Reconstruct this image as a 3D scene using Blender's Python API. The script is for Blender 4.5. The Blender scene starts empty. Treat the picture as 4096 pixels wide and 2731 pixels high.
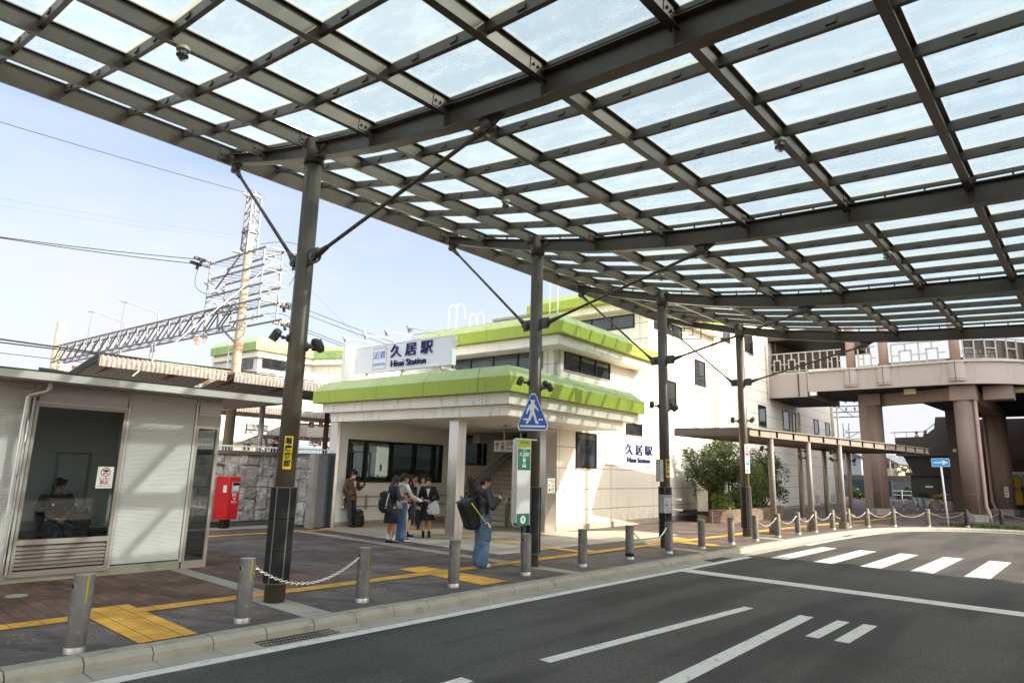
import bpy, bmesh, math, random
from mathutils import Vector, Matrix, noise as mnoise
random.seed(7)
R = math.radians
scene = bpy.context.scene
COL = scene.collection
# ------------------------------------------------------------------ camera
CAMZ = 1.83
_p, _r, _k = R(11.0732), R(-1.5685), R(-48.11)
def _cam_axes():
    f = Vector((0, math.cos(_p), math.sin(_p))); rt = Vector((1, 0, 0)); dn = f.cross(rt)
    cr, sr = math.cos(_r), math.sin(_r)
    x = cr*rt + sr*dn; y = -sr*rt + cr*dn
    K = Vector((math.cos(_k), -math.sin(_k), 0)); N = Vector((math.sin(_k), math.cos(_k), 0))
    t = lambda v: Vector((v.dot(K), v.dot(N), v.z))
    return t(x), t(y), t(f)
CX, CY, CF = _cam_axes()
cam = bpy.data.cameras.new('camera'); cam_ob = bpy.data.objects.new('camera', cam); COL.objects.link(cam_ob)
cam.sensor_width = 36; cam.lens = 23.118; cam.clip_end = 3000; cam.clip_start = .05
m = Matrix((CX, -CY, -CF)).transposed().to_4x4(); m.translation = (0, 0, CAMZ); cam_ob.matrix_world = m
scene.camera = cam_ob
def proj(p):
    q = Vector(p) - Vector((0, 0, CAMZ)); z = q.dot(CF)
    return (q.dot(CX)/z*.6421+.5, q.dot(CY)/z*.6421*1.5+.5, z)
# ------------------------------------------------------------------ sun and sky
SUN = Vector((2.4, -4.4, 2.62)).normalized()
SUN_EL = math.asin(SUN.z); SUN_AZ = math.atan2(SUN.x, SUN.y)
sl = bpy.data.lights.new('sun', 'SUN'); sl.energy = 3.8; sl.angle = R(.5); sl.color = (1, .90, .74)
so = bpy.data.objects.new('sun', sl); COL.objects.link(so); so.rotation_euler = SUN.to_track_quat('Z', 'Y').to_euler(); so.location = SUN*60
W = bpy.data.worlds.new('World'); scene.world = W; W.use_nodes = True
def sky():
    nt = W.node_tree; N = nt.nodes; L = nt.links
    bg = N['Background']; bg.inputs[1].default_value = .12
    s = N.new('ShaderNodeTexSky'); s.sky_type = 'NISHITA'; s.sun_disc = False; s.sun_elevation = SUN_EL; s.sun_rotation = SUN_AZ; s.dust_density = 1.6; s.air_density = 1.0; s.ozone_density = 1.8
    tc = N.new('ShaderNodeTexCoord'); sp = N.new('ShaderNodeSeparateXYZ'); L.new(tc.outputs['Generated'], sp.inputs[0])
    mp = N.new('ShaderNodeMapping'); mp.inputs['Scale'].default_value = (1.0, 1.0, 3.2); L.new(tc.outputs['Generated'], mp.inputs[0])
    nz = N.new('ShaderNodeTexNoise'); nz.inputs['Scale'].default_value = 2.3; nz.inputs['Detail'].default_value = 7; nz.inputs['Roughness'].default_value = .55; L.new(mp.outputs[0], nz.inputs['Vector'])
    cr = N.new('ShaderNodeMapRange'); cr.inputs[1].default_value = .42; cr.inputs[2].default_value = .72; L.new(nz.outputs[0], cr.inputs[0])
    hz = N.new('ShaderNodeMapRange'); hz.inputs[1].default_value = .02; hz.inputs[2].default_value = .5; hz.inputs[3].default_value = 1; hz.inputs[4].default_value = .12; L.new(sp.outputs[2], hz.inputs[0])
    ad = N.new('ShaderNodeMath'); ad.operation = 'MULTIPLY_ADD'; L.new(cr.outputs[0], ad.inputs[0]); ad.inputs[1].default_value = .45; L.new(hz.outputs[0], ad.inputs[2]); ad.use_clamp = True
    mx = N.new('ShaderNodeMix'); mx.data_type = 'RGBA'; L.new(ad.outputs[0], mx.inputs['Factor']); L.new(s.outputs[0], mx.inputs[6]); mx.inputs[7].default_value = SKYW
    # sky behind and left of the camera brightened and warmed as added fill light
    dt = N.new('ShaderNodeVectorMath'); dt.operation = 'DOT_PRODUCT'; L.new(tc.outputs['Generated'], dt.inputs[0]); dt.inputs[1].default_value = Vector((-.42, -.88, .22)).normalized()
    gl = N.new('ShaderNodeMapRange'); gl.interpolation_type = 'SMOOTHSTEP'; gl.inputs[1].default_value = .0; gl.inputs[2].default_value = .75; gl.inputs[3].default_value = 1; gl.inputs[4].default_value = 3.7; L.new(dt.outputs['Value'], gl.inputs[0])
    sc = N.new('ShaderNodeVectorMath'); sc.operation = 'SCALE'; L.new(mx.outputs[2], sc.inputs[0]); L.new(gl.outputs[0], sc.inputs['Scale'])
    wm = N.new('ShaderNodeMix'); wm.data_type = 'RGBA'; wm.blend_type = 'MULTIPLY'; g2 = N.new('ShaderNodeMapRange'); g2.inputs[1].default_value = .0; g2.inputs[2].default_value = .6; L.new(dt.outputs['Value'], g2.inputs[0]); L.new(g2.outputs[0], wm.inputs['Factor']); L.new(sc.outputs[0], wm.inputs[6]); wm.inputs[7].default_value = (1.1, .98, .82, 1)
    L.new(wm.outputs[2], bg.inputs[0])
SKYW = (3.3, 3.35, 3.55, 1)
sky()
scene.view_settings.view_transform = 'Standard'; scene.view_settings.look = 'None'; scene.view_settings.exposure = 1.25; scene.view_settings.gamma = 1
scene.cycles.use_denoising = True; scene.cycles.max_bounces = 10; scene.cycles.diffuse_bounces = 6; scene.cycles.transparent_max_bounces = 24; scene.cycles.caustics_reflective = False; scene.cycles.caustics_refractive = False; scene.cycles.sample_clamp_indirect = 6
# ------------------------------------------------------------------ materials
MATS = {}
def rgb(h):
    f = lambda c: (c/12.92 if c <= .04045 else ((c+.055)/1.055)**2.4)
    return tuple(f(int(h[i:i+2], 16)/255) for i in (0, 2, 4))+(1,)
def mat(name, col, rough=.6, metal=0, var=.12, scale=3.0, bump=0, bscale=40, spec=.4, stain=None, stain_amt=0, stain_scale=(1, 1, .15), coat=0, pos=False):
    """principled with a broad colour variation, an optional stain colour and fine bump"""
    if name in MATS: return MATS[name]
    if isinstance(col, str): col = rgb(col)
    col = tuple(col)[:3]+(1,)
    M = bpy.data.materials.new(name); M.use_nodes = True; nt = M.node_tree; N = nt.nodes; L = nt.links
    b = N['Principled BSDF']; b.inputs['Roughness'].default_value = rough; b.inputs['Metallic'].default_value = metal; b.inputs['Specular IOR Level'].default_value = spec
    if coat: b.inputs['Coat Weight'].default_value = coat
    if pos: g = N.new('ShaderNodeNewGeometry'); src = g.outputs['Position']
    else: g = N.new('ShaderNodeTexCoord'); src = g.outputs['Object']
    nz = N.new('ShaderNodeTexNoise'); nz.inputs['Scale'].default_value = scale; nz.inputs['Detail'].default_value = 6; nz.inputs['Roughness'].default_value = .6; L.new(src, nz.inputs['Vector'])
    mr = N.new('ShaderNodeMapRange'); mr.inputs[1].default_value = .25; mr.inputs[2].default_value = .75; mr.inputs[3].default_value = 1-var; mr.inputs[4].default_value = 1+var; L.new(nz.outputs[0], mr.inputs[0])
    mx = N.new('ShaderNodeMix'); mx.data_type = 'RGBA'; mx.blend_type = 'MULTIPLY'; mx.inputs['Factor'].default_value = 1; mx.inputs[6].default_value = col; L.new(mr.outputs[0], mx.inputs[7])
    out = mx.outputs[2]
    if stain:
        if isinstance(stain, str): stain = rgb(stain)
        mp = N.new('ShaderNodeMapping'); mp.inputs['Scale'].default_value = stain_scale; L.new(src, mp.inputs[0])
        n2 = N.new('ShaderNodeTexNoise'); n2.inputs['Scale'].default_value = 4; n2.inputs['Detail'].default_value = 8; L.new(mp.outputs[0], n2.inputs['Vector'])
        m2 = N.new('ShaderNodeMapRange'); m2.inputs[1].default_value = .56; m2.inputs[2].default_value = .78; m2.inputs[4].default_value = stain_amt; L.new(n2.outputs[0], m2.inputs[0])
        x2 = N.new('ShaderNodeMix'); x2.data_type = 'RGBA'; L.new(m2.outputs[0], x2.inputs['Factor']); L.new(out, x2.inputs[6]); x2.inputs[7].default_value = tuple(stain)[:3]+(1,); out = x2.outputs[2]
    L.new(out, b.inputs['Base Color'])
    rr = N.new('ShaderNodeMapRange'); rr.inputs[3].default_value = max(.02, rough-.1); rr.inputs[4].default_value = min(1, rough+.1); L.new(nz.outputs[0], rr.inputs[0]); L.new(rr.outputs[0], b.inputs['Roughness'])
    if bump:
        n3 = N.new('ShaderNodeTexNoise'); n3.inputs['Scale'].default_value = bscale; n3.inputs['Detail'].default_value = 5; L.new(src, n3.inputs['Vector'])
        bm = N.new('ShaderNodeBump'); bm.inputs['Strength'].default_value = bump; bm.inputs['Distance'].default_value = .02; L.new(n3.outputs[0], bm.inputs['Height']); L.new(bm.outputs[0], b.inputs['Normal'])
    MATS[name] = M
    return M
class NT:
    """tiny node helper"""
    def __init__(s, name):
        s.M = bpy.data.materials.new(name); s.M.use_nodes = True; s.N = s.M.node_tree.nodes; s.L = s.M.node_tree.links; s.b = s.N['Principled BSDF']; s.out = s.N['Material Output']; MATS[name] = s.M
    def n(s, t, **kw):
        nd = s.N.new('ShaderNode'+t)
        for k, v in kw.items():
            if k[0] == 'i' and k[1:].isdigit(): k = int(k[1:])
            elif k.startswith('I_'): k = k[2:].replace('_', ' ')
            else: setattr(nd, k, v); continue
            if hasattr(v, 'is_output'): s.L.new(v, nd.inputs[k])
            else: nd.inputs[k].default_value = v
        return nd
    def pos(s): return s.n('NewGeometry').outputs['Position']
    def math(s, op, a, b=0., c=0.): return s.n('Math', operation=op, i0=a, i1=b, i2=c).outputs[0]
    def mix(s, f, a, b, blend='MIX'): return s.n('Mix', data_type='RGBA', blend_type=blend, i0=f, i6=a, i7=b).outputs[2]
    def noise(s, v, sc, det=5, ro=.55): return s.n('TexNoise', I_Vector=v, I_Scale=sc, I_Detail=det, I_Roughness=ro).outputs[0]
    def rng(s, v, a, b, c=0., d=1.): return s.n('MapRange', i0=v, i1=a, i2=b, i3=c, i4=d).outputs[0]
    def bump(s, h, st=.3, d=.02): s.L.new(s.n('Bump', I_Strength=st, I_Distance=d, I_Height=h).outputs[0], s.b.inputs['Normal'])
    def base(s, c): s.L.new(c, s.b.inputs['Base Color'])
# ------------------------------------------------------------------ mesh builder
class MB:
    def __init__(s): s.v = []; s.f = []; s.mi = []; s.sm = []; s.cur = 0; s.X = None
    def m(s, i): s.cur = i; return s
    def add(s, vs, fs, smooth=False):
        o = len(s.v)
        if s.X is not None: vs = [s.X @ Vector(v) for v in vs]
        s.v += [tuple(v) for v in vs]
        for f in fs: s.f.append(tuple(i+o for i in f)); s.mi.append(s.cur); s.sm.append(smooth)
        return s
    def box(s, x0, x1, y0, y1, z0, z1):
        return s.add([(x0, y0, z0), (x1, y0, z0), (x1, y1, z0), (x0, y1, z0), (x0, y0, z1), (x1, y0, z1), (x1, y1, z1), (x0, y1, z1)],
                     [(0, 3, 2, 1), (4, 5, 6, 7), (0, 1, 5, 4), (1, 2, 6, 5), (2, 3, 7, 6), (3, 0, 4, 7)])
    def cbox(s, c, d): return s.box(c[0]-d[0]/2, c[0]+d[0]/2, c[1]-d[1]/2, c[1]+d[1]/2, c[2]-d[2]/2, c[2]+d[2]/2)
    def quad(s, *p): return s.add(p, [tuple(range(len(p)))])
    def prism(s, pts, off):
        """polygon pts (3d list) extruded by vector off"""
        n = len(pts); off = Vector(off)
        return s.add([Vector(p) for p in pts]+[Vector(p)+off for p in pts], [tuple(range(n-1, -1, -1)), tuple(range(n, 2*n))]+[(i, (i+1) % n, n+(i+1) % n, n+i) for i in range(n)])
    def bar(s, a, b, w, h=None, up=(0, 0, 1)):
        """rectangular bar from a to b: w sideways, h along up"""
        a = Vector(a); b = Vector(b); h = w if h is None else h; d = (b-a).normalized(); up = Vector(up)
        if abs(d.dot(up)) > .999: up = Vector((1, 0, 0))
        sd = d.cross(up).normalized()*w/2; u = sd.cross(d).normalized()*h/2
        ps = [a-sd-u, a+sd-u, a+sd+u, a-sd+u]
        return s.prism(ps, b-a)
    def cyl(s, a, b, r0, r1=None, n=12, cap=True, smooth=True):
        a = Vector(a); b = Vector(b); r1 = r0 if r1 is None else r1; d = (b-a).normalized()
        x = d.orthogonal().normalized(); y = d.cross(x)
        if abs(d.z) > .99: x = Vector((1, 0, 0)); y = d.cross(x)
        vs = []
        for p, r in ((a, r0), (b, r1)): vs += [p+r*(math.cos(2*math.pi*i/n)*x+math.sin(2*math.pi*i/n)*y) for i in range(n)]
        s.add(vs, [(i, (i+1) % n, n+(i+1) % n, n+i) for i in range(n)], smooth)
        if cap: s.add(vs, [tuple(range(n-1, -1, -1)), tuple(range(n, 2*n))])
        return s
    def tube(s, pts, r, n=8, cap=True, closed=False):
        pts = [Vector(p) for p in pts]; k = len(pts); vs = []; x = None
        rr = r if isinstance(r, (list, tuple)) else [r]*k
        for i, p in enumerate(pts):
            d = (pts[(i+1) % k if closed else min(i+1, k-1)]-pts[(i-1) % k if closed else max(i-1, 0)])
            d = d.normalized() if d.length > 1e-9 else Vector((0, 0, 1))
            if x is None: x = d.orthogonal().normalized()
            x = (x-d*x.dot(d)); x = x.normalized() if x.length > 1e-6 else d.orthogonal().normalized()
            y = d.cross(x)
            vs += [p+rr[i]*(math.cos(2*math.pi*j/n)*x+math.sin(2*math.pi*j/n)*y) for j in range(n)]
        fs = [(i*n+j, i*n+(j+1) % n, ((i+1) % k)*n+(j+1) % n, ((i+1) % k)*n+j) for i in range(k if closed else k-1) for j in range(n)]
        s.add(vs, fs, True)
        if cap and not closed: s.add(vs[:n], [tuple(range(n-1, -1, -1))]); s.add(vs[-n:], [tuple(range(n))])
        return s
    def lathe(s, prof, c=(0, 0, 0), n=16, smooth=True):
        """prof: list of (r, z) bottom to top around the z axis through c"""
        c = Vector(c); vs = []
        for r, z in prof: vs += [c+Vector((r*math.cos(2*math.pi*j/n), r*math.sin(2*math.pi*j/n), z)) for j in range(n)]
        k = len(prof)
        s.add(vs, [(i*n+j, i*n+(j+1) % n, (i+1)*n+(j+1) % n, (i+1)*n+j) for i in range(k-1) for j in range(n)], smooth)
        if prof[0][0] > 1e-4: s.add(vs[:n], [tuple(range(n-1, -1, -1))])
        if prof[-1][0] > 1e-4: s.add(vs[-n:], [tuple(range(n))])
        return s
    def ell(s, c, r, n=10, k=7):
        c = Vector(c); r = (r, r, r) if not isinstance(r, (tuple, list)) else r; vs = []
        for i in range(k+1):
            t = math.pi*i/k
            vs += [(c[0]+r[0]*math.sin(t)*math.cos(2*math.pi*j/n), c[1]+r[1]*math.sin(t)*math.sin(2*math.pi*j/n), c[2]-r[2]*math.cos(t)) for j in range(n)]
        return s.add(vs, [(i*n+j, i*n+(j+1) % n, (i+1)*n+(j+1) % n, (i+1)*n+j) for i in range(k) for j in range(n)], True)
    def sweep(s, sec, path, closed_sec=True):
        """sec: list of (a,b) offsets; path: list of (point, avec, bvec)"""
        n = len(sec); vs = []
        for p, a, b in path: vs += [Vector(p)+Vector(a)*q[0]+Vector(b)*q[1] for q in sec]
        s.add(vs, [(i*n+j, i*n+(j+1) % n, (i+1)*n+(j+1) % n, (i+1)*n+j) for i in range(len(path)-1) for j in range(n if closed_sec else n-1)])
        if closed_sec: s.add(vs[:n], [tuple(range(n-1, -1, -1))]); s.add(vs[-n:], [tuple(range(n))])
        return s
    def build(s, name, mats, parent=None, bevel=0, loc=None):
        me = bpy.data.meshes.new(name); me.from_pydata(s.v, [], s.f)
        if not isinstance(mats, (list, tuple)): mats = [mats]
        for q in mats: me.materials.append(q)
        me.polygons.foreach_set('material_index', s.mi); me.polygons.foreach_set('use_smooth', s.sm); me.update(); me.validate()
        bm = bmesh.new(); bm.from_mesh(me)
        bmesh.ops.remove_doubles(bm, verts=bm.verts, dist=1e-5)
        bmesh.ops.recalc_face_normals(bm, faces=bm.faces)
        for e in bm.edges:
            if len(e.link_faces) == 2 and e.link_faces[0].smooth and e.calc_face_angle(0) > .7: e.smooth = False
        bm.to_mesh(me); bm.free()
        o = bpy.data.objects.new(name, me); COL.objects.link(o)
        if parent is not None: o.parent = parent
        if loc is not None: o.location = loc
        if bevel:
            b = o.modifiers.new('bevel', 'BEVEL'); b.width = bevel; b.segments = 2; b.limit_method = 'ANGLE'; b.angle_limit = R(40)
        return o
def tag(o, label, cat=None, group=None, kind=None):
    if label: o['label'] = label
    if cat: o['category'] = cat
    if group: o['group'] = group
    if kind: o['kind'] = kind
    return o
def thing(name, label, cat, loc=(0, 0, 0), rz=0, group=None):
    o = bpy.data.objects.new(name, None); COL.objects.link(o); o.location = loc; o.rotation_euler = (0, 0, rz); o.empty_display_size = .2
    return tag(o, label, cat, group)
def copy_tree(o, parent=None):
    c = o.copy(); COL.objects.link(c); c.parent = parent
    for ch in [x for x in bpy.data.objects if x.parent == o]: copy_tree(ch, c)
    return c
def dup(o, loc, rz=None, label=None, group=None):
    c = copy_tree(o); c.location = loc
    if rz is not None: c.rotation_euler = (0, 0, rz)
    if label: c['label'] = label
    if group: c['group'] = group
    return c
def struct(o): o['kind'] = 'structure'; return o
def text(body, size, pos, right, m, parent=None, name='lettering', ext=.002, up=(0, 0, 1), align='CENTER', xs=1.0, bold=0):
    cu = bpy.data.curves.new(name, 'FONT'); cu.body = body; cu.size = size; cu.extrude = ext; cu.align_x = align; cu.align_y = 'CENTER'; cu.offset = bold; cu.resolution_u = 3
    t = bpy.data.objects.new(name+'_curve', cu); COL.objects.link(t)
    me = bpy.data.meshes.new_from_object(t.evaluated_get(bpy.context.evaluated_depsgraph_get())); bpy.data.objects.remove(t)
    me.materials.clear(); me.materials.append(m)
    r = Vector(right).normalized(); u = Vector(up).normalized(); n = r.cross(u)
    X = Matrix((r*xs, u, n)).transposed().to_4x4(); X.translation = pos
    me.transform(X); me.name = name
    o = bpy.data.objects.new(name, me); COL.objects.link(o); o.parent = parent
    return o
# ------------------------------------------------------------------ ground materials
def asphalt():
    t = NT('asphalt'); p = t.pos()
    g1 = t.noise(p, 170, 3, .75); g2 = t.noise(p, 48, 5, .75); big = t.noise(p, .55, 4, .55)
    sc = t.n('Mapping', I_Vector=p, I_Scale=(.16, 1.1, 1), I_Rotation=(0, 0, -.22)).outputs[0]
    band = t.noise(sc, 1.1, 3, .45)
    v = t.math('ADD', t.rng(g1, .3, .75, .5, 1.5), t.math('MULTIPLY', t.rng(g2, .40, .62, -.5, .6), 1.0))
    v = t.math('MULTIPLY', v, t.rng(big, .35, .65, .82, 1.18)); v = t.math('MULTIPLY', v, t.rng(band, .42, .54, .62, 1.1))
    spark = t.rng(t.noise(p, 420, 1, .5), .73, .76, 0, .3)
    t.base(t.mix(spark, t.mix(1., (.062, .058, .052, 1), v, 'MULTIPLY'), (.45, .43, .4, 1)))
    t.b.inputs['Roughness'].default_value = .82; t.bump(t.math('ADD', g1, g2), .55, .012); return t.M
def pavers(name, c1, c2, mortar, bw, bh, rot=0., specks=0, var=.35, msize=.006):
    t = NT(name); p = t.pos()
    v = t.n('Mapping', I_Vector=p, I_Rotation=(0, 0, rot)).outputs[0]
    br = t.n('TexBrick', I_Vector=v, I_Color1=c1, I_Color2=c2, I_Mortar=mortar, I_Scale=1., I_Mortar_Size=msize, I_Mortar_Smooth=.1, I_Bias=0., I_Brick_Width=bw, I_Row_Height=bh)
    n1 = t.noise(p, .9, 5, .6); n2 = t.noise(p, 35, 4, .6)
    c = t.mix(1., br.outputs[0], t.math('MULTIPLY', t.rng(n1, .3, .7, 1-var, 1+var), t.rng(n2, .3, .7, .8, 1.2)), 'MULTIPLY')
    if specks:
        vo = t.n('TexVoronoi', I_Vector=v, I_Scale=11., I_Randomness=.35); d = t.rng(vo.outputs[0], .13, .17, 1, 0)
        c = t.mix(t.math('MULTIPLY', d, t.math('MULTIPLY', t.rng(t.noise(p, 1.5), .5, .62), specks)), c, (.32, .30, .28, 1))
    t.base(c); t.b.inputs['Roughness'].default_value = .8
    t.bump(t.math('ADD', br.outputs[1], t.math('MULTIPLY', n2, -.3)), .5, -.008); return t.M
M_ASPH = asphalt()
M_BRICK = pavers('brick_paving', rgb('6c4d40'), rgb('4f3b33'), rgb('33291f'), .30, .15, R(90), var=.25)
M_GREY = pavers('grey_paving', rgb('655a55'), rgb('524a47'), rgb('4a443f'), .22, .11, R(45), specks=.9)
M_MIX = pavers('brown_paving', rgb('6b5e56'), rgb('564a44'), rgb('453d38'), .24, .12, R(0), specks=.35)
M_APRON = pavers('stone_apron', rgb('bdb4a5'), rgb('afa697'), rgb('857d71'), 1.2, .1, R(0), var=.12, msize=.004)
M_CONC = mat('concrete', 'a09b8e', .85, var=.16, scale=2.2, bump=.3, bscale=60, stain='5f5a50', stain_amt=.5, stain_scale=(1, 1, 1), pos=True)
M_KERB = mat('kerb_stone', '9d998b', .85, var=.14, scale=3, bump=.35, bscale=80, stain='57544a', stain_amt=.5, stain_scale=(1, 1, 1), pos=True)
M_WHITE = mat('road_paint', 'd0cfc8', .7, var=.08, scale=6, bump=.3, bscale=150, stain='6b6864', stain_amt=.75, stain_scale=(3, 3, 3), pos=True)
M_WORN = mat('worn_road_paint', 'cfcdc6', .7, var=.1, scale=6, bump=.3, bscale=150, stain='58544f', stain_amt=1.7, stain_scale=(3.3, 3.3, 1), pos=True)
def tactile(name, dots):
    t = NT(name); p = t.pos()
    if dots:
        sx = t.n('SeparateXYZ', i0=p); w = .06
        fx = t.math('SUBTRACT', t.math('FRACT', t.math('DIVIDE', sx.outputs[0], w)), .5); fy = t.math('SUBTRACT', t.math('FRACT', t.math('DIVIDE', sx.outputs[1], w)), .5)
        d = t.math('SQRT', t.math('ADD', t.math('MULTIPLY', fx, fx), t.math('MULTIPLY', fy, fy))); h = t.rng(d, .16, .28, 1, 0)
    else:
        sx = t.n('SeparateXYZ', i0=p); fy = t.math('ABSOLUTE', t.math('SUBTRACT', t.math('FRACT', t.math('DIVIDE', sx.outputs[1], .075)), .5)); h = t.rng(fy, .12, .25, 1, 0)
    j = t.n('TexBrick', I_Vector=p, I_Color1=(1, 1, 1, 1), I_Color2=(.9, .9, .9, 1), I_Mortar=(.35, .3, .25, 1), I_Scale=1., I_Mortar_Size=.006, I_Brick_Width=.3, I_Row_Height=.3, offset=0.)
    v = t.math('MULTIPLY', t.rng(t.noise(p, 3), .3, .7, .8, 1.15), t.rng(h, 0, 1, .86, 1.06))
    t.base(t.mix(1., t.mix(1., rgb('e3ab3f'), j.outputs[0], 'MULTIPLY'), v, 'MULTIPLY')); t.b.inputs['Roughness'].default_value = .7; t.bump(h, .8, .006); return t.M
M_TLINE = tactile('tactile_bars', False); M_TDOT = tactile('tactile_dots', True)
# ------------------------------------------------------------------ ground
KERB = [(-14, 7.5), (18, 7.52), (22, 7.5), (25.5, 7.4), (28.5, 7.15), (30.6, 6.6), (32.2, 5.8), (33.4, 4.7), (34.2, 3.4), (34.6, 1.6), (34.8, -2), (34.8, -40)]
def offset_line(pts, d):
    out = []
    for i, p in enumerate(pts):
        a = Vector(pts[max(i-1, 0)]); b = Vector(pts[min(i+1, len(pts)-1)]); t = (b-a).normalized()
        out.append((p[0]+t.y*d, p[1]-t.x*d))
    return out
def fine(pts, n=6):
    out = []
    for i in range(len(pts)-1):
        p0, p1, p2, p3 = [Vector(pts[max(0, min(len(pts)-1, i+j))]) for j in (-1, 0, 1, 2)]
        if (p2-p1).length > 9: out.append(tuple(p1)); continue
        for k in range(n):
            t = k/n; out.append(tuple(.5*((2*p1)+(-p0+p2)*t+(2*p0-5*p1+4*p2-p3)*t*t+(-p0+3*p1-3*p2+p3)*t**3)))
    return out+[pts[-1]]
KF = fine(KERB)
RZ = -.12
g = MB(); g.quad((-400, -400, RZ), (500, -400, RZ), (500, 600, RZ), (-400, 600, RZ)); struct(g.build('road', M_ASPH))
sw = MB(); sw.prism([(x, y, -.5) for x, y in KF]+[(90, -40, -.5), (140, 90, -.5), (-14, 90, -.5)], (0, 0, .5)); struct(sw.build('pavement', M_MIX))
def sheet(name, polys, m, z): 
    b = MB()
    for q in polys: b.prism([(x, y, z-.003) for x, y in q], (0, 0, .003))
    return struct(b.build(name, m))
rect = lambda a, b, c, d: [(a, c), (b, c), (b, d), (a, d)]
sheet('brick_paving', [rect(-14, 4.95, 9.3, 12.2), rect(5.22, 6.6, 9.3, 14.2)], M_BRICK, .004)
sheet('grey_paving', [rect(-14, 2.86, 7.5, 9.02), rect(3.46, 4.72, 7.5, 9.02), rect(5.12, 8.05, 7.5, 9.02), rect(8.66, 10.18, 7.5, 9.02), rect(10.5, 13.0, 7.5, 9.02)], M_GREY, .004)
def slabs(name, polys, m, z, seg=.6, along=0):
    return sheet(name, polys, m, z)
sheet('concrete_band', [rect(4.95, 5.22, 9.31, 12.3), rect(10.2, 10.54, 9.31, 17.3), rect(4.72, 5.12, 7.52, 9.01), rect(10.18, 10.5, 7.52, 9.01), rect(15.45, 15.9, 7.52, 9.01), rect(20.6, 21.05, 7.52, 9.01), rect(-14, 12.6, 18.4, 19.2), rect(15.9, 18.6, 9.7, 9.95)], M_CONC, .008)
sheet('stone_apron', [[(11.15, 10.2), (19.4, 10.2), (19.4, 12.0), (17.0, 12.8), (17, 19), (11.15, 17.4)]], M_APRON, .006)
sheet('tactile_paving', [rect(-14, 2.85, 9.03, 9.3), rect(3.45, 8.05, 9.03, 9.3), rect(8.65, 12.9, 9.03, 9.3), rect(13.5, 24, 9.03, 9.3), [(24, 9.03), (30, 8.7), (35, 8.3), (44, 8.1), (44, 8.35), (35, 8.56), (30, 8.97), (24, 9.3)], rect(12.98, 13.24, 9.6, 15.6), rect(5, 10.9, 16.86, 17.1), [(10.9, 16.86), (18, 17.3), (18, 17.55), (10.9, 17.1)], [(40, 7.8), (120, 1.0), (120, 1.5), (40, 8.1)]], M_TLINE, .012)
sheet('tactile_dots', [rect(2.85, 3.45, 7.53, 9.6), rect(8.05, 8.65, 7.7, 9.85), rect(12.9, 13.5, 9.0, 9.6), rect(17.0, 17.6, 8.0, 9.6), rect(16.2, 18.4, 9.35, 9.65)], M_TDOT, .013)
# kerb stones and gutter as one swept row with joints left between stones
def kerb_row(name, o0, o1, z0, z1, m, L):
    inner = offset_line(KF, o0); outer = offset_line(KF, o1); b = MB()
    # resample
    def resample(P):
        out = []; 
        for i in range(len(P)-1):
            a = Vector(P[i]); c = Vector(P[i+1]); n = max(1, round((c-a).length/L))
            for k in range(n): out.append(a+(c-a)*k/n)
        return out+[Vector(P[-1])]
    segs = []
    for i in range(len(KF)-1):
        a, c, d, e = (Vector(inner[i]), Vector(inner[i+1]), Vector(outer[i]), Vector(outer[i+1])); n = max(1, round((c-a).length/L))
        for k in range(n):
            t0 = k/n+.006/max((c-a).length, .1); t1 = (k+1)/n-.006/max((c-a).length, .1)
            p = [a.lerp(c, t0), a.lerp(c, t1), d.lerp(e, t1), d.lerp(e, t0)]
            jz = random.uniform(-.003, .003)
            if z1 > -.05:
                # bevelled front edge
                f = .13; q = [p[0], p[1], p[1].lerp(p[2], .75), p[0].lerp(p[3], .75), p[3], p[2]]
                vs = [(p[0].x, p[0].y, z1+jz), (p[1].x, p[1].y, z1+jz), (q[2].x, q[2].y, z1+jz), (q[3].x, q[3].y, z1+jz), (p[2].x, p[2].y, z1-.05+jz), (p[3].x, p[3].y, z1-.05+jz), (p[2].x, p[2].y, z0), (p[3].x, p[3].y, z0), (p[0].x, p[0].y, z0), (p[1].x, p[1].y, z0)]
                b.add(vs, [(0, 1, 2, 3), (3, 2, 4, 5), (5, 4, 6, 7), (0, 3, 5, 7, 8), (1, 9, 6, 4, 2), (8, 9, 1, 0)])
            else: b.prism([(v.x, v.y, z0) for v in p], (0, 0, z1-z0+jz))
    return struct(b.build(name, m))
kerb_row('kerb', .0, .24, -.3, .006, M_KERB, .6)
kerb_row('gutter', .245, .54, -.3, RZ+.008, M_CONC, .6)
# painted markings
def quad_line(a, b, w):
    a = Vector(a); b = Vector(b); t = (b-a).normalized(); n = Vector((-t.y, t.x))*w/2
    return [tuple(a-n), tuple(b-n), tuple(b+n), tuple(a+n)]
Z1 = RZ+.004
sheet('road_marking', [rect(-14, 16.7, 6.8, 6.96), rect(13.0, 13.42, -14, 6.78), quad_line((5.8, 4.62), (10.36, 4.3), .15), quad_line((5.2, 3.3), (10.4, 3.47), .19), rect(9.12, 10.45, 2.91, 3.07), rect(9.15, 10.48, 2.57, 2.74), rect(3.9, 4.78, 4.66, 4.82), quad_line((5.2, -1.2), (10.4, -.9), .19)], M_WHITE, Z1)
arc = [(21.1, 6.92), (23.5, 6.93), (25.8, 6.85), (28.2, 6.65), (30.2, 6.4), (31.6, 5.9), (32.6, 5.3), (33.2, 4.7)]
sheet('edge_line', [[(x, y-.09) for x, y in arc]+[(x, y+.09) for x, y in arc[::-1]], quad_line((33.7, 4.0), (33.95, 2.9), .12)], M_WHITE, Z1)
sheet('crosswalk_bar', [rect(17.0+i*.1, 21.0+i*.11, 6.06-i*1.0, 6.47-i*.99) for i in range(9)], M_WORN, Z1)
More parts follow.
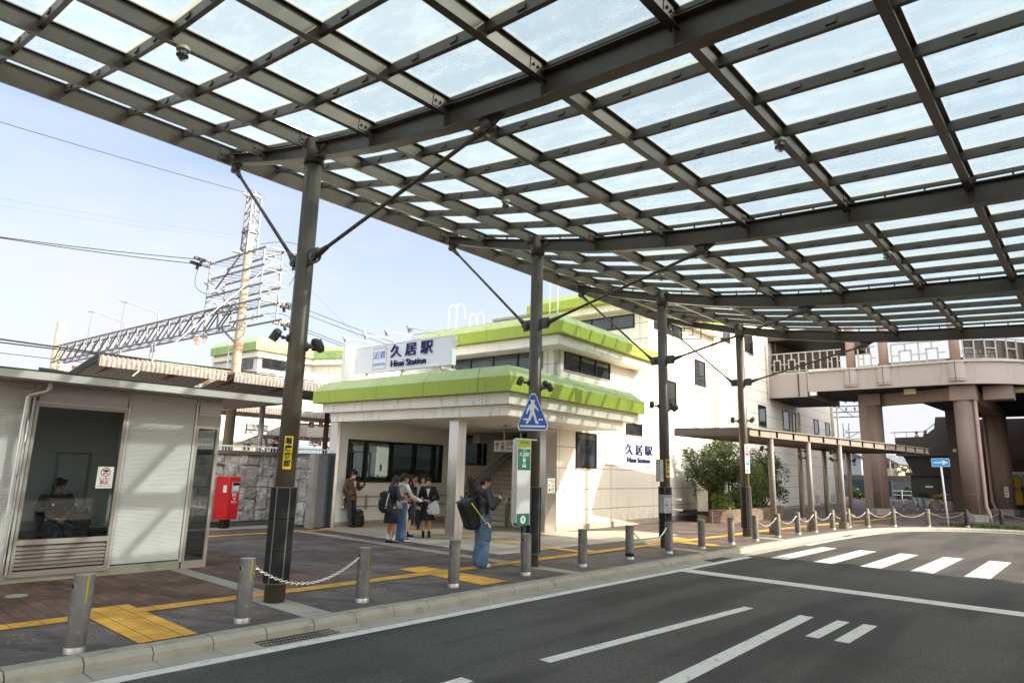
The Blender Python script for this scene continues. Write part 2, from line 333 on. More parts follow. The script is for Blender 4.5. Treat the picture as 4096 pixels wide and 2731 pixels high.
# drain grates, manhole cover
M_IRON = mat('cast_iron', '4c4a47', .6, .6, var=.25, scale=8, bump=.2)
def grate(x0, x1, y0, y1, z, label):
    b = MB(); n = int((x1-x0)/.045)
    b.box(x0, x1, y0, y0+.025, z-.04, z); b.box(x0, x1, y1-.025, y1, z-.04, z); b.box(x0, x1, (y0+y1)/2-.012, (y0+y1)/2+.012, z-.04, z-.001)
    for i in range(n+1): b.box(x0+i*(x1-x0)/n-.008, x0+i*(x1-x0)/n+.008, y0+.025, y1-.025, z-.035, z-.004)
    o = b.build('drain_grate', M_IRON); tag(o, label, 'drain grate', 'drain grates in the gutter')
    d = MB(); d.box(x0+.02, x1-.02, y0+.02, y1-.02, z-.12, z-.06); d.build('pit', mat('drain_dark', '141414', .9), o)
for x, lb in ((3.95, 'black iron drain grate in the gutter nearest the camera'), (15.0, 'iron drain grate in the gutter beside the end of the white edge line'), (25.4, 'small iron drain grate in the gutter where the kerb starts to curve')):
    grate(x, x+.95, 7.0, 7.24, RZ+.016, lb)
b = MB(); b.lathe([(.13, 0), (.13, .006), (.115, .009), (.11, .006), (.09, .009), (.07, .006), (.05, .009), (.0, .009)], (2.58, 11.1, .003), 28)
tag(b.build('manhole_cover', mat('cover_grey', '9d978c', .7, .2, var=.2, scale=20)), 'small round pale grey cover set in red brick paving by shelter', 'manhole cover')
# ------------------------------------------------------------------ glass canopy
M_STEEL = mat('bronze_steel', (.095, .078, .057), .42, .25, var=.16, scale=3, bump=.05, bscale=200, stain=(.12, .055, .025), stain_amt=.22, stain_scale=(1, 1, .4), spec=.5)
M_SLEEVE = mat('black_rubber', '1a1a1b', .75, var=.1, scale=4)
M_STRIP = mat('grey_strip', '6f6c64', .6, .2)
def canopy_glass():
    t = NT('frosted_glass'); N = t.N; L = t.L; N.remove(t.b); p = t.pos()
    dirt = t.rng(t.noise(t.n('Mapping', I_Vector=p, I_Scale=(1, .35, 1), I_Rotation=(0, 0, .3)).outputs[0], 3.2, 8, .68), .47, .75, 0, 1)
    fine_ = t.rng(t.noise(p, 26, 5, .7), .5, .8, 0, .5)
    tr = t.n('BsdfTransparent', I_Color=(.83, .90, .93, 1)); tl = t.n('BsdfTranslucent', I_Color=(.78, .83, .82, 1)); gl = t.n('BsdfGlossy', I_Color=(.9, .95, .95, 1), I_Roughness=.1)
    gs = t.n('SeparateXYZ', i0=t.n('TexCoord').outputs['Generated']); ex = t.math('MINIMUM', gs.outputs[0], t.math('SUBTRACT', 1., gs.outputs[0])); ey = t.math('MINIMUM', gs.outputs[1], t.math('SUBTRACT', 1., gs.outputs[1])); rnd = t.n('ObjectInfo').outputs['Random']
    edge = t.math('MULTIPLY', t.rng(t.math('ADD', t.math('MINIMUM', ex, t.math('MULTIPLY', ey, 1.7)), t.math('MULTIPLY', t.noise(p, 9), .08)), .03, .12, 1, 0), t.rng(rnd, 0, 1, .4, 1.))
    L.new(t.mix(edge, (.60, .66, .66, 1), (.52, .47, .34, 1)), tl.inputs['Color']); L.new(t.mix(rnd, (.66, .735, .77, 1), (.57, .645, .685, 1)), tr.inputs['Color'])
    f = t.math('ADD', t.math('ADD', .22, t.math('ADD', t.math('MULTIPLY', rnd, .16), t.math('MULTIPLY', edge, .4))), t.math('MULTIPLY', t.math('ADD', dirt, fine_), .16))
    a = t.n('MixShader', i0=f, i1=tr.outputs[0], i2=tl.outputs[0]); c = t.n('MixShader', i0=.05, i1=a.outputs[0], i2=gl.outputs[0])
    L.new(c.outputs[0], t.out.inputs[0]); return t.M
M_CGLASS = canopy_glass()
CAN = thing('glass_canopy', 'curved steel and frosted glass canopy on round columns over the bus lane', 'canopy', (0, 0, 0))
PROF = [(-11.4, 5.95), (-9, 5.74), (-6, 5.56), (-3, 5.46), (-1, 5.44), (.4, 5.47), (1.4, 5.52), (2.7, 5.6), (4.1, 5.69), (5.25, 5.81), (7.05, 6.09), (8.65, 6.45), (10.35, 6.89), (11.4, 7.22), (11.7, 7.32)]
def zb(n):
    for (a, za), (b_, zb_) in zip(PROF, PROF[1:]):
        if n <= b_: return za+(zb_-za)*(n-a)/(b_-a)
    return PROF[-1][1]
def dep(n): return .31 if n < 6 else .31-.14*(n-6)/5.4
def zt(n): return zb(n)+dep(n)
def zg(n): return zt(n)+.125      # underside of the glass
def slope(n): d = .15; v = Vector((0, 2*d, zt(n+d)-zt(n-d))); return v.normalized()
BEAMS = [-5.77, -.43, 4.92, 10.33, 15.67, 20.82]
RIBS = [11.45, 10.15, 8.62, 7.08, 5.56, 4.04, 2.5, .97, -.58, -2.1, -3.65, -5.2, -6.75, -8.3, -9.85, -11.4]
NS = [-11.4+i*.5 for i in range(46)]; NS = [n for n in NS if n < 11.4]+[11.42]
for s in BEAMS:
    b = MB()
    for i in range(len(NS)-1):
        n0, n1 = NS[i], NS[i+1]
        b.quad((s-.005, n0, zb(n0)), (s-.005, n1, zb(n1)), (s-.005, n1, zt(n1)), (s-.005, n0, zt(n0))); b.quad((s+.005, n0, zb(n0)), (s+.005, n1, zb(n1)), (s+.005, n1, zt(n1)), (s+.005, n0, zt(n0)))
    for zf, o in ((zb, 0), (zt, -.014)):
        b.sweep([(-.085, o), (.085, o), (.085, o+.014), (-.085, o+.014)], [((s, n, zf(n)), (1, 0, 0), (0, 0, 1)) for n in NS])
    for n in RIBS[1:-1]: b.box(s-.08, s+.08, n-.006, n+.006, zb(n)+.01, zt(n)-.01)
    for n in [x*.5 for x in range(-22, 23)]: b.box(s-.012, s+.012, n-.012, n+.012, zt(n)-.01, zg(n))
    b.build('main_beam', M_STEEL, CAN)
RIBS = [11.45, 10.15, 8.62, 7.08, 5.56, 4.04, 2.5, .97, -.58, -2.1, -3.65, -5.2, -6.75, -8.3, -9.85, -11.4]
S0, S1 = -5.9, 20.95
for i, n in enumerate(RIBS):
    b = MB(); d = slope(n) if n < 11.3 else Vector((0, 1, .3)).normalized(); up = Vector((0, -d.z, d.y)); h = .2 if i else .3; c = Vector((0, n, zg(n)-.012))
    segs = [(S0, S1)]
    if n < .5: segs = [(S0, 22.6+(.5-n)*.06)]  # unseen overhang past the last beam, shaped to set the road's shade edge
    for a, e in segs:
        b.sweep([(-.008, -h), (.008, -h), (.008, 0), (-.008, 0)], [((a, c.y, c.z), d, up), ((e, c.y, c.z), d, up)])
        b.sweep([(-.05, -h-.009), (.05, -h-.009), (.05, -h+.001), (-.05, -h+.001)], [((a, c.y, c.z), d, up), ((e, c.y, c.z), d, up)])
        b.sweep([(-.055, -.01), (.055, -.01), (.055, .0), (-.055, .0)], [((a, c.y, c.z), d, up), ((e, c.y, c.z), d, up)])
    # bolted end plates at the beams
    for s in BEAMS:
        for sg in (-1, 1):
            p = c+up*(-h*.5)+d*(-.012); p.x = s+sg*.17
            b.bar(p-Vector((.08, 0, 0)), p+Vector((.08, 0, 0)), .012, h*.7, up)
            for q in (-.035, .035): b.cyl(p+Vector((q, 0, 0)), p+Vector((q, 0, 0))-d*.03, .018, n=6)
    b.build('rib' if i else 'edge_rib', M_STEEL, CAN)
TRS = []
for i in range(len(BEAMS)-1):
    TRS += [BEAMS[i]+(BEAMS[i+1]-BEAMS[i])*k/6 for k in range(6)]
TRS.append(BEAMS[-1])
for s in TRS:
    b = MB(); iron = min(abs(s-q) for q in BEAMS) < .01; h = .05 if iron else .12
    ns = RIBS[::-1]
    for i in range(len(ns)-1):
        n0, n1 = ns[i], ns[i+1]; b.bar((s, n0, zg(n0)-h/2-.012), (s, n1, zg(n1)-h/2-.012), .055, h)
        if not iron:
            for q in (.3, .7): m_ = n0+(n1-n0)*q; z = zg(n0)+(zg(n1)-zg(n0))*q; b.box(s-.045, s-.026, m_-.05, m_+.05, z-.1, z-.05)
    b.build('transom', M_STEEL, CAN)
panes = []
for i in range(len(TRS)-1):
    for j in range(len(RIBS)-1):
        a, e, n1, n0 = TRS[i], TRS[i+1], RIBS[j], RIBS[j+1]
        x, y, z = proj(((a+e)/2, (n0+n1)/2, zg((n0+n1)/2)))
        panes.append((0 if z > .5 and -.05 < x < 1.05 and -.1 < y < 1 else 1, z, a, e, n0, n1))
for j in range(len(RIBS)-1):
    if RIBS[j] < .98: panes.append((1, 99, 20.82, 22.5+(.5-RIBS[j])*.06, RIBS[j+1], RIBS[j]))  # panes of the added unseen overhang
panes.sort(key=lambda q: q[:2])
rest = MB(); solid = MB()
for k, (_, _, a, e, n0, n1) in enumerate(panes):
    b = MB() if k < 100 else (rest if n1 > -2 else solid); g = .02
    b.prism([(a+g, n0+g, zg(n0)), (e-g, n0+g, zg(n0)), (e-g, n1-g, zg(n1)), (a+g, n1-g, zg(n1))], (0, 0, .012))
    if k < 100: b.build('glass_pane', M_CGLASS, CAN)
tm = NT('unseen_diffuser'); tm.N.remove(tm.b); tm.L.new(tm.n('BsdfTranslucent', I_Color=(.70, .72, .70, 1)).outputs[0], tm.out.inputs[0]); solid.build('unseen_diffuser', tm.M, CAN)  # added out-of-view panes: stop direct sun on the road, pass diffuse light
tag(rest.build('glass_panes', M_CGLASS, CAN), None, kind='stuff')
# columns, sleeves, tie rods
def rod(b, p, q, r=.028):
    p = Vector(p); q = Vector(q); d = (q-p).normalized(); b.cyl(p+d*.25, q-d*.25, r, n=10)
    for e, sg in ((p, 1), (q, -1)):
        b.cyl(e+d*sg*.05, e+d*sg*.32, .06, .034, 10); n = Vector((1, 0, 0)); b.cyl(e-n*.06, e+n*.06, .075, n=14); b.cyl(e-n*.075, e+n*.075, .04, n=12)
COLS = [(s, 8.6) for s in BEAMS[1:]]
for s, n in COLS:
    b = MB(); b.cyl((s, n, -.02), (s, n, zt(n)-.02), .137, .125, 28); b.cyl((s, n, zb(n)-.1), (s, n, zt(n)+.05), .15, .15, 28)
    for sg in (-1, 1): b.box(s-.014, s+.014, n+sg*.12, n+sg*.34, 4.72, 4.95); b.cyl((s-.04, n+sg*.27, zb(n+sg*.3)+.2), (s+.04, n+sg*.27, zb(n+sg*.3)+.2), .06, n=14)
    c = b.build('column', M_STEEL, CAN)
    b = MB()
    for k in range(3):
        z0 = .26+k*.417; b.m(0).lathe([(.14, z0+.004), (.172, z0+.004), (.172, z0+.413), (.14, z0+.413)], (s, n, 0), 30)
    for a in range(6): t = a*math.pi/3+.5; b.m(1).bar((s+.168*math.cos(t), n+.168*math.sin(t), .26), (s+.168*math.cos(t), n+.168*math.sin(t), 1.515), .016, .012, (math.cos(t), math.sin(t), 0))
    b.m(1).lathe([(.14, 1.511), (.176, 1.511), (.176, 1.522), (.14, 1.522)], (s, n, 0), 30).lathe([(.14, .25), (.174, .25), (.174, .26), (.14, .26)], (s, n, 0), 30)
    b.build('sleeve', [M_SLEEVE, M_STRIP], c)
    for n2, zz in ((4.87, zb(4.87)-.03), (11.3, zb(11.3)-.05)):
        b = MB(); rod(b, (s, n+(.27 if n2 > n else -.27), 4.83), (s, n2, zz-.07)); b.prism([(s-.012, n2-.25, zb(n2-.25)), (s-.012, n2+.15, zb(n2+.15)), (s-.012, n2, zz-.13)], (.024, 0, 0)); b.build('tie_rod', M_STEEL, CAN)
# ------------------------------------------------------------------ bollards and chains
M_BOL = mat('bollard_steel', (.125, .118, .108), .55, .2, var=.18, scale=4, bump=.06, bscale=120, stain=(.5, .48, .45), stain_amt=.3, stain_scale=(4, 4, 2.5))
M_BOLM = mat('mossy_bollard', (.15, .14, .105), .6, .3, var=.3, scale=5, bump=.06, bscale=120, stain=(.42, .4, .33), stain_amt=.8, stain_scale=(3, 3, .8))
M_BOLD = mat('dark_bollard', (.03, .034, .042), .5, .3, var=.15)
M_BCAP = mat('bollard_top', (.42, .41, .39), .4, .6, var=.1)
M_YEL = mat('yellow_reflector', '9a8a10', .35, var=.15); M_HOLE = mat('dark_hole', '101010', .9)
def bollard(loc, m, label, rz=0, lean=0):
    o = thing('bollard', label, 'bollard', loc, rz, 'bollards along the kerb')
    b = MB(); b.lathe([(.091, 0), (.091, .705), (.086, .718), (.0, .724)], n=28); b.m(1).lathe([(.094, 0), (.094, .055), (.091, .06)], n=28); b.m(1).lathe([(.086, .7185), (.0, .7265)], n=28); b.build('post', [m, M_BCAP], o)
    for sg in (-1, 1): b = MB(); b.cyl((sg*.084, 0, .615), (sg*.0935, 0, .615), .02, n=14); b.build('chain_hole', M_HOLE, o)
    for sg in (-1, 1):
        b = MB(); vs = [(.0935*math.sin(t)+0, sg*.0935*math.cos(t), z) for z in (.46, .715) for t in (-.09, .09)]; b.add(vs, [(0, 1, 3, 2)]); b.build('reflector_strip', M_YEL, o)
    if lean: o.rotation_euler = (0, lean, rz)
    return o
BP = [(2.3, 7.6), (4.05, 7.75), (5.8, 7.84), (7.58, 7.9), (9.4, 7.95), (11.13, 7.95), (12.9, 7.96), (14.6, 7.94), (16.28, 7.92), (18.03, 7.9), (19.67, 7.88), (21.49, 7.9), (23.22, 7.87), (24.76, 7.82), (26.68, 7.79), (28.45, 7.72), (29.63, 7.34), (31.09, 6.72), (32.38, 5.74), (34.24, 4.65), (35.31, 3.55), (36.0, 1.6)]
BL = ['scratched grey bollard with yellow strip, nearest the camera before the waiting shelter', 'grey bollard holding the chain left of the first canopy column', 'grey bollard holding the chain right of the first canopy column',
 'plain grey bollard between the tactile warning block and the standing man', 'grey bollard overlapping the foot of the second canopy column', 'grey bollard by the kerb below the sunlit station wall corner', 'grey bollard with a black band at its foot and a chain', 'slightly leaning grey bollard in front of the third canopy column',
 'grey bollard between the third canopy column and the next warning block', 'grey bollard standing on the yellow warning block by the fourth column', 'grey bollard where the long chain row starts, right of fourth column', 'second bollard of the long chain row, in front of a walkway post', 'third bollard of the long chain row along the kerb',
 'fourth bollard of the long chain row, before a walkway post', 'mossy fifth bollard of the long chain row', 'mossy sixth bollard of the long chain row beside a walkway post', 'mossy bollard before the foot of the left brown column', 'mossy bollard right of the left brown column at the kerb curve', 'mossy bollard left of the one way sign',
 'dark navy bollard left of the right brown column', 'dark navy bollard right of the right brown column', 'dark navy bollard at the right edge of the picture']
for i, (p, lb) in enumerate(zip(BP, BL)):
    m = M_BOL if i < 13 else (M_BOLM if i < 19 else M_BOLD)
    d = Vector(BP[min(i+1, 21)])-Vector(BP[max(i-1, 0)]); bl = bollard((p[0], p[1], .003), m, lb, math.atan2(d.y, d.x), .03 if i == 7 else 0)
    if i == 6: b = MB(); b.lathe([(.0935, .07), (.0935, .14)], n=28); b.build('black_band', M_HOLE, bl)
M_CHAIN = mat('chain_steel', (.62, .60, .56), .3, .8, var=.1); M_CHAIND = mat('dull_chain', (.3, .29, .28), .4, .7, var=.1)
def chain(a, c, sag, label, m=M_CHAIN, link=.05):
    a = Vector((a[0], a[1], .615)); c = Vector((c[0], c[1], .60)); d = (c-a); d.z = 0; d.normalize(); a = a+d*.095; c = c-d*.095
    N = 60; P = [a.lerp(c, t/N)-Vector((0, 0, sag*(1-(2*t/N-1)**2))) for t in range(N+1)]
    L = [0]
    for i in range(N): L.append(L[-1]+(P[i+1]-P[i]).length)
    n = int(L[-1]/(link*.78)); b = MB()
    for k in range(n):
        t = (k+.5)/n*L[-1]; i = next(j for j in range(N) if L[j+1] >= t); f = (t-L[i])/(L[i+1]-L[i]); p = P[i].lerp(P[i+1], f); u = (P[i+1]-P[i]).normalized()
        s = u.cross(Vector((0, 0, 1))).normalized(); w = s if k % 2 else s.cross(u)
        ring = [p+u*(link*.5*math.cos(q)*1.0)+w*(link*.27*math.sin(q)) for q in [2*math.pi*j/8 for j in range(8)]]
        b.tube(ring, .0062, 5, closed=True)
    tag(b.build('chain', m), label, 'chain', 'chains between the bollards')
chain(BP[1], BP[2], .26, 'long slack chain in front of the first canopy column'); chain(BP[6], BP[7], .32, 'slack chain in front of the third canopy column')
CL = ['first chain of the long row, before the brick planter', 'second chain of the long row along the kerb', 'third chain of the long row along the kerb', 'fourth chain of the long row along the kerb', 'fifth chain of the long row along the kerb', 'chain ending in front of the left brown column', 'chain across the foot of the left brown column', 'chain curving between the brown column and the one way sign', 'dull chain passing behind the one way sign pole', 'dull chain across the foot of the right brown column', 'dull chain at the right edge beyond the brown column']
for k, i in enumerate(range(10, 21)): chain(BP[i], BP[i+1], .22, CL[k], M_CHAIN if i < 18 else M_CHAIND, .06)
# ------------------------------------------------------------------ waiting shelter
M_ALU = mat('aluminium', (.56, .53, .48), .42, .4, var=.06, scale=2); M_ALUW = mat('white_aluminium', (.80, .79, .76), .45, .15, var=.05, scale=2)
M_PANEL = mat('grey_panel', (.45, .445, .43), .42, .4, var=.05); M_BEIGE = mat('beige_frame', (.40, .355, .31), .42, .35, var=.06)
M_BASE = mat('shelter_base', 'a39d8b', .8, var=.15, scale=3, bump=.2, stain='6a6254', stain_amt=.5, stain_scale=(1, 1, 1))
M_DARK = mat('dark_gap', '1c1a18', .7); M_INT = mat('shelter_inside', (.78, .78, .75), .5, var=.05)
def glass(name, tint=(.8, .84, .83), refl=.10, rough=.0, k=.72):
    t = NT(name); t.N.remove(t.b); tr = t.n('BsdfTransparent', I_Color=tint+(1,)); gl = t.n('BsdfGlossy', I_Color=(1, 1, 1, 1), I_Roughness=rough)
    fr = t.n('Fresnel', I_IOR=1.5); f = t.math('ADD', fr.outputs[0], refl); f = t.math('MINIMUM', f, .95)
    t.L.new(t.n('MixShader', i0=f, i1=tr.outputs[0], i2=gl.outputs[0]).outputs[0], t.out.inputs[0]); return t.M
M_GLASS = glass('clear_glass', (.80, .83, .82), .0); M_GLASSD = glass('dark_glass', (.16, .18, .19), .12)
def dark_window():
    t = NT('window_glass'); p = t.n('TexCoord').outputs['Object']
    t.base(t.mix(t.rng(t.noise(p, 1.3), .3, .7), (.012, .014, .016, 1), (.035, .04, .045, 1))); t.b.inputs['Roughness'].default_value = .04; t.b.inputs['Specular IOR Level'].default_value = .8; return t.M
M_WIN = dark_window()
SH = thing('waiting_shelter', 'silver aluminium waiting shelter with ribbed panels and a large window', 'bus shelter', (0, 12.2, 0))
def ribbed(x0, x1, z0, z1, y=0.):
    b = MB(); n = int((z1-z0)/.0215); st = (z1-z0)/n
    b.box(x0, x1, y+.012, y+.05, z0, z1)
    for k in range(n):
        z = z0+k*st; b.add([(x0, y+.012, z), (x1, y+.012, z), (x1, y-.006, z+st*.35), (x0, y-.006, z+st*.35), (x1, y-.006, z+st*.75), (x0, y-.006, z+st*.75), (x1, y+.012, z+st), (x0, y+.012, z+st)], [(0, 1, 2, 3), (3, 2, 4, 5), (5, 4, 6, 7)])
    return b
x0, x1 = -1.2, 5.57
ribbed(4.03, 5.09, .16, 2.84).build('ribbed_panel', M_ALUW, SH); ribbed(x0, 2.62, .14, 2.84).build('ribbed_panel', M_ALUW, SH)
b = MB(); b.box(x0, 5.12, .0, 1.6, -.02, .14); b.build('plinth', M_BASE, SH)
b = MB(); b.box(2.72, 3.96, -.012, .03, 2.685, 2.93); b.box(5.16, 5.56, -.012, .03, 2.685, 2.93); b.build('header_panel', M_PANEL, SH)
b = MB()
for x in (2.64, 3.985, 5.10): b.box(x, x+.035, -.02, .05, .12, 2.95)
b.box(x0, 5.57, .0, .05, 2.84, 2.95); b.box(2.68, 3.985, -.016, .01, 2.655, 2.682); b.box(5.14, 5.57, -.016, .01, 2.655, 2.682); b.build('trim', M_ALU, SH)
b = MB(); b.box(2.685, 2.73, -.02, .06, .08, 2.652); b.box(3.935, 3.98, -.02, .06, .08, 2.652); b.box(2.73, 3.935, -.02, .06, 2.60, 2.652); b.box(2.73, 3.935, -.02, .06, .54, .615); b.box(2.73, 3.935, -.02, .06, .09, .165); b.box(2.67, 3.995, -.04, .02, .085, .125)
wf = b.build('window_frame', M_BEIGE, SH); b = MB(); b.box(2.73, 3.935, .015, .023, .615, 2.60); b.build('pane', M_GLASS, wf)
b = MB()
for k in range(6): z = .19+k*.056; b.prism([(2.735, -.012, z), (2.735, .035, z+.045), (2.735, .035, z+.051), (2.735, -.012, z+.012)], (1.195, 0, 0))
b.build('louvre', M_BEIGE, SH); b = MB(); b.box(2.73, 3.935, .045, .055, .165, .54); b.build('louvre_back', M_DARK, SH)
b = MB(); b.box(5.14, 5.185, -.02, .05, 0, 2.652); b.box(5.515, 5.57, -.02, .05, 0, 2.652); b.box(5.185, 5.515, -.015, .045, 2.42, 2.652); b.box(5.185, 5.515, -.015, .045, .0, .13); df = b.build('door_frame', M_BEIGE, SH)
b = MB(); b.box(5.185, 5.515, .01, .018, .13, 2.42); b.build('pane', M_GLASS, df)
b = MB()
for x, z in ((3.12, 1.12), (3.42, 1.12), (5.36, 1.1)): b.cyl((x, .012, z), (x, .006, z), .013, n=12)
b.build('warning_dot', M_ALUW, SH)
# end wall, back wall, inside
b = MB(); b.box(5.53, 5.57, .05, .1, 0, 2.9); b.box(5.53, 5.57, 1.5, 1.6, 0, 2.9); b.box(5.53, 5.57, .1, 1.5, 2.42, 2.9); b.box(5.53, 5.57, .1, 1.5, 0, .13); b.build('end_wall', M_BEIGE, SH)
b = MB(); b.box(5.545, 5.553, .1, 1.5, .13, 2.42); b.build('end_pane', M_GLASS, SH)
b = MB(); b.box(x0, 2.0, 1.55, 1.6, .1, 2.9); b.box(3.05, 4.55, 1.55, 1.6, .1, 2.9); b.box(2.0, 3.05, 1.55, 1.6, 2.45, 2.9); b.box(2.0, 3.05, 1.55, 1.6, .1, .7); b.box(x0, x0+.05, .05, 1.55, .1, 2.9); b.build('back_wall', M_INT, SH)
b = MB(); b.box(4.55, 4.6, 1.53, 1.6, .1, 2.9); b.box(4.6, 5.53, 1.55, 1.6, 2.3, 2.9); b.box(3.45, 3.49, 1.5, 1.54, .9, 1.9); b.box(3.95, 3.99, 1.5, 1.54, .9, 1.9); b.box(3.45, 3.99, 1.5, 1.54, 1.9, 1.94); b.box(3.45, 3.99, 1.5, 1.54, .86, .9); b.build('inner_frame', M_PANEL, SH)
b = MB(); b.box(2.2, 4.6, .95, 1.45, .56, .62); b.box(2.3, 2.4, 1.0, 1.4, .12, .56); b.box(4.4, 4.5, 1.0, 1.4, .12, .56); b.box(3.3, 3.4, 1.0, 1.4, .12, .56); b.build('bench', mat('granite_grey', '6e6a64', .6, var=.3, scale=40), SH)
b = MB(); b.box(x0, 5.53, .05, 1.55, .12, .125); b.build('inner_floor', M_CONC, SH)
# roof with sloping soffit wings
b = MB(); b.box(x0-.6, 6.45, -.8, 1.9, 2.955, 3.04); b.box(x0-.6, 6.46, -.81, -.79, 2.935, 3.05); b.box(6.45, 6.47, -.81, 1.9, 2.935, 3.05); b.build('roof', M_ALU, SH)
b = MB(); b.box(x0-.6, 6.48, -.82, 1.9, 3.05, 3.066); b.build('roof_capping', mat('dark_flashing', '2b2b2a', .4, .4), SH)
b = MB(); b.tube([(2.755, -.3, 2.945), (2.755, -.3, 2.84), (2.73, -.285, 2.815), (2.56, -.17, 2.75), (2.535, -.15, 2.72), (2.535, -.15, 1.4), (2.535, -.15, .03)], .038, 14); b.build('drain_pipe', mat('silver_pipe', (.62, .62, .60), .3, .6), SH)
# poster on the window
M_PAPER = mat('paper', (.78, .78, .74), .6, var=.04); M_RED = mat('red_ink', 'b8322a', .5, var=.03); M_BLACK = mat('black_ink', '141416', .5, var=.03)
po = thing('poster', 'white no littering poster stuck on the shelter window', 'poster', (3.77, 12.178, 1.54))
b = MB(); b.box(-.118, .118, -.002, .0, -.17, .17); b.build('sheet', M_PAPER, po)
b = MB(); b.tube([(.066*math.cos(t)-0, -.004, .085+.066*math.sin(t)) for t in [2*math.pi*i/24 for i in range(24)]], .006, 5, closed=True); b.bar((-.045, -.004, .13), (.045, -.004, .04), .01); b.build('ban_ring', M_RED, po)
b = MB(); b.prism([(-.04, -.0035, .12), (.03, -.0035, .125), (.05, -.0035, .1), (.0, -.0035, .085), (-.04, -.0035, .1)], (0, -.001, 0)); b.ell((-.02, -.004, .06), (.016, .002, .014)); b.build('hand_mark', M_BLACK, po)
text('ポイ捨て', .042, (0, -.004, -.025), (1, 0, 0), M_RED, po); text('禁止', .066, (0, -.004, -.08), (1, 0, 0), M_RED, po, bold=.002); text('ゴミを捨てないでください', .017, (0, -.004, -.135), (1, 0, 0), M_BLACK, po)
ns = thing('no_smoking_sign', 'small no smoking sign on the far wall seen through shelter glass', 'sign', (2.78, 13.7, 1.66))
b = MB(); b.box(-.15, .15, -.005, 0, -.1, .1); b.build('plate', M_PAPER, ns); b = MB(); b.tube([(-.08+.05*math.cos(t), -.008, .05*math.sin(t)) for t in [2*math.pi*i/20 for i in range(20)]], .006, 5, closed=True); b.bar((-.115, -.008, .035), (-.045, -.008, -.035), .009); b.build('ban_ring', M_RED, ns); text('禁煙', .075, (.06, -.007, .01), (1, 0, 0), M_BLACK, ns)
# ------------------------------------------------------------------ post box
M_POST = mat('post_red', (.62, .010, .014), .3, var=.07, scale=3, coat=.3)
pb = thing('post_box', 'red steel post box on a black pedestal before the stone wall', 'post box', (9.02, 18.85, 0), R(22.5))
b = MB(); b.box(-.11, .11, -.09, .09, 0, .26); b.build('pedestal', M_BLACK, pb)
b = MB(); b.box(-.225, .225, -.24, .24, .255, 1.40); b.build('body', M_POST, pb, bevel=.018)
b = MB(); b.box(-.228, .228, -.243, .243, 1.385, 1.44); b.build('lid', M_POST, pb, bevel=.02)
b = MB(); b.box(-.115, .17, -.262, -.235, 1.0, 1.29); b.build('mail_slot_plate', mat('slot_metal', (.55, .55, .52), .35, .5), pb, bevel=.008)
b = MB(); b.box(-.10, .155, -.266, -.262, 1.2, 1.275); b.build('slot_hood', M_HOLE, pb); b = MB(); b.box(-.085, .14, -.2665, -.262, 1.06, 1.18); b.build('notice', M_PAPER, pb)
b = MB(); b.box(-.23, -.224, -.17, -.05, 1.0, 1.2); b.build('side_label', M_PAPER, pb)
M_WTXT = mat('white_lettering', (.8, .8, .78), .5, var=.02)
text('郵便', .1, (.03, -.2425, .93), (1, 0, 0), M_WTXT, pb, bold=.002); text('POST', .095, (.03, -.2425, .73), (1, 0, 0), M_WTXT, pb)
b = MB(); b.box(-.035, .095, -.2425, -.2405, .845, .86); b.box(-.035, .095, -.2425, -.2405, .82, .835); b.box(.02, .04, -.2425, -.2405, .775, .82); b.build('post_mark', M_WTXT, pb)
# ------------------------------------------------------------------ station building (local frame u along the wall, v away)
def wall_mat(name, col, uo=3.45, us=3.28, zo=.63, zs=.662, stain=.35):
    t = NT(name); tc = t.n('TexCoord').outputs['Object']; sx = t.n('SeparateXYZ', i0=tc); nn = t.n('SeparateXYZ', i0=t.n('TexCoord').outputs['Normal'])
    def line(c, o, s, w): f = t.math('ABSOLUTE', t.math('SUBTRACT', t.math('FRACT', t.math('ADD', t.math('DIVIDE', t.math('SUBTRACT', c, o), s), .5)), .5)); return t.rng(f, w/s*.5, w/s, 1, 0)
    lz = line(sx.outputs[2], zo, zs, .013); lu = line(sx.outputs[0], uo, us, .011); lv = line(sx.outputs[1], .4, us, .011)
    ax = t.math('ABSOLUTE', nn.outputs[0]); h = t.math('MAXIMUM', lz, t.math('ADD', t.math('MULTIPLY', lu, t.math('LESS_THAN', ax, .5)), t.math('MULTIPLY', lv, t.math('GREATER_THAN', ax, .5))))
    st = t.noise(t.n('Mapping', I_Vector=tc, I_Scale=(1.6, 1.6, .18)).outputs[0], 3, 7, .62); dirt = t.rng(st, .52, .78, 0, stain)
    low = t.math('MULTIPLY', t.rng(sx.outputs[2], .1, .55, 1, 0), t.rng(t.noise(tc, 4, 6, .65), .42, .62, 0, .55))
    c = t.mix(t.rng(t.noise(tc, .7), .3, .7), rgb(col), tuple(x*.93 for x in rgb(col)[:3])+(1,))
    c = t.mix(dirt, c, rgb('b3a98f')); c = t.mix(low, c, rgb('8a8069')); c = t.mix(t.math('MULTIPLY', h, .85), c, rgb('4f4a3e'))
    t.base(c); t.b.inputs['Roughness'].default_value = .55; t.bump(h, .5, -.01); return t.M
M_WALL = wall_mat('cream_panel', 'f0ebdd'); M_WALLIN = mat('cream_inner', 'f2eee4', .5, var=.05, scale=.8)
M_BAND = mat('cream_band', 'f4efe0', .6, var=.06, scale=1.5, stain='8f8568', stain_amt=.55, stain_scale=(2, 2, .5))
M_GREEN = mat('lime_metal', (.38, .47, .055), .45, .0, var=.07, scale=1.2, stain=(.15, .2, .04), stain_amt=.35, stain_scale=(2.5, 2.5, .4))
M_GREENT = mat('pale_lime_metal', (.47, .55, .22), .45, .0, var=.08, scale=1.2, stain=(.24, .3, .1), stain_amt=.4, stain_scale=(2, 2, .5))
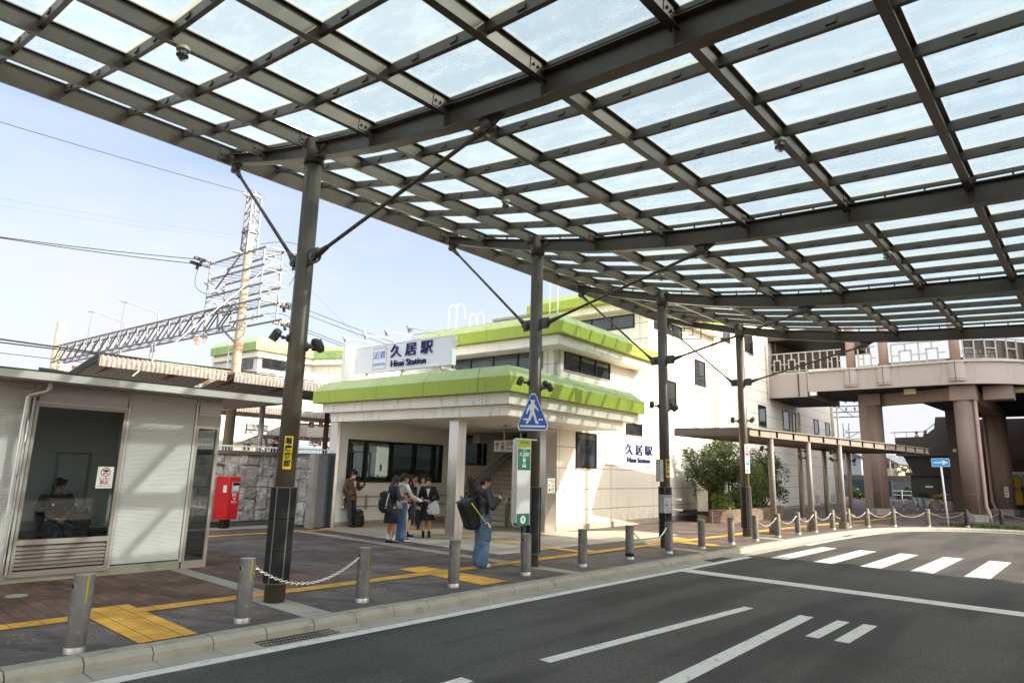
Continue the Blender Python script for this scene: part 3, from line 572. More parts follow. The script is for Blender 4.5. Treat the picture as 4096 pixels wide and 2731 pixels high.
M_STAIN = mat('stainless', (.60, .57, .53), .24, .9, var=.03, scale=.4)
M_FRAME = mat('bronze_frame', '24221f', .4, .3); M_SEALED = M_DARK
M_CEIL = mat('ceiling_panel', 'e2dccd', .6, var=.04); M_STONE = mat('stair_stone', 'b9b2a4', .7, var=.2, scale=14)
TH = R(3.6); E0 = (16.6, 12.89, 0)
def uw(u, v, z=0): return (E0[0]+u*math.cos(TH)-v*math.sin(TH), E0[1]+u*math.sin(TH)+v*math.cos(TH), z)
ST = thing('station_building', 'cream panel station building with lime green roof edges and an open porch', 'station building', E0, TH)
def mitre(path):
    out = []; n = len(path)
    for i in range(n):
        p = Vector(path[i]); ns = []
        if i > 0: d = (p-Vector(path[i-1])).normalized(); ns.append(Vector((d.y, -d.x)))
        if i < n-1: d = (Vector(path[i+1])-p).normalized(); ns.append(Vector((d.y, -d.x)))
        m_ = ns[0] if len(ns) == 1 else (ns[0]+ns[1])/(1+ns[0].dot(ns[1])); out.append((p, -m_))
    return out
def fascia(name, path, joints, z0, prof, mats, parent, gap=.016, inner=.7, fmi=None):
    """path in plan with the outside on its right; prof: (inset, dz) bottom to top; joints: distances along path segments as points"""
    mp = mitre(path); b = MB()
    for i in range(len(path)-1):
        (p, mi), (q, mj) = mp[i], mp[i+1]; d = q-p; L = d.length; ts = [0]+sorted([(Vector(j)-p).dot(d)/L/L for j in joints if abs((Vector(j)-p).cross(d))/L < .05 and 0 < (Vector(j)-p).dot(d)/L < L])+[1]
        for k in range(len(ts)-1):
            t0 = ts[k]+(gap/2/L if k else 0); t1 = ts[k+1]-(gap/2/L if k < len(ts)-2 else 0)
            def at(t, ins): a = (p+mi*ins).lerp(q+mj*ins, t); return a
            vs = []
            for t in (t0, t1):
                for ins, z in prof: a = at(t, ins); vs.append((a.x, a.y, z0+z))
                a = at(t, inner); vs.append((a.x, a.y, z0+prof[-1][1])); vs.append((a.x, a.y, z0))
            n = len(prof)+2
            for j in range(n):
                b.m(0 if fmi is None or j >= len(fmi) else fmi[j]); b.add([vs[j], vs[(j+1) % n], vs[n+(j+1) % n], vs[n+j]], [(0, 1, 2, 3)])
            b.m(0).add(vs[:n], [tuple(range(n))]); b.add(vs[n:], [tuple(range(n-1, -1, -1))])
        ins = .03; bb = [at(t, x) for t in (0, 1) for x in (ins, inner-.02)]
        b.m(len(mats)-1).prism([(bb[0].x, bb[0].y, z0+.02), (bb[2].x, bb[2].y, z0+.02), (bb[3].x, bb[3].y, z0+.02), (bb[1].x, bb[1].y, z0+.02)], (0, 0, prof[-1][1]*.55))
    return b.build(name, mats, parent)
GP = [(0, 0), (0, .37), (.32, .68)]
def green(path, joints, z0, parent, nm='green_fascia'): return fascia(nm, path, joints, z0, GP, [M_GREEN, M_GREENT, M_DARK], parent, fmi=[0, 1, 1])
def band(path, joints, z0, h, parent, inner=.7): return fascia('cream_band', path, joints, z0, [(0, 0), (0, h)], [M_BAND, M_DARK], parent, gap=.01, inner=inner)
# porch roof slab
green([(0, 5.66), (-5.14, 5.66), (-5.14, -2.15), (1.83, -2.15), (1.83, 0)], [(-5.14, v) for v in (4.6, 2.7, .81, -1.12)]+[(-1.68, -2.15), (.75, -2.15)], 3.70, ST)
band([(0, 5.44), (-4.92, 5.44), (-4.92, -1.95), (1.77, -1.95), (1.77, 0)], [(-4.92, v) for v in (4.5, 2.6, .7, -1.1)]+[(-1.9, -1.95), (.7, -1.95)], 3.42, .275, ST)
band([(0, 5.22), (-4.73, 5.22), (-4.73, -1.74), (1.17, -1.74), (1.17, 0)], [(-4.73, v) for v in (3.7, 1.2, -1.5)]+[(-2.2, -1.74)], 3.15, .265, ST)
b = MB(); b.box(-4.4, 1.1, -1.4, 5.1, 3.152, 3.2); b.build('soffit', M_CEIL, ST); b = MB(); b.box(-4.7, 1.4, -1.7, 5.3, 4.2, 4.3); b.build('porch_roof', M_CONC, ST)
b = MB()
for u, v in ((-3.45, -.51), (-1.15, 1.54), (-1.11, -.62), (-3.54, 3.72), (-1.27, 3.57), (-3.53, -.9), (-3.41, 1.68)): b.lathe([(.09, 3.142), (.1, 3.148), (.1, 3.152)], (u, v, 0), 20)
b.build('downlight', M_PAPER, ST)
b = MB(); b.lathe([(.0, 3.05), (.05, 3.06), (.065, 3.09), (.07, 3.11), (.13, 3.12), (.14, 3.15)], (-1.9, .47, 0), 24); b.build('dome_camera', M_PANEL, ST)
# porch pillars
b = MB(); b.box(-4.22, -4.065, .32, .65, 0, 3.15); b.box(-4.055, -3.9, .32, .65, 0, 3.15); b.box(-4.07, -4.05, .335, .64, 0, 3.15); b.build('pillar', M_STAIN, ST)
b = MB(); b.box(-4.62, -4.5, 5.0, 5.35, 0, 3.15); b.build('jamb', M_STAIN, ST); b = MB(); b.box(-4.66, -4.62, 4.98, 5.37, 0, 2.2); b.build('jamb_guard', mat('dark_steel_sheet', (.1, .105, .11), .4, .6), ST)
b = MB(); b.box(-.58, -.02, -.012, .4, 0, 3.15); b.box(-.02, .012, -.02, .42, 0, 3.15); b.build('jamb', M_STAIN, ST)
# inner walls with window openings
def wall_u(v0, v1, u0, u1, z0, z1, holes, name, m):
    b = MB(); us = sorted({u0, u1}|{h[0] for h in holes}|{h[1] for h in holes})
    for a, c in zip(us, us[1:]):
        hs = sorted([h for h in holes if h[0] <= a and h[1] >= c], key=lambda h: h[2]); z = z0
        for h in hs: b.box(a, c, v0, v1, z, h[2]); z = h[3]
        b.box(a, c, v0, v1, z, z1)
    return b.build(name, m, ST)
wall_u(5.05, 5.2, -4.5, 7, .15, 5.6, [(-4.14, .1, 1.33, 2.66), (1.29, 2.56, 1.98, 3.1)], 'porch_wall', M_WALLIN)
b = MB(); b.box(-4.5, .45, 5.03, 5.2, 0, .15); b.build('porch_plinth', M_CONC, ST)
M_GLASSP = glass('porch_glass', (.40, .43, .43), .0)
def opening(us, v, z0, z1, m=M_GLASSP, name='window'):
    b = MB(); u0, u1 = us[0], us[-1]; b.box(u0, u1, v-.03, v+.1, z0, z0+.05); b.box(u0, u1, v-.03, v+.1, z1-.06, z1)
    for u in us: b.box(u-.045 if u > u0 else u, u+.045 if u < u1 else u, v-.03, v+.1, z0, z1)
    w = b.build(name, M_FRAME, ST); b = MB(); b.box(u0+.02, u1-.02, v+.05, v+.058, z0+.03, z1-.03); b.build('pane', m, w); return w
opening([-4.14, -3.38, -2.31, -1.25, -.3, .1], 5.05, 1.33, 2.66); opening([1.29, 2.2, 2.56], 5.05, 1.98, 3.1)
b = MB(); b.box(1.72, 2.42, 4.7, 5.03, 2.83, 3.15); b.build('ceiling_box', M_CEIL, ST)
b = MB(); b.box(.06, 7, .2, .3, 0, 5.6); b.box(6.9, 7, .2, 5.1, 0, 5.6); b.build('stair_wall', M_WALLIN, ST)
# stairs
for k in range(17):
    b = MB(); u = .35+k*.3; z = (k+1)*.163; b.box(u, u+.32, .3, 5.05, 0, z) if k < 16 else b.box(u, 6.9, .3, 5.05, 0, z); b.m(1).box(u-.012, u+.05, .3, 5.05, z-.03, z+.003); b.build('step', [M_STONE, M_STAIN], ST)
b = MB()
for dz in (0, -.26):
    b.tube([(.6, 4.93, .95+dz), (1.0, 4.93, 1.0+dz), (6.2, 4.93, 3.85+dz)], .022, 10)
for k in range(4): u = 1.4+k*1.4; z = 1.0+(u-1)*.548; b.cyl((u, 4.93, z), (u, 4.93, z-.26), .016); b.cyl((u, 4.93, z-.13), (u, 5.05, z-.13), .012)
b.build('stair_handrail', M_STAIN, ST)
b = MB()
for z in (.89, .6):
    b.tube([(-4.25, 5.03, z-.06), (-4.25, 4.95, z-.03), (-4.22, 4.94, z), (.3, 4.94, z), (.35, 4.95, z-.03), (.35, 5.03, z-.06)], .02, 8)
for u in (-4.15, -3.3, -1.6, -.4): b.box(u-.03, u+.03, 4.985, 5.05, .5, .93); b.box(u-.012, u+.012, 4.93, 5.0, .57, .6); b.box(u-.012, u+.012, 4.93, 5.0, .86, .89)
b.build('wall_handrail', M_STAIN, ST)
b = MB(); b.box(.07, .16, 1.95, 2.05, 0, .95); b.box(.07, .36, 1.95, 2.05, 0, .74); b.m(1).box(.36, 2.2, 1.96, 2.04, 0.15, .74+.02); b.m(0).tube([(.2, 2.0, .74), (.2, 2.0, .9), (.23, 2.0, .93), (.8, 2.0, .95), (1.6, 2.0, 1.2)], .018, 8); b.build('stair_divider', [M_STAIN, M_WALLIN], ST)
# upper storeys
b = MB(); b.box(0, .15, 0, 5.6, 3.3, 6.05); b.box(0, .15, 5.6, 9.7, 3.3, 5.85); b.box(.15, 7, 9.55, 9.7, 3.3, 5.85); b.box(.15, 6.6, 5.2, 9.55, 5.7, 5.85); b.build('upper_wall', M_WALL, ST)
b = MB(); b.box(.0, 6.55, 0, .15, .18, 6.05); b.box(6.55, 13.4, 0, .15, .18, 8.8); b.box(13.4, 37.0, 0, .15, .18, 11); b.box(36.9, 37.05, .15, 14, .18, 11); b.box(6.55, 6.7, .15, 14, 5.9, 8.8); b.build('side_wall', M_WALL, ST)
b = MB(); b.box(.012, 36.98, -.03, .1, 0, .185); b.build('plinth', M_BASE, ST)
b = MB(); b.box(.15, 6.5, .1, 5.5, 6.0, 6.15); b.box(6.7, 13.4, .1, 14, 8.75, 8.9); b.box(13.3, 37, .1, 14, 10.9, 11.05); b.build('roof', M_CONC, ST)
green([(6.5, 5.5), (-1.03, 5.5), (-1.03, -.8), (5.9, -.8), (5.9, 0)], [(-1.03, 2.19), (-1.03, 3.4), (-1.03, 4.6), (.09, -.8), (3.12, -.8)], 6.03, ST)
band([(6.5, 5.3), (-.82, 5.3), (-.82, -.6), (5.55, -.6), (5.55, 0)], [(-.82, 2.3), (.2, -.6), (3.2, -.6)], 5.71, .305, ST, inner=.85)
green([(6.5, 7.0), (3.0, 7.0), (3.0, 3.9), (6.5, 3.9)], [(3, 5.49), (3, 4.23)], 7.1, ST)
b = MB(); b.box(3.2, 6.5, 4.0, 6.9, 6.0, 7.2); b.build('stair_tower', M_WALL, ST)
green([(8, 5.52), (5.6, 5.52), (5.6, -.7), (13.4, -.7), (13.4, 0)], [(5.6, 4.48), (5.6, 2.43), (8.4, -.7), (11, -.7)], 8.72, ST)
band([(8, 5.3), (5.95, 5.3), (5.95, -.5), (13.4, -.5), (13.4, 0)], [(5.95, 2.6), (8.4, -.5)], 8.42, .29, ST, inner=.7)
def win_v(u0, u1, z0, z1, n=1, open_=0):
    b = MB(); f = .05
    b.box(u0, u1, -.05, .0, z0, z0+f); b.box(u0, u1, -.05, .0, z1-f, z1)
    for k in range(n+1): u = u0+(u1-u0)*k/n; w = f if k in (0, n) else f*.8; b.box(u-(0 if k == 0 else w), u+(0 if k == n else w), -.05, .0, z0+f, z1-f)
    b.m(1).box(u0-.02, u1+.02, -.06, .0, z0-.03, z0-.002)
    w = b.build('window', [M_FRAME, M_ALU], ST); b = MB(); b.box(u0+f*.5, u1-f*.5, -.02, -.012, z0+f*.5, z1-f*.5); b.build('pane', M_WIN, w)
def win_u(u, v0, v1, z0, z1, vs=()):
    b = MB(); f = .05; b.box(u-.05, u, v0, v1, z0, z0+f); b.box(u-.05, u, v0, v1, z1-f, z1)
    for v in (v0+f/2, v1-f/2)+tuple(vs): b.box(u-.05, u, v-f*.6, v+f*.6, z0+f, z1-f)
    w = b.build('window', M_FRAME, ST); b = MB(); b.box(u-.02, u-.012, v0+.02, v1-.02, z0+.02, z1-.02); b.build('pane', M_WINB, w)
M_WINB = mat('sky_window', (.05, .06, .07), .05, var=.2, spec=.9)
win_v(1.12, 2.4, 1.96, 3.14)
for a in ((4.55, 5.8, 3.24, 3.7, 1), (.38, 3.33, 5.1, 5.75, 3), (8.0, 9.0, 4.54, 5.72, 1), (11.1, 12.3, 5.86, 7.06, 1), (14.46, 15.72, 8.5, 9.7, 1), (18.0, 19.3, 8.47, 9.9, 1), (19.85, 21.1, 4.6, 5.8, 1), (24.4, 25.7, 4.7, 5.87, 1), (26.4, 27.1, 4.7, 5.87, 1), (31.65, 32.85, 4.93, 5.9, 1), (34.85, 36.1, 5.0, 5.9, 1)): win_v(*a)
# open casements high on the wall
b = MB(); b.box(7.0, 9.75, -.04, 0, 7.72, 7.77); b.box(7.0, 9.75, -.04, 0, 8.2, 8.25)
for u in (7.0, 7.9, 8.8, 9.7): b.box(u, u+.05, -.04, 0, 7.77, 8.2)
cw = b.build('casement_window', M_FRAME, ST); b = MB(); b.box(7.05, 9.7, -.02, -.012, 7.74, 8.2); b.build('pane', M_WIN, cw)
for u in (7.05, 7.95, 8.85):
    b = MB(); X = Matrix.Translation((u+.85, -.04, 0)) @ Matrix.Rotation(R(-62), 4, 'Z'); b.X = X
    for q in ((-.02, .02), (.8, .84)): b.box(q[0], q[1], -.02, .02, 7.74, 8.24)
    b.box(0, .82, -.02, .02, 7.72, 7.76); b.box(0, .82, -.02, .02, 8.2, 8.24); b.build('open_sash', M_FRAME, cw)
win_u(0, .6, 4.63, 5.12, 5.72, (1.6, 2.68, 3.72)); win_u(0, 5.4, 9.3, 5.05, 5.5, (6.5, 7.6, 8.4)); win_u(6.55, .64, 3.6, 7.74, 8.33, (1.7, 2.68))
b = MB()
for u in (13.35, 13.62): b.tube([(u, -.08, 8.8), (u-.05*(u < 13.5), -.08, 8.5), (u-.1*(u < 13.5), -.08, 8.2), (u-.1*(u < 13.5), -.08, .2)], .05, 10)
b.tube([(27.7, -.1, 6.0), (27.7, -.1, .2)], .07, 10); b.tube([(36.85, -.1, 10.9), (36.85, -.1, .05)], .09, 10); b.tube([(21.55, -.1, 10.5), (21.55, -.1, 6.2)], .06, 10); b.build('downpipe', mat('cream_pipe', 'd6cfb9', .5), ST)
b = MB(); b.box(30.6, 31.9, -.04, 0, .1, 2.35); b.box(33.2, 34.5, -.04, 0, .1, 2.35); b.box(35.0, 36.4, -.04, 0, .1, 2.35)
for u in (31.25, 33.85, 35.7): b.m(1).box(u-.006, u+.006, -.045, -.035, .12, 2.33)
for u in (30.75, 31.4, 33.3, 35.1, 35.85):
    for k in range(8): b.m(1).box(u, u+.4, -.046, -.036, .2+k*.07, .23+k*.07)
b.build('service_door', [M_BAND, M_DARK], ST)
# cream tiled paper notice on the jamb
nt_ = thing('notice_sheet', 'white paper notice with small pictures taped to the steel jamb', 'notice', uw(-.27, -.016, 1.4), TH)
b = MB(); b.box(-.19, .19, -.002, 0, -.22, .22); b.build('sheet', M_PAPER, nt_)
b = MB(); b.box(-.16, .16, -.0035, -.002, .14, .165)
for z in (.07, .0, -.03): b.box(-.02, .15, -.0035, -.002, z, z+.012)
b.prism([(-.14, -.003, -.02), (-.07, -.003, -.02), (-.105, -.003, .09)], (0, -.001, 0)); b.box(-.14, -.06, -.0035, -.002, -.17, -.08); b.build('print', mat('grey_print', '5a5a5a', .6), nt_)
b = MB()
for z in (.1, -.08, -.11, -.14): b.box(-.02, .14, -.0035, -.002, z, z+.012)
b.build('red_print', M_RED, nt_)
# ------------------------------------------------------------------ station name boards
M_SIGNW = mat('sign_white', (.84, .85, .86), .35, var=.03); M_NAVY = mat('navy_letter', (.02, .018, .13), .4, var=.03); M_BLUE = mat('blue_letter', (.03, .16, .55), .4, var=.03); M_RING = mat('red_ring', (.62, .1, .05), .4, var=.03)
def rrect(cx, cy, w, h, r, n=5):
    P = []
    for sx, sy, a in ((1, -1, -90), (1, 1, 0), (-1, 1, 90), (-1, -1, 180)):
        for k in range(n+1): t = R(a+90*k/n); P.append((cx+sx*(w/2-r)+r*math.cos(t), cy+sy*(h/2-r)+r*math.sin(t)))
    return P
def signboard(o, w, h, X):
    """board face in local x (right), z (up); y towards the back. X: layout (logo cx,w,h ; kanji x,size ; latin x,size)"""
    lx, lw, lh, kx, ks, kz, ex, es, ez, xs = X
    outer = rrect(lx, 0, lw, lh, .05*lh*2); inn = rrect(lx, 0, lw-.05*lh, lh-.05*lh, .045*lh*2); b = MB(); n = len(outer)
    b.add([(x, -.004, z) for x, z in outer]+[(x, -.004, z) for x, z in inn], [(i, (i+1) % n, n+(i+1) % n, n+i) for i in range(n)]); b.build('logo_ring', M_RING, o)
    text('近鉄', lh*.38, (lx, -.006, lh*.13), (1, 0, 0), M_BLUE, o, xs=xs); text('KINTETSU', lh*.17, (lx, -.006, -lh*.28), (1, 0, 0), M_BLUE, o, xs=xs*.95)
    text('久 居 駅', ks, (kx, -.03, kz), (1, 0, 0), M_NAVY, o, ext=.022, xs=xs*1.12, bold=.0); text('Hisai Station', es, (ex, -.03, ez), (1, 0, 0), M_NAVY, o, ext=.022, xs=xs, bold=.0)
sb = thing('roof_sign', 'large white station name board standing on the porch roof below four lamps', 'sign board', uw(-4.3, 2.70, 5.07), TH-R(90))
b = MB(); b.box(-2.09, 2.09, 0, .14, -.405, .405); b.build('board', M_SIGNW, sb)
b = MB(); b.box(-2.11, 2.11, -.012, .15, .40, .42); b.box(-2.11, 2.11, -.012, .15, -.42, -.40); b.box(-2.11, -2.085, -.012, .15, -.4, .4); b.box(2.085, 2.11, -.012, .15, -.4, .4); b.build('edge_trim', M_ALUW, sb)
M_WPAINT = mat('white_steel', (.72, .72, .70), .4, var=.05)
b = MB()
for x in (-1.6, .0, 1.55): b.bar((x, .07, -.4), (x, .07, -.85), .05); b.bar((x, .07, -.44), (x, .75, -.44), .05); b.bar((x, .75, -.44), (x, .9, -.85), .05); b.bar((x, .07, -.8), (x, .9, -.8), .05)
b.build('support_frame', M_WPAINT, sb)
signboard(sb, 4.18, .81, (-.93, .62, .67, .46, .42, .14, .36, .275, -.22, 1.08))
for k, (va, vh) in enumerate(((3.98, 4.3), (3.05, 3.38), (2.12, 2.43), (1.19, 1.5))):
    lm = thing('sign_lamp', ['leftmost of four white lamps on arms over the roof sign', 'second from left of four white lamps over the roof sign', 'third from left of four white lamps over the roof sign', 'rightmost of four white lamps on arms over the roof sign'][k], 'sign lamp', uw(-4.3, va, 5.49), TH-R(90), 'lamps over the roof sign')
    b = MB(); b.tube([(0, .05, -.02), (0, .03, .05), (-.02, -.02, .09), (-.1, -.3, .12), (-.26, -.8, .14), (-.28, -.86, .13)], .015, 8); b.build('arm', M_WPAINT, lm)
    b = MB(); a = Vector((-.28, -.88, .16)); d = Vector((.25, .45, -.86)).normalized(); b.cyl(a-d*.05, a+d*.12, .055, .075, 14); b.cyl(a+d*.12, a+d*.15, .085, .085, 14); b.build('lamp_head', M_WPAINT, lm)
ws = thing('wall_sign', 'white station name board fixed flat to the sunlit station wall', 'sign board', uw(4.88, -.06, 2.545), TH)
b = MB(); b.box(-1.82, 1.82, 0, .06, -.435, .435); b.build('board', M_SIGNW, ws, bevel=.01)
signboard(ws, 3.64, .87, (-.87, .74, .68, .55, .44, .14, .52, .29, -.22, 1.25))
# ladders on the roof
def ladder(name_label, u, v0, v1, z0, z1, hook=True):
    o = thing('roof_ladder', name_label, 'ladder', uw(u, (v0+v1)/2, z0), TH, 'white cat ladders on the roofs'); w = (v1-v0)/2; H = z1-z0; b = MB()
    for s in (-w, w):
        pts = [(0, s, 0), (0, s, H-.2)]+([(.22*(1-math.cos(t)), s, H-.2+.22*math.sin(t)) for t in (.5, 1., 1.57, 2.1, 2.7, 3.1)]+[(.44, s, H-.5)] if hook else []); b.tube(pts, .014, 8)
    for k in range(int(H/.38)): z = .25+k*.38; b.cyl((0, -w, z), (0, w, z), .012)
    b.build('ladder_frame', M_WPAINT, o)
ladder('white ladder with curled top behind the roof sign', -.4, 4.18, 4.56, 5.3, 7.75); ladder('white ladder leaning on the uppermost green roof edge', 5.35, 3.66, 4.08, 8.4, 10.4); ladder('small distant white ladder above the middle roof', 2.8, 6.0, 6.4, 6.5, 8.3)
# hanging direction sign
hs = thing('hanging_sign', 'hanging white direction sign with an arrow and a train over the stairs', 'sign', uw(-.5, 1.4, 2.6), TH-R(90))
b = MB(); b.box(-.74, .74, 0, .1, -.2, .2); b.build('board', M_PAPER, hs)
b = MB()
for q in ((-.75, .75, .185, .205), (-.75, .75, -.205, -.185), (-.755, -.74, -.2, .2), (.74, .755, -.2, .2)): b.box(q[0], q[1], -.01, .11, q[2], q[3])
b.build('frame', M_FRAME, hs)
b = MB(); b.box(-.62, -.59, -.004, .0, -.12, .06); b.prism([(-.605, -.003, .13), (-.69, -.003, .03), (-.66, -.003, .02), (-.605, -.003, .08), (-.55, -.003, .02), (-.52, -.003, .03)], (0, -.001, 0)); b.build('arrow', M_BLACK, hs)
b = MB(); P = rrect(-.37, .02, .12, .17, .03); b.prism([(x, -.003, z) for x, z in P], (0, -.001, 0)); b.bar((-.42, -.003, -.13), (-.39, -.003, -.06), .014); b.bar((-.32, -.003, -.13), (-.35, -.003, -.06), .014); b.box(-.43, -.31, -.004, -.002, -.115, -.1); b.build('train_mark', M_BLACK, hs)
b = MB(); b.box(-.415, -.325, -.006, -.004, .01, .065); b.box(-.41, -.39, -.006, -.004, -.045, -.025); b.box(-.35, -.33, -.006, -.004, -.045, -.025); b.build('train_window', M_PAPER, hs)
text('近鉄線', .15, (-.22, -.004, .06), (1, 0, 0), M_BLACK, hs, align='LEFT'); text('Kintetsu Line', .115, (-.22, -.004, -.09), (1, 0, 0), M_BLACK, hs, align='LEFT')
b = MB(); b.box(-.36, -.33, .03, .06, .2, .55); b.box(.33, .36, .03, .06, .2, .55); b.build('hanger', M_STAIN, hs)
# ------------------------------------------------------------------ stone wall and platform
def stone_mat():
    t = NT('rough_stone'); tc = t.n('TexCoord').outputs['Object']; at = t.n('Attribute', attribute_name='stone'); sp = t.n('SeparateColor', i0=at.outputs['Color'])
    n1 = t.noise(tc, 16, 8, .7); n2 = t.noise(tc, 2.6, 5, .6); n3 = t.noise(t.n('Mapping', I_Vector=tc, I_Scale=(1.5, 1.5, .25)).outputs[0], 5, 6, .6)
    v = t.math('MULTIPLY', t.rng(n1, .3, .72, .5, 1.45), t.math('MULTIPLY', t.rng(n2, .3, .7, .7, 1.25), t.rng(sp.outputs[0], 0, 1, .72, 1.22)))
    c = t.mix(1., (.42, .39, .345, 1), v, 'MULTIPLY'); c = t.mix(t.rng(n3, .52, .72, 0, .6), c, (.085, .075, .06, 1)); c = t.mix(sp.outputs[1], c, (.045, .04, .033, 1))
    t.base(c); t.b.inputs['Roughness'].default_value = .92; t.bump(t.math('ADD', n1, t.math('MULTIPLY', n2, .5)), .9, .03); return t.M
M_STONEW = stone_mat()
sw_ = thing('stone_wall', 'grey rough stone retaining wall below the platform railing', 'retaining wall', (0, 19.45, 0))
def rough_wall(x0, x1, z0, z1, y, name, m, parent, sx=.032, seed=0):
    """random ashlar: rectangles of one or two modules, rough broken faces and sunk joints"""
    rnd = random.Random(seed+3); mw, mh = .36, .33; nx_, nz_ = int((x1-x0)/mw)+1, int((z1-z0)/mh)+1; cell = {}; rects = []
    for j in range(nz_):
        for i in range(nx_):
            if (i, j) in cell: continue
            w = rnd.choice((1, 1, 2, 2)); h = rnd.choice((1, 1, 2))
            while w > 1 and (i+1, j) in cell: w = 1
            if any((i+a, j+c) in cell for a in range(w) for c in range(h)): w = h = 1
            k = len(rects); rects.append((x0+i*mw, x0+(i+w)*mw, z0+j*mh, z0+(j+h)*mh, rnd.random(), rnd.uniform(-.12, .12), rnd.uniform(-.12, .12), rnd.random()*50))
            for a in range(w):
                for c in range(h): cell[(i+a, j+c)] = k
    nx = int((x1-x0)/sx); nz = int((z1-z0)/sx); vs = []; fs = []; cols = []
    for jj in range(nz+1):
        for ii in range(nx+1):
            x = x0+(x1-x0)*ii/nx; z = z0+(z1-z0)*jj/nz; wx = x+.03*mnoise.noise(Vector((x*4, z*4, seed))); wz = z+.03*mnoise.noise(Vector((x*4, z*4, seed+9)))
            k = cell.get((min(max(int((wx-x0)/mw), 0), nx_-1), min(max(int((wz-z0)/mh), 0), nz_-1)), 0); r = rects[k]; e_ = min(wx-r[0], r[1]-wx, wz-r[2], r[3]-wz)
            f = mnoise.fractal(Vector((x*5, z*5, r[7])), 1., 2., 4); d = .02*max(0, min(1, e_/.035))+.035*f*min(1, max(0, e_/.05))+((x-(r[0]+r[1])/2)*r[5]+(z-(r[2]+r[3])/2)*r[6]); jn = max(0, 1-max(0, e_)/.022)
            vs.append((x, y-d, z)); cols += [r[4], jn, 0, 1]
    for jj in range(nz):
        for ii in range(nx): a = jj*(nx+1)+ii; fs.append((a, a+1, a+nx+2, a+nx+1))
    me = bpy.data.meshes.new(name); me.from_pydata(vs, [], fs); at = me.color_attributes.new('stone', 'FLOAT_COLOR', 'POINT'); at.data.foreach_set('color', cols); me.materials.append(m); me.polygons.foreach_set('use_smooth', [False]*len(fs))
    o = bpy.data.objects.new(name, me); COL.objects.link(o); o.parent = parent; return o
rough_wall(-6, 10.75, .12, 2.08, 0, 'stone_face', M_STONEW, sw_); b = MB(); b.box(-6, 10.75, .05, .4, 0, 2.08); b.build('wall_core', M_CONC, sw_)
b = MB(); b.box(-6, 10.72, -.09, .45, 2.08, 2.19); b.box(-6, 10.72, -.2, .3, -.02, .1); b.build('coping', mat('weathered_concrete', '57534a', .9, var=.25, scale=5, bump=.4, bscale=50), sw_)
rw = rough_wall(0, 1.75, .05, 2.08, 0, 'stone_face', M_STONEW, sw_, seed=9); rw.location = (10.72, -.04, 0); rw.rotation_euler = (0, 0, R(-77))
b = MB(); b.box(0, 1.72, -.02, .3, 2.08, 2.17); c_ = b.build('coping', MATS['weathered_concrete'], sw_, loc=(10.72, -.04, 0)); c_.rotation_euler = (0, 0, R(-77))
b = MB(); b.box(11.02, 11.16, -1.78, -1.5, 0, 2.15); b.build('end_post', M_CONC, sw_)
fs_ = thing('steel_plate', 'blue grey steel plate closing the gap beside the porch jamb', 'steel plate', (11.18, 17.72, 0), R(4))
b = MB(); b.box(0, .46, 0, .02, .02, 2.15)
for k in range(14): b.cyl((.06, -.002, .1+k*.15), (.06, 0.001, .1+k*.15), .01, n=6)
b.build('sheet', mat('blue_grey_steel', (.17, .19, .2), .5, .4, var=.15, scale=5), fs_); b = MB(); b.box(-.03, .0, -.01, .04, 0, 2.17); b.box(.46, .49, -.01, .04, 0, 2.17); b.build('side_rail', M_PANEL, fs_)
pl = thing('platform', 'raised concrete railway platform behind the stone wall', 'platform', (0, 20, 0))
b = MB(); b.box(-14, 11.5, 0, 7.2, .0, 1.12); b.box(11.5, 16.5, 2.2, 7.2, .0, 1.12); b.box(11, 40, 11, 17, 0, 1.12); b.build('deck', M_CONC, pl)
tr = MB(); tr.box(-60, 80, 27.3, 30.9, -.1, .12); struct(tr.build('track_bed', mat('ballast', '6b6057', .95, var=.35, scale=12, bump=.8, bscale=30)))
rl = thing('platform_railing', 'white steel railing along the platform edge above the stone wall', 'railing', (0, 22.0, 1.12))
b = MB(); b.bar((-8, 0, 1.27), (16.2, 0, 1.27), .06, .05); b.bar((-8, 0, .22), (16.2, 0, .22), .04)
for k in range(220):
    x = -8+k*.11; b.bar((x, 0, .22), (x, 0, 1.25), .02)
for k in range(15): x = -8+k*1.73; b.bar((x, 0, 0), (x, 0, 1.27), .055)
b.build('rail', M_WPAINT, rl)
# grass bank and fence seen through the porch window
gb = MB(); gb.prism([(11.5, 18.7, .2), (17.5, 19.0, .2), (17.5, 21.3, 1.42), (11.5, 21.3, 1.42)], (0, 0, .02)); gb.build('bank_soil', mat('soil', '4a4030', .95), None)['kind'] = 'structure'
gr = MB()
def blades(b, n, area, h, w=.012, zf=lambda x, y: 0):
    for _ in range(n):
        x, y = area(); z = zf(x, y); a = random.uniform(0, 6.28); hh = h*random.uniform(.4, 1.2); dx, dy = math.cos(a)*w, math.sin(a)*w; lx, ly = random.uniform(-.5, .5)*hh, random.uniform(-.5, .5)*hh
        b.add([(x-dx, y-dy, z), (x+dx, y+dy, z), (x+lx*.5+dx*.6, y+ly*.5+dy*.6, z+hh*.6), (x+lx, y+ly, z+hh), (x+lx*.5-dx*.6, y+ly*.5-dy*.6, z+hh*.6)], [(0, 1, 2, 3, 4)])
M_GRASS = mat('grass_green', (.07, .13, .02), .7, var=.4, scale=4)
blades(gr, 4500, lambda: (random.uniform(11.6, 17.4), random.uniform(18.9, 21.3)), .2, .014, lambda x, y: .2+(y-18.9)*.5)
tag(gr.build('bank_grass', M_GRASS), 'green grass bank seen through the porch window', 'grass', kind='stuff')
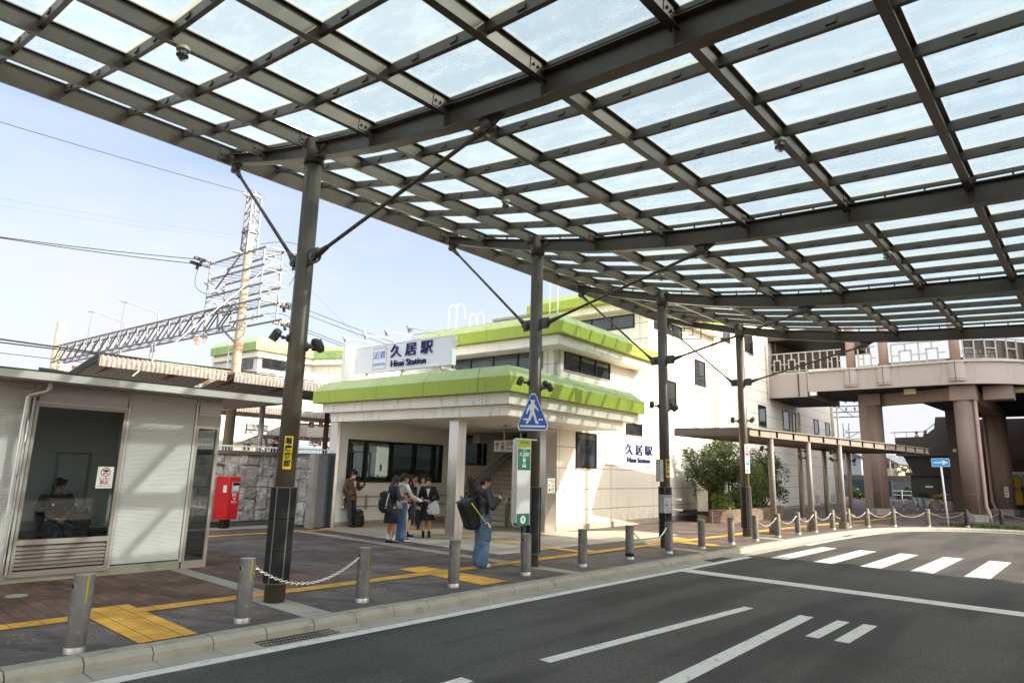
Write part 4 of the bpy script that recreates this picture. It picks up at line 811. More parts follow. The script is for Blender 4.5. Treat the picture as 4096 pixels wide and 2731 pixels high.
# platform roofs of corrugated sheet
def corr_mat():
    t = NT('corrugated_sheet'); tc = t.n('TexCoord').outputs['Object']; n1 = t.noise(t.n('Mapping', I_Vector=tc, I_Scale=(4, 1, 1)).outputs[0], 6, 8, .7); n2 = t.noise(tc, 30, 5, .7)
    v = t.math('MULTIPLY', t.rng(n1, .35, .68, .45, 1.25), t.rng(n2, .3, .7, .75, 1.2)); c = t.mix(1., (.36, .32, .285, 1), v, 'MULTIPLY'); c = t.mix(t.rng(t.noise(tc, 9), .62, .74, 0, .6), c, (.16, .06, .03, 1)); t.base(c); t.b.inputs['Roughness'].default_value = .9; return t.M
M_CORR = corr_mat(); M_RUST = mat('rusty_steel', (.13, .055, .028), .8, .1, var=.4, scale=6, stain='2a1710', stain_amt=.6)
def corr_roof(label, loc, x0, x1, prof, gap=None, pitch=.13):
    """prof: (y, z) cross section from the front lip to the far side"""
    o = thing('platform_roof', label, 'platform roof', loc); b = MB(); n = int((x1-x0)/pitch*6); P = prof
    nor = []
    for i in range(len(P)): a = Vector(P[max(i-1, 0)]); c = Vector(P[min(i+1, len(P)-1)]); t = (c-a).normalized(); nor.append(Vector((-t.y, t.x)))
    for part in ([(x0, x1)] if gap is None else [(x0, gap[0]), (gap[1], x1)]):
        vs = []; m = int((part[1]-part[0])/pitch*6)
        for i in range(m+1):
            x = part[0]+(part[1]-part[0])*i/m; h = .024*math.cos(2*math.pi*x/pitch)
            step = .012*(math.floor(x/.78) % 2)
            vs += [(x, p[0]+(h+step)*q.x, p[1]+(h+step)*q.y) for p, q in zip(P, nor)]
        k = len(P); b.add(vs, [(i*k+j, (i+1)*k+j, (i+1)*k+j+1, i*k+j+1) for i in range(m) for j in range(k-1)], True)
    b.build('corrugated_roof', M_CORR, o)
    b = MB()
    for k in range(int((x1-x0)/1.9)+1):
        x = x0+.6+k*1.9; b.bar((x, .08, P[3][1]-.06), (x, 2.6, P[-2][1]-.1), .12, .14)
    for y in (.12, 1.2, 2.5): z = P[3][1]-.02+(P[-2][1]-P[3][1])*(y/2.6); b.bar((x0, y, z), (x1, y, z), .07, .09)
    b.build('roof_beam', M_RUST, o); return o
NEARP = [(-.02, -.30), (-.045, -.12), (-.03, -.03), (.06, .01), (.3, -.02), (1.4, -.16), (2.6, -.33), (2.7, -.33), (4.2, -.12), (6.2, .12)]
nr = corr_roof('near platform roof of weathered corrugated sheet with rolled edge and rusty beams', (0, 20.85, 4.70), 5.9, 17.0, NEARP, (9.55, 9.8))
b = MB()
for (y0, z0), (y1, z1) in zip(NEARP[2:], NEARP[3:]): b.prism([(5.86, y0, z0-.17), (5.86, y1, z1-.17), (5.86, y1, z1+.05), (5.86, y0, z0+.05)], (.04, 0, 0))
b.build('gable_board', mat('mossy_board', '3c3a35', .9, var=.3), nr)
for x, y in ((12.45, 3.0), (13.6, 2.4), (14.9, 2.4)):
    b = MB(); b.box(x-.09, x+.09, y-.09, y+.09, -3.58, -.3) if x < 13.8 and x > 13 else b.cyl((x, y, -3.58), (x, y, -.3), .1, n=12); b.build('roof_post', M_RUST if x > 14 else M_PANEL, nr)
fr = corr_roof('far platform roof of corrugated sheet beyond the track', (0, 31.2, 4.58), 11.0, 24.5, NEARP)
b = MB()
for x in (12.5, 16.0, 19.5, 23): b.bar((x, 2.7, -3.46), (x, 2.7, -.3), .16)
b.build('roof_post', M_RUST, fr)
M_TUBE = bpy.data.materials.new('lamp_tube'); M_TUBE.use_nodes = True; _e = M_TUBE.node_tree.nodes['Principled BSDF']; _e.inputs['Emission Color'].default_value = (1, .93, .8, 1); _e.inputs['Emission Strength'].default_value = 1.6
for i, (x0_, x1_) in enumerate(((15.35, 18.2), (18.3, 20.1))):
    tb = thing('tube_lamp', ['long lit tube lamp under the far platform roof, left one', 'shorter lit tube lamp under the far platform roof, right one'][i], 'tube lamp', (x0_, 31.9, 4.05), 0, 'tube lamps under the far platform roof'); b = MB(); b.cyl((0, 0, 0), (x1_-x0_, 0, 0), .03, n=8); b.build('tube', M_TUBE, tb); b = MB(); b.box(0, x1_-x0_, -.05, .05, .035, .09); b.build('housing', M_WPAINT, tb)
sn = thing('platform_name_sign', 'hanging platform name board lettered E42', 'sign', (16.35, 31.7, 3.5))
b = MB(); b.box(-.54, .54, 0, .1, -.24, .24); b.build('board', mat('grey_sign', '8f8f90', .5), sn); b = MB(); b.box(-.54, .54, -.004, 0, -.075, 0.0); b.build('stripe', M_BLACK, sn)
b = MB()
for q in ((-.56, .56, .235, .255), (-.56, .56, -.255, -.235), (-.56, -.54, -.24, .24), (.54, .56, -.24, .24)): b.box(q[0], q[1], -.01, .11, q[2], q[3])
for x in (-.28, .28): b.box(x-.015, x+.015, .04, .07, .25, .62)
b.build('frame', M_FRAME, sn); text('久 居', .17, (-.08, -.006, .14), (1, 0, 0), M_BLACK, sn, bold=.003); text('ひさい', .06, (-.12, -.006, .035), (1, 0, 0), M_BLACK, sn)
b = MB(); b.box(.24, .53, -.006, -.001, .03, .22); b.build('code_box', mat('navy_box', '262b45', .4), sn); text('E42', .15, (.385, -.009, .125), (1, 0, 0), M_WTXT, sn); text('Hisai', .05, (0, -.007, -.04), (1, 0, 0), M_WTXT, sn)
text('桃園', .075, (-.33, -.006, -.15), (1, 0, 0), M_BLACK, sn); text('南が丘', .07, (.3, -.006, -.15), (1, 0, 0), M_BLACK, sn)
for i, (x, y, z, w, h) in enumerate(((14.0, 22.9, 3.35, .24, .2), (14.42, 22.9, 3.38, .2, .18), (13.7, 22.9, 2.82, .2, .12), (14.0, 22.9, 2.82, .16, .12), (14.45, 22.9, 2.72, .12, .3))):
    o = thing('warning_plate', ['large red plate on the rusty platform post', 'red plate beside the rusty platform post top', 'lower left red plate by the platform post', 'small lower red plate by the platform post', 'tall red plate on the rusty platform post'][i], 'warning plate', (x, y, z), 0, 'red warning plates on the platform posts'); b = MB(); b.box(-w/2, w/2, 0, .01, -h/2, h/2); b.build('plate', mat('faded_red', 'a83444', .5), o); b = MB(); b.box(-w*.3, w*.3, -.002, 0, -h*.05, h*.08); b.box(-w*.3, w*.2, -.002, 0, -h*.3, -h*.2); b.cyl((0, -.002, h*.28), (0, 0, h*.28), h*.1, n=10); b.build('print', M_PAPER, o)
# ------------------------------------------------------------------ catenary mast, gantry, wires
M_MAST = mat('mast_concrete', 'a89b86', .85, var=.14, scale=2, bump=.15, stain='857863', stain_amt=.4); M_GALV = mat('galvanised', (.20, .20, .21), .55, .4, var=.12, scale=5); M_INS = mat('porcelain', (.5, .49, .46), .3, var=.05); M_WIRE = mat('black_wire', '1b1c22', .5, .3); M_WIREB = mat('blue_wire', '23304f', .5); M_CLAMP = mat('black_clamp', '26262a', .5)
MN = 27.0; MX = 12.72
cm = thing('catenary_mast', 'tall concrete railway mast with steel lattice top and cross arms', 'railway mast', (MX, MN, 0), R(-85.6))
b = MB(); b.cyl((0, 0, 1.1), (0, 0, 12.1), .21, .165, 24); b.build('pole', M_MAST, cm)
b = MB()
for z in (4.05, 5.9, 6.55, 6.9, 7.35, 8.3): b.lathe([(.2, z), (.205, z), (.205, z+.02), (.19, z+.02)], n=20)
b.build('pole_band', M_GALV, cm); b = MB(); b.lathe([(.192, 6.62), (.197, 6.62), (.197, 6.7), (.192, 6.7)], n=24); b.build('orange_band', mat('orange_tape', 'd9652a', .5), cm)
b = MB()
for sx, sy in ((-1, -1), (1, -1), (1, 1), (-1, 1)): b.bar((sx*.24, sy*.24, 10.75), (sx*.21, sy*.21, 13.4), .055)
for k in range(6):
    z = 10.9+k*.42
    for (ax, ay), (cx, cy) in (((-1, -1), (1, -1)), ((1, -1), (1, 1)), ((1, 1), (-1, 1)), ((-1, 1), (-1, -1))):
        b.bar((ax*.23, ay*.23, z), (cx*.22, cy*.22, z+.42), .03); 
        if k % 2 == 0: b.bar((ax*.23, ay*.23, z), (cx*.23, cy*.23, z), .04)
for q in (-1, 1): b.bar((-.24, q*.22, 13.4), (.24, q*.22, 13.4), .07); b.bar((q*.24, -.24, 13.4), (q*.24, .24, 13.4), .07); b.bar((-.3, q*.24, 11.75), (.3, q*.24, 11.75), .07)
b.build('lattice_top', M_GALV, cm)
b = MB()  # rectangular cross frame; local x runs along the gantry (negative = farther), y to the right
LV = (10.6, 9.85, 9.05, 8.4)
for y in (-.42, .42):
    for z in LV: b.bar((-2.35, y, z), (2.1, y, z), .045, .075)
    for x in (-2.35, 1.95): b.bar((x, y, 7.6 if x > 0 else 8.4), (x, y, 10.65), .05)
    b.bar((-.2, y, 7.65), (2.4, y, 7.65), .045, .075)
for x in (-2.35, 1.95):
    for k in range(5): z = 8.4+k*.44; b.bar((x, -.42, z), (x, .42, z+.44), .035); b.bar((x, -.42, z), (x, .42, z), .04)
for z in LV:
    for k in range(8): x = -2.3+k*.54; b.bar((x, -.42, z), (x+.5, .42, z), .03)
b.bar((1.95, -.42, 10.65), (2.1, 1.1, 10.7), .05); b.bar((2.1, .42, 10.65), (2.2, 1.1, 10.7), .05); b.bar((1.95, 1.1, 10.7), (2.4, 1.1, 10.7), .045); b.bar((-1.6, -.45, 9.3), (.2, -.45, 10.6), .05)
b.build('cross_frame', M_GALV, cm)
def insulator(b, p, d, n=4, r=.06, l=.06):
    p = Vector(p); d = Vector(d).normalized(); b.cyl(p-d*.05, p+d*(n*l+.02), r*.45, n=8)
    for k in range(n): q = p+d*(k*l); b.cyl(q, q+d*l*.4, r, r*.85, 10)
def ins(p, d, n=4, r=.06, l=.06): b = MB(); insulator(b, p, d, n, r, l); b.build('insulator', M_INS, cm)
for x, y, z in ((-2.2, -.5, 9.6), (-1.9, -.5, 9.7), (-1.2, -.5, 9.05), (-.7, -.5, 9.08), (-.1, -.5, 8.4), (.4, -.5, 8.42), (1.9, .5, 9.9), (1.6, .5, 9.75), (1.9, .5, 9.1), (1.3, .5, 9.0), (1.0, .5, 8.95)): ins((x, y, z), (.2, -.6 if y < 0 else .7, .1))
for x, y, z in ((0, 0, 13.45), (2.2, 1.05, 10.75), (1.3, 0, 7.72), (.9, 0, 7.72)): ins((x, y, z), (0, 0, 1), 3, .065, .08)
for x, y, z, s in ((.1, -.25, 13.35, -1), (.1, -.45, 10.7, -1), (.4, .45, 10.7, 1), (.9, .45, 10.72, 1), (-2.3, -.45, 10.45, -1), (-2.0, -.45, 10.6, -1), (1.9, .45, 8.5, 1), (1.5, .45, 8.45, 1), (2.1, .45, 7.6, 1), (1.7, .45, 7.62, 1)): ins((x, y, z), (0, s, 0), 3, .09, .11)
for x, y, z, s in ((-2.3, -.95, 10.42, -1), (-2.0, -.95, 10.57, -1), (1.9, .95, 8.47, 1), (1.5, .95, 8.42, 1), (2.1, .95, 7.57, 1), (1.7, .95, 7.6, 1)):
    b = MB(); b.bar((x, y-s*.1, z), (x, y+s*.4, z+.03), .13, .12); b.bar((x, y+s*.05, z), (x, y+s*.1, z-.22), .07, .1); b.build('wire_clamp', M_CLAMP, cm)
def arcw(a, m, c, r=.012):
    a, m, c = Vector(a), Vector(m), Vector(c); b = MB(); b.tube([(1-t)**2*a+2*t*(1-t)*m+t*t*c for t in [i/10 for i in range(11)]], r, 5); b.build('jumper_cable', M_WIREB, cm)
arcw((.2, .4, 11.3), (2.0, 1.9, 11.9), (2.2, 1.7, 10.0)); arcw((2.2, 1.7, 10.0), (1.9, 1.0, 9.0), (1.9, 1.2, 8.7)); arcw((-2.2, -1.0, 10.3), (-2.4, -1.3, 9.0), (-1.3, -.7, 9.0)); arcw((-1.2, -.8, 9.0), (-.3, -.8, 8.9), (-.1, -.7, 8.4)); arcw((2.2, 1.1, 10.7), (2.3, 1.0, 9.7), (1.9, .9, 9.3)); arcw((.9, .1, 7.9), (1.9, .9, 8.3), (2.0, 1.2, 7.7)); arcw((0, -.4, 13.35), (0, -.3, 14.0), (0, .5, 13.5))
gt = thing('gantry_beam', 'steel lattice gantry beam spanning the tracks between two masts', 'gantry', (MX-.15, MN, 0))
b = MB(); A0 = Vector((.0, 0, 0)); L = 19.8; gd = Vector((-.077, .997, 0)); gn = Vector((.997, .077, 0))
for o_ in (-.3, .3):
    for z in (7.5, 8.42): b.bar(gn*o_+Vector((0, 0, z)), gn*o_+gd*L+Vector((0, 0, z)), .065, .065)
    for k in range(18):
        a_ = gd*(k*L/18); c_ = gd*((k+1)*L/18); b.bar(gn*o_+a_+Vector((0, 0, 8.4)), gn*o_+c_+Vector((0, 0, 7.5)), .06, .04); b.bar(gn*o_+c_+Vector((0, 0, 7.5)), gn*o_+c_+Vector((0, 0, 8.4)), .05)
for z in (7.5, 8.42):
    for k in range(36): a_ = gd*(k*L/36); c_ = gd*((k+1)*L/36); s_ = 1 if k % 2 else -1; b.bar(gn*.3*s_+a_+Vector((0, 0, z)), gn*-.3*s_+c_+Vector((0, 0, z)), .035)
b.bar(gn*-.3+gd*.8+Vector((0, 0, 7.5)), Vector((0, -.1, 6.75)), .07)
b.build('truss', M_GALV, gt)
b = MB()
for t, s_ in ((7.4, 1), (11.2, -1)):
    p = gd*t; b.bar(p+Vector((0, 0, 6.4)), p+Vector((0, 0, 7.5)), .07); b.bar(p+gd*.3+Vector((0, 0, 6.4)), p+gd*.3+Vector((0, 0, 7.5)), .07); b.bar(p+Vector((0, 0, 9.0)), p+Vector((-1.6, -.2, 9.25)), .06); b.bar(p+Vector((0, 0, 8.4)), p+Vector((0, 0, 9.05)), .06)
    b.tube([p+Vector((-1.6, -.2, 9.2)), p+Vector((-1.65, -.2, 8.2)), p+Vector((-1.6, -.1, 7.0))], .015, 5)
b.build('bracket', M_GALV, gt)
for t in (7.4, 7.7, 11.2): b = MB(); p = gd*t; insulator(b, p+Vector((-.1, -.1, 6.35)), (.2, .3, .1), 4, .09, .08); b.build('insulator', M_INS, gt)
for t in (7.4, 11.2): b = MB(); insulator(b, gd*t+Vector((-1.55, -.2, 9.25)), (-1, 0, 0), 3, .09, .1); b.build('insulator', M_INS, gt)
b = MB(); p = gd*2.6-gn*.35; b.box(p.x-.12, p.x+.12, p.y-.01, p.y+.01, 6.9, 7.3); b.build('warning_tag', mat('pinkish_tag', 'c9a088', .6), gt); b = MB(); p = gd*1.9-gn*.35; b.box(p.x-.1, p.x+.1, p.y-.01, p.y+.01, 6.9, 7.35); b.build('grey_tag', M_GALV, gt)
fp = thing('far_mast', 'plain concrete mast at the far left end of the gantry', 'railway mast', (MX-.15+gd.x*L-.15, MN+gd.y*L, 0)); b = MB(); b.cyl((0, 0, 0), (0, 0, 9.95), .27, .22, 18); b.build('pole', M_MAST, fp)
b = MB(); b.lathe([(.21, 7.4), (.24, 7.4), (.24, 7.48), (.21, 7.48)], n=18).bar((-.3, 0, 6.6), (-.1, 0, 7.3), .05); b.build('pole_band', M_GALV, fp)
def wire(a, c, sag, r, label, m=M_WIRE):
    a = Vector(a); c = Vector(c); b = MB(); N = 14; b.tube([a.lerp(c, t/N)-Vector((0, 0, sag*(1-(2*t/N-1)**2))) for t in range(N+1)], r, 5)
    tag(b.build('overhead_wire', m), label, 'wire', 'overhead wires')
wire((-4, 27, 12.85), (12.15, 26.7, 13.35), .12, .011, 'topmost thin wire running left from the mast top'); wire((-5, 27, 8.65), (11.45, 29.3, 10.45), .3, .016, 'upper of two dark wires ending at clamps on the mast frame'); wire((-5, 27, 8.42), (11.45, 29.0, 10.6), .3, .016, 'lower of two dark wires ending at clamps on the mast frame')
wire((-5, 27, 9.7), (12.3, 26.7, 11.4), .25, .005, 'hair thin wire between the mast top and clamps, upper one', M_GALV); wire((-5, 27, 9.35), (12.3, 26.7, 11.25), .25, .005, 'hair thin wire between the mast top and clamps, lower one', M_GALV)
wire((14.0, 25.1, 8.5), (30, 28.5, 7.9), .2, .014, 'upper blue wire running right from the mast toward the roof sign', M_WIREB); wire((14.0, 25.5, 8.42), (30, 28, 7.5), .2, .014, 'second blue wire running right from the mast toward the roof sign', M_WIREB); wire((14.0, 24.9, 7.6), (29, 28, 6.6), .2, .014, 'third blue wire running right from the lower clamps', M_WIREB); wire((14.0, 25.3, 7.62), (29, 27.6, 6.3), .2, .014, 'lowest blue wire running right from the lower clamps', M_WIREB)
wire((-2, 27, 5.72), (17, 27.5, 5.7), .05, .03, 'thick black cable passing low over the platform roof, upper one'); wire((-2, 27, 5.5), (15, 28, 5.85), .05, .024, 'thick black cable passing low over the platform roof, lower one'); wire((-2, 27, 5.2), (9, 30, 5.6), .03, .012, 'thin dark wire above the shelter roof, upper one'); wire((-2, 27, 4.8), (9, 30, 5.0), .03, .012, 'thin dark wire just above the shelter roof')
for k, (a, c) in enumerate((((6.75, 20.7, 4.2), (13.7, 26.6, 10.6)), ((13.8, 26.6, 10.9), (17.5, 20.5, 4.6)), ((13.6, 26.6, 8.3), (15.8, 20.6, 4.6)))):
    wire(a, c, .05, .016 if k == 0 else .008, ['white stay wire slanting up over the platform roof', 'pale stay wire from the mast to the porch roof, right one', 'pale stay wire from the mast to the porch roof, left one'][k], M_WPAINT if k == 0 else M_GALV)
# ------------------------------------------------------------------ bridge building across the tracks
bb = thing('overbridge_building', 'distant cream station overbridge with faceted lime roof edge', 'station building', (0, 0, 0))
FP = [(22.1, 51.5), (22.62, 45.2), (27.4, 45.3), (28.9, 42.2), (31, 38)]
M_GREENF = mat('mossy_lime', (.30, .42, .14), .5, var=.15, scale=.6, stain=(.12, .14, .04), stain_amt=.6, stain_scale=(2, 2, .3))
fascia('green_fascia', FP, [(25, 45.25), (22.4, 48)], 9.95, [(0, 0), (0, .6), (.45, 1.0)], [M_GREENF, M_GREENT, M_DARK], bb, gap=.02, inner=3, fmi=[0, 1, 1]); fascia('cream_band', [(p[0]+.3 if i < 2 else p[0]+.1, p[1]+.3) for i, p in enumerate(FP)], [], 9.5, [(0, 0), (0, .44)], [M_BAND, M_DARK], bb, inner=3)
M_WALL2 = wall_mat('cream_panel_far', 'dcd8cc', us=3.4, zs=1.1)
b = MB(); q = [(p[0]+.55 if i < 2 else p[0]+.35, p[1]+.6) for i, p in enumerate(FP)]
b.prism([(x, y, 3.9) for x, y in q]+[(40, 40, 3.9), (40, 52, 3.9)], (0, 0, 5.6)); b.build('wall', M_WALL2, bb)
b = MB(); b.box(23.5, 26.9, 45.72, 45.8, 8.75, 9.42); b.box(24.4, 25.7, 45.72, 45.8, 7.2, 7.75); b.build('window', M_WIN, bb); b = MB(); b.prism([(23.1, 46.4, 8.7), (22.85, 48.8, 8.7), (22.85, 48.8, 9.4), (23.1, 46.4, 9.4)], (-.05, 0, 0)); b.build('window', M_WINB, bb)
b = MB(); b.prism([(14.5, 40, .9), (23.0, 40, 4.6), (30, 40, 4.6), (30, 40, 8.0), (22.6, 40, 8.0), (14.5, 40, 4.2)], (0, 2.4, 0)); b.build('stair_enclosure', M_WALL2, bb)
fascia('green_roof', [(12, 39.7), (21.5, 39.7)], [], 6.9, [(0, 0), (.3, .5)], [M_GREENT, M_DARK], bb, inner=1.5)
b = MB(); b.tube([(22.35, 48, 7.0), (22.35, 48, 12.2)], .05, 6); b.tube([(22.35, 48.9, 7.0), (22.35, 48.9, 12.2)], .05, 6)
for k in range(12): b.cyl((22.35, 48, 7.2+k*.4), (22.35, 48.9, 7.2+k*.4), .03, n=6)
b.build('wall_ladder', M_WPAINT, bb)
# ------------------------------------------------------------------ pedestrian deck
M_DECK = mat('deck_panel', 'a69c94', .65, var=.05, scale=.8, stain='7e6a5f', stain_amt=.4, stain_scale=(1, 1, .2)); M_BROWN = mat('brown_column_paint', '86736a', .7, var=.07, scale=1.5, stain='6b4c3d', stain_amt=.4); M_DBROWN = mat('dark_brown', (.035, .026, .021), .6, var=.1); M_PINK = mat('pinkish_paint', 'a4897c', .55, var=.06)
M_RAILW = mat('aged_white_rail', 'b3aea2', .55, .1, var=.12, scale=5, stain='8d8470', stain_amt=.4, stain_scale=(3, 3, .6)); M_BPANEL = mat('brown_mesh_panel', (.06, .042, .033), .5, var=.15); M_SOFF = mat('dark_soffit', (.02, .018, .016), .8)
DK = thing('pedestrian_deck', 'beige pedestrian deck with white patterned railing on round brown columns', 'pedestrian deck')
main = [(38.55, 12.05), (38.6, 9), (38.6, 5.6), (38.75, 4.6), (39.2, 3.7), (39.9, 2.9), (41, 2.15), (42.5, 1.6), (46, .9), (60, -.5)]
main = [main[0], main[1]]+fine(main[1:], 5)
b = MB()
def wallstrip(b, P, z0, z1, w): 
    n = len(P); O = offset_line(P, -w)
    for i in range(n-1): b.prism([(P[i][0], P[i][1], z0), (P[i+1][0], P[i+1][1], z0), (O[i+1][0], O[i+1][1], z0), (O[i][0], O[i][1], z0)], (0, 0, z1-z0))
wallstrip(b, main, 6.58, 7.66, -.15); b.build('fascia', M_DECK, DK)
b = MB(); wallstrip(b, offset_line(main, .03), 7.66, 7.76, -.25); b.prism([(38.3, 14.15, 7.66), (38.5, 12.0, 7.66), (38.8, 12.0, 7.66), (38.6, 14.15, 7.66)], (0, 0, .1)); b.build('coping', M_RAILW, DK)
b = MB(); b.prism([(38.33, 14.2, 6.33), (38.5, 12.1, 6.33), (44.5, 12.1, 6.33), (44.3, 14.5, 6.33)], (0, 0, 1.33)); b.build('link_fascia', M_DECK, DK)
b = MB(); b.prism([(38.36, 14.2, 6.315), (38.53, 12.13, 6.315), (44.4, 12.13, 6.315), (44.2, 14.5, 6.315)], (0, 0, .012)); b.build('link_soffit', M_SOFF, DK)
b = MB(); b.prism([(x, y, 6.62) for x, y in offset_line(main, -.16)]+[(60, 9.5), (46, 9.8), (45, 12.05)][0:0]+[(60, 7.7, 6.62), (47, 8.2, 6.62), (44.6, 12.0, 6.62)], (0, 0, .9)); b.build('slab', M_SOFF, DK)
b = MB(); b.box(38.43, 38.6, 11.62, 11.98, 6.38, 7.78); b.build('joint_cover', M_ALUW, DK)
for y in (12.55, 11.35, 9.0, 6.9, 3.6): 
    x = 38.38 if y > 12 else (38.55 if y > 4.7 else 39.2); b = MB(); b.box(x-.02, x+.1, y-.012, y+.012, 6.36 if y > 12 else 6.6, 7.65); b.build('panel_joint', M_DARK, DK)
for y in (9.82, 8.22, 5.05):
    b = MB(); x = 38.6 if y > 5.5 else 38.62; P = [(x-.42*math.sin(t)+.05, y-.42*math.cos(t)) for t in [math.pi*k/14 for k in range(15)]]; b.prism([(p[0], p[1], 6.74) for p in P], (0, 0, .96)); b.m(1)
    P2 = [(x-.424*math.sin(t)+.05, y-.424*math.cos(t)) for t in [math.pi*k/14 for k in range(15)]]
    for z in (6.82, 7.6): b.add([(p[0], p[1], z) for p in P2]+[(p[0], p[1], z+.02) for p in P2], [(i, i+1, 16+i, 15+i) for i in range(14)])
    b.box(x-.38, x-.36, y-.01, y+.01, 6.74, 7.7); pb_ = b.build('pilaster', [M_DECK, M_DARK], DK)
    b = MB(); b.cyl((x+.12, y, 7.7), (x+.12, y, 10.2), .23, n=20); b.build('deck_post', M_PINK, DK)
# railing units
def rail_unit(b, p, q, motif):
    p = Vector((p[0], p[1], 7.76)); q = Vector((q[0], q[1], 7.76)); w = q-p; Z = Vector((0, 0, 1)); at = lambda t, z: p+w*t+Z*z; T = .062
    b.bar(at(0, .0), at(0, 1.1), T); b.bar(at(0, .1), at(1, .1), .04)
    if motif:
        b.bar(at(.3, .06), at(.3, .74), T); b.bar(at(.72, .06), at(.72, .74), T); b.bar(at(.27, .74), at(.75, .74), T); b.bar(at(.51, .74), at(.51, 1.1), T); b.bar(at(0, .5), at(.3, .5), T*.8); b.bar(at(.72, .5), at(1, .5), T*.8)
    else: b.bar(at(.5, .1), at(.5, 1.1), T); b.bar(at(0, .62), at(.5, .62), T*.8)
for P, ms in (([(38.42, 14.1), (38.5, 13.3), (38.55, 12.5), (38.62, 11.75), (38.7, 11.0), (38.75, 10.3)], (1, 1, 0, 0, 1)), ([(38.75, 9.45), (38.75, 8.6)], (1,)), ([(38.75, 7.85), (38.75, 6.6), (38.75, 5.45)], (1, 1)), ([(38.8, 4.7), (39.25, 3.85), (39.95, 3.05), (41.0, 2.35), (42.5, 1.75), (44.2, 1.35), (46, 1.05)], (0, 0, 0, 1, 0, 1))):
    for i in range(len(P)-1): b = MB(); rail_unit(b, P[i], P[i+1], ms[i]); b.build('railing_frame', M_RAILW, DK)
    b = MB()
    for i in range(len(P)-1): b.bar((P[i][0], P[i][1], 8.88), (P[i+1][0], P[i+1][1], 8.88), .07, .06)
    b.build('top_rail', M_RAILW, DK)
b = MB(); b.box(38.85, 38.88, 10.4, 14.1, 7.9, 8.84); b.prism([(38.95, 4.65, 7.9), (39.3, 3.95, 7.9), (39.95, 3.2, 7.9), (41, 2.5, 7.9), (42.5, 1.9, 7.9), (46, 1.2, 7.9), (46, 1.25, 7.9), (42.5, 1.95, 7.9), (41, 2.55, 7.9), (39.98, 3.25, 7.9), (39.33, 4.0, 7.9), (38.98, 4.7, 7.9)], (0, 0, .9)); b.build('brown_panel', M_BPANEL, DK)
text('久居駅前店 年中無休', .2, (39.12, 4.22, 8.2), (.62, -.85, 0), mat('pale_print', '9b958c', .6), DK); text('ご宴会最大140名様', .2, (39.1, 4.22, 7.98), (.62, -.85, 0), MATS['pale_print'], DK)
b = MB(); b.bar((45, 9.9, 8.4), (45, 3, 8.4), .05, 1.0); b.build('rear_railing', M_BPANEL, DK)
b = MB(); b.prism([(38.6, 14.4, 9.75), (38.9, 10.9, 9.75), (46, 10.5, 9.75), (46, 14.6, 9.75)], (0, 0, .5)); b.box(39.2, 45, 14.0, 14.1, 7.7, 9.75); b.build('deck_roof', mat('deck_roof_olive', (.06, .055, .03), .6), DK)
def bigcol(x, y, r, h, pipe_side, fin=True):
    b = MB(); b.cyl((x, y, .3), (x, y, h), r, n=32); 
    if fin: b.box(x-r*.95, x+.1, y+r*.35, y+r*1.18, .3, h)
    c = b.build('column', M_BROWN, DK)
    b = MB(); b.cyl((x, y, -.02), (x, y, .34), r*1.22, n=8, smooth=False); b.build('footing', mat('pale_footing', 'a09c92', .8, var=.2, scale=4, stain='6b675e', stain_amt=.6), c)
    b = MB(); a_ = math.atan2(-y, -x)
    for z in (1.3, 2.9, 4.5): b.lathe([(r+.004, z), (r+.004, z+.012)], (x, y, 0), 32)
    ja = a_+.25; b.box(x+r*math.cos(ja)-.01, x+r*math.cos(ja)+.004, y+r*math.sin(ja)-.008, y+r*math.sin(ja)+.008, .35, h); b.build('panel_joint', mat('pale_joint', 'a08b7c', .6), c)
    px, py = x+math.cos(a_+pipe_side)*(r+.1), y+math.sin(a_+pipe_side)*(r+.1); b = MB(); b.tube([(px, py, h+.4), (px, py, .75), (px-.05, py-.05, .6), (px-.18, py-.12, .45), (px-.2, py-.14, .3), (px-.2, py-.14, 0)], .075, 12)
    for z in (1.45, 3.0, 4.6): b.lathe([(.09, z), (.09, z+.04)], (px, py, 0), 12)
    b.build('downpipe', M_PINK, c)
    return c
bigcol(41.3, 9.55, .5, 6.0, -1.5); bigcol(39.65, 4.95, .5, 5.9, .75, False); bigcol(50.7, 4.85, .55, 5.9, -1.2, False)
b = MB(); b.box(40.75, 41.9, 9.0, 10.1, 5.95, 6.58); b.box(39.1, 40.2, 4.4, 5.5, 5.85, 6.58); b.box(39.9, 41.0, 3.0, 4.2, 5.9, 6.58); b.build('column_cap', M_BROWN, DK)
b = MB(); b.prism([(39.9, 5.5, 5.95), (41.1, 9.0, 5.95), (41.7, 9.0, 5.95), (40.5, 5.5, 5.95)], (0, 0, .62)); b.prism([(40.2, 4.6, 5.9), (50.5, 4.4, 5.9), (50.5, 5.2, 5.9), (40.2, 5.3, 5.9)], (0, 0, .6)); b.build('cross_beam', M_BROWN, DK)
b = MB(); b.box(39.4, 39.6, 7.0, 7.55, 6.3, 6.58); b.build('lamp_box', mat('cream_box', 'b5ab8a', .5), DK); b = MB(); b.box(41.0, 41.2, 2.6, 3.1, 6.3, 6.58); b.build('lamp_box', MATS['cream_box'], DK)
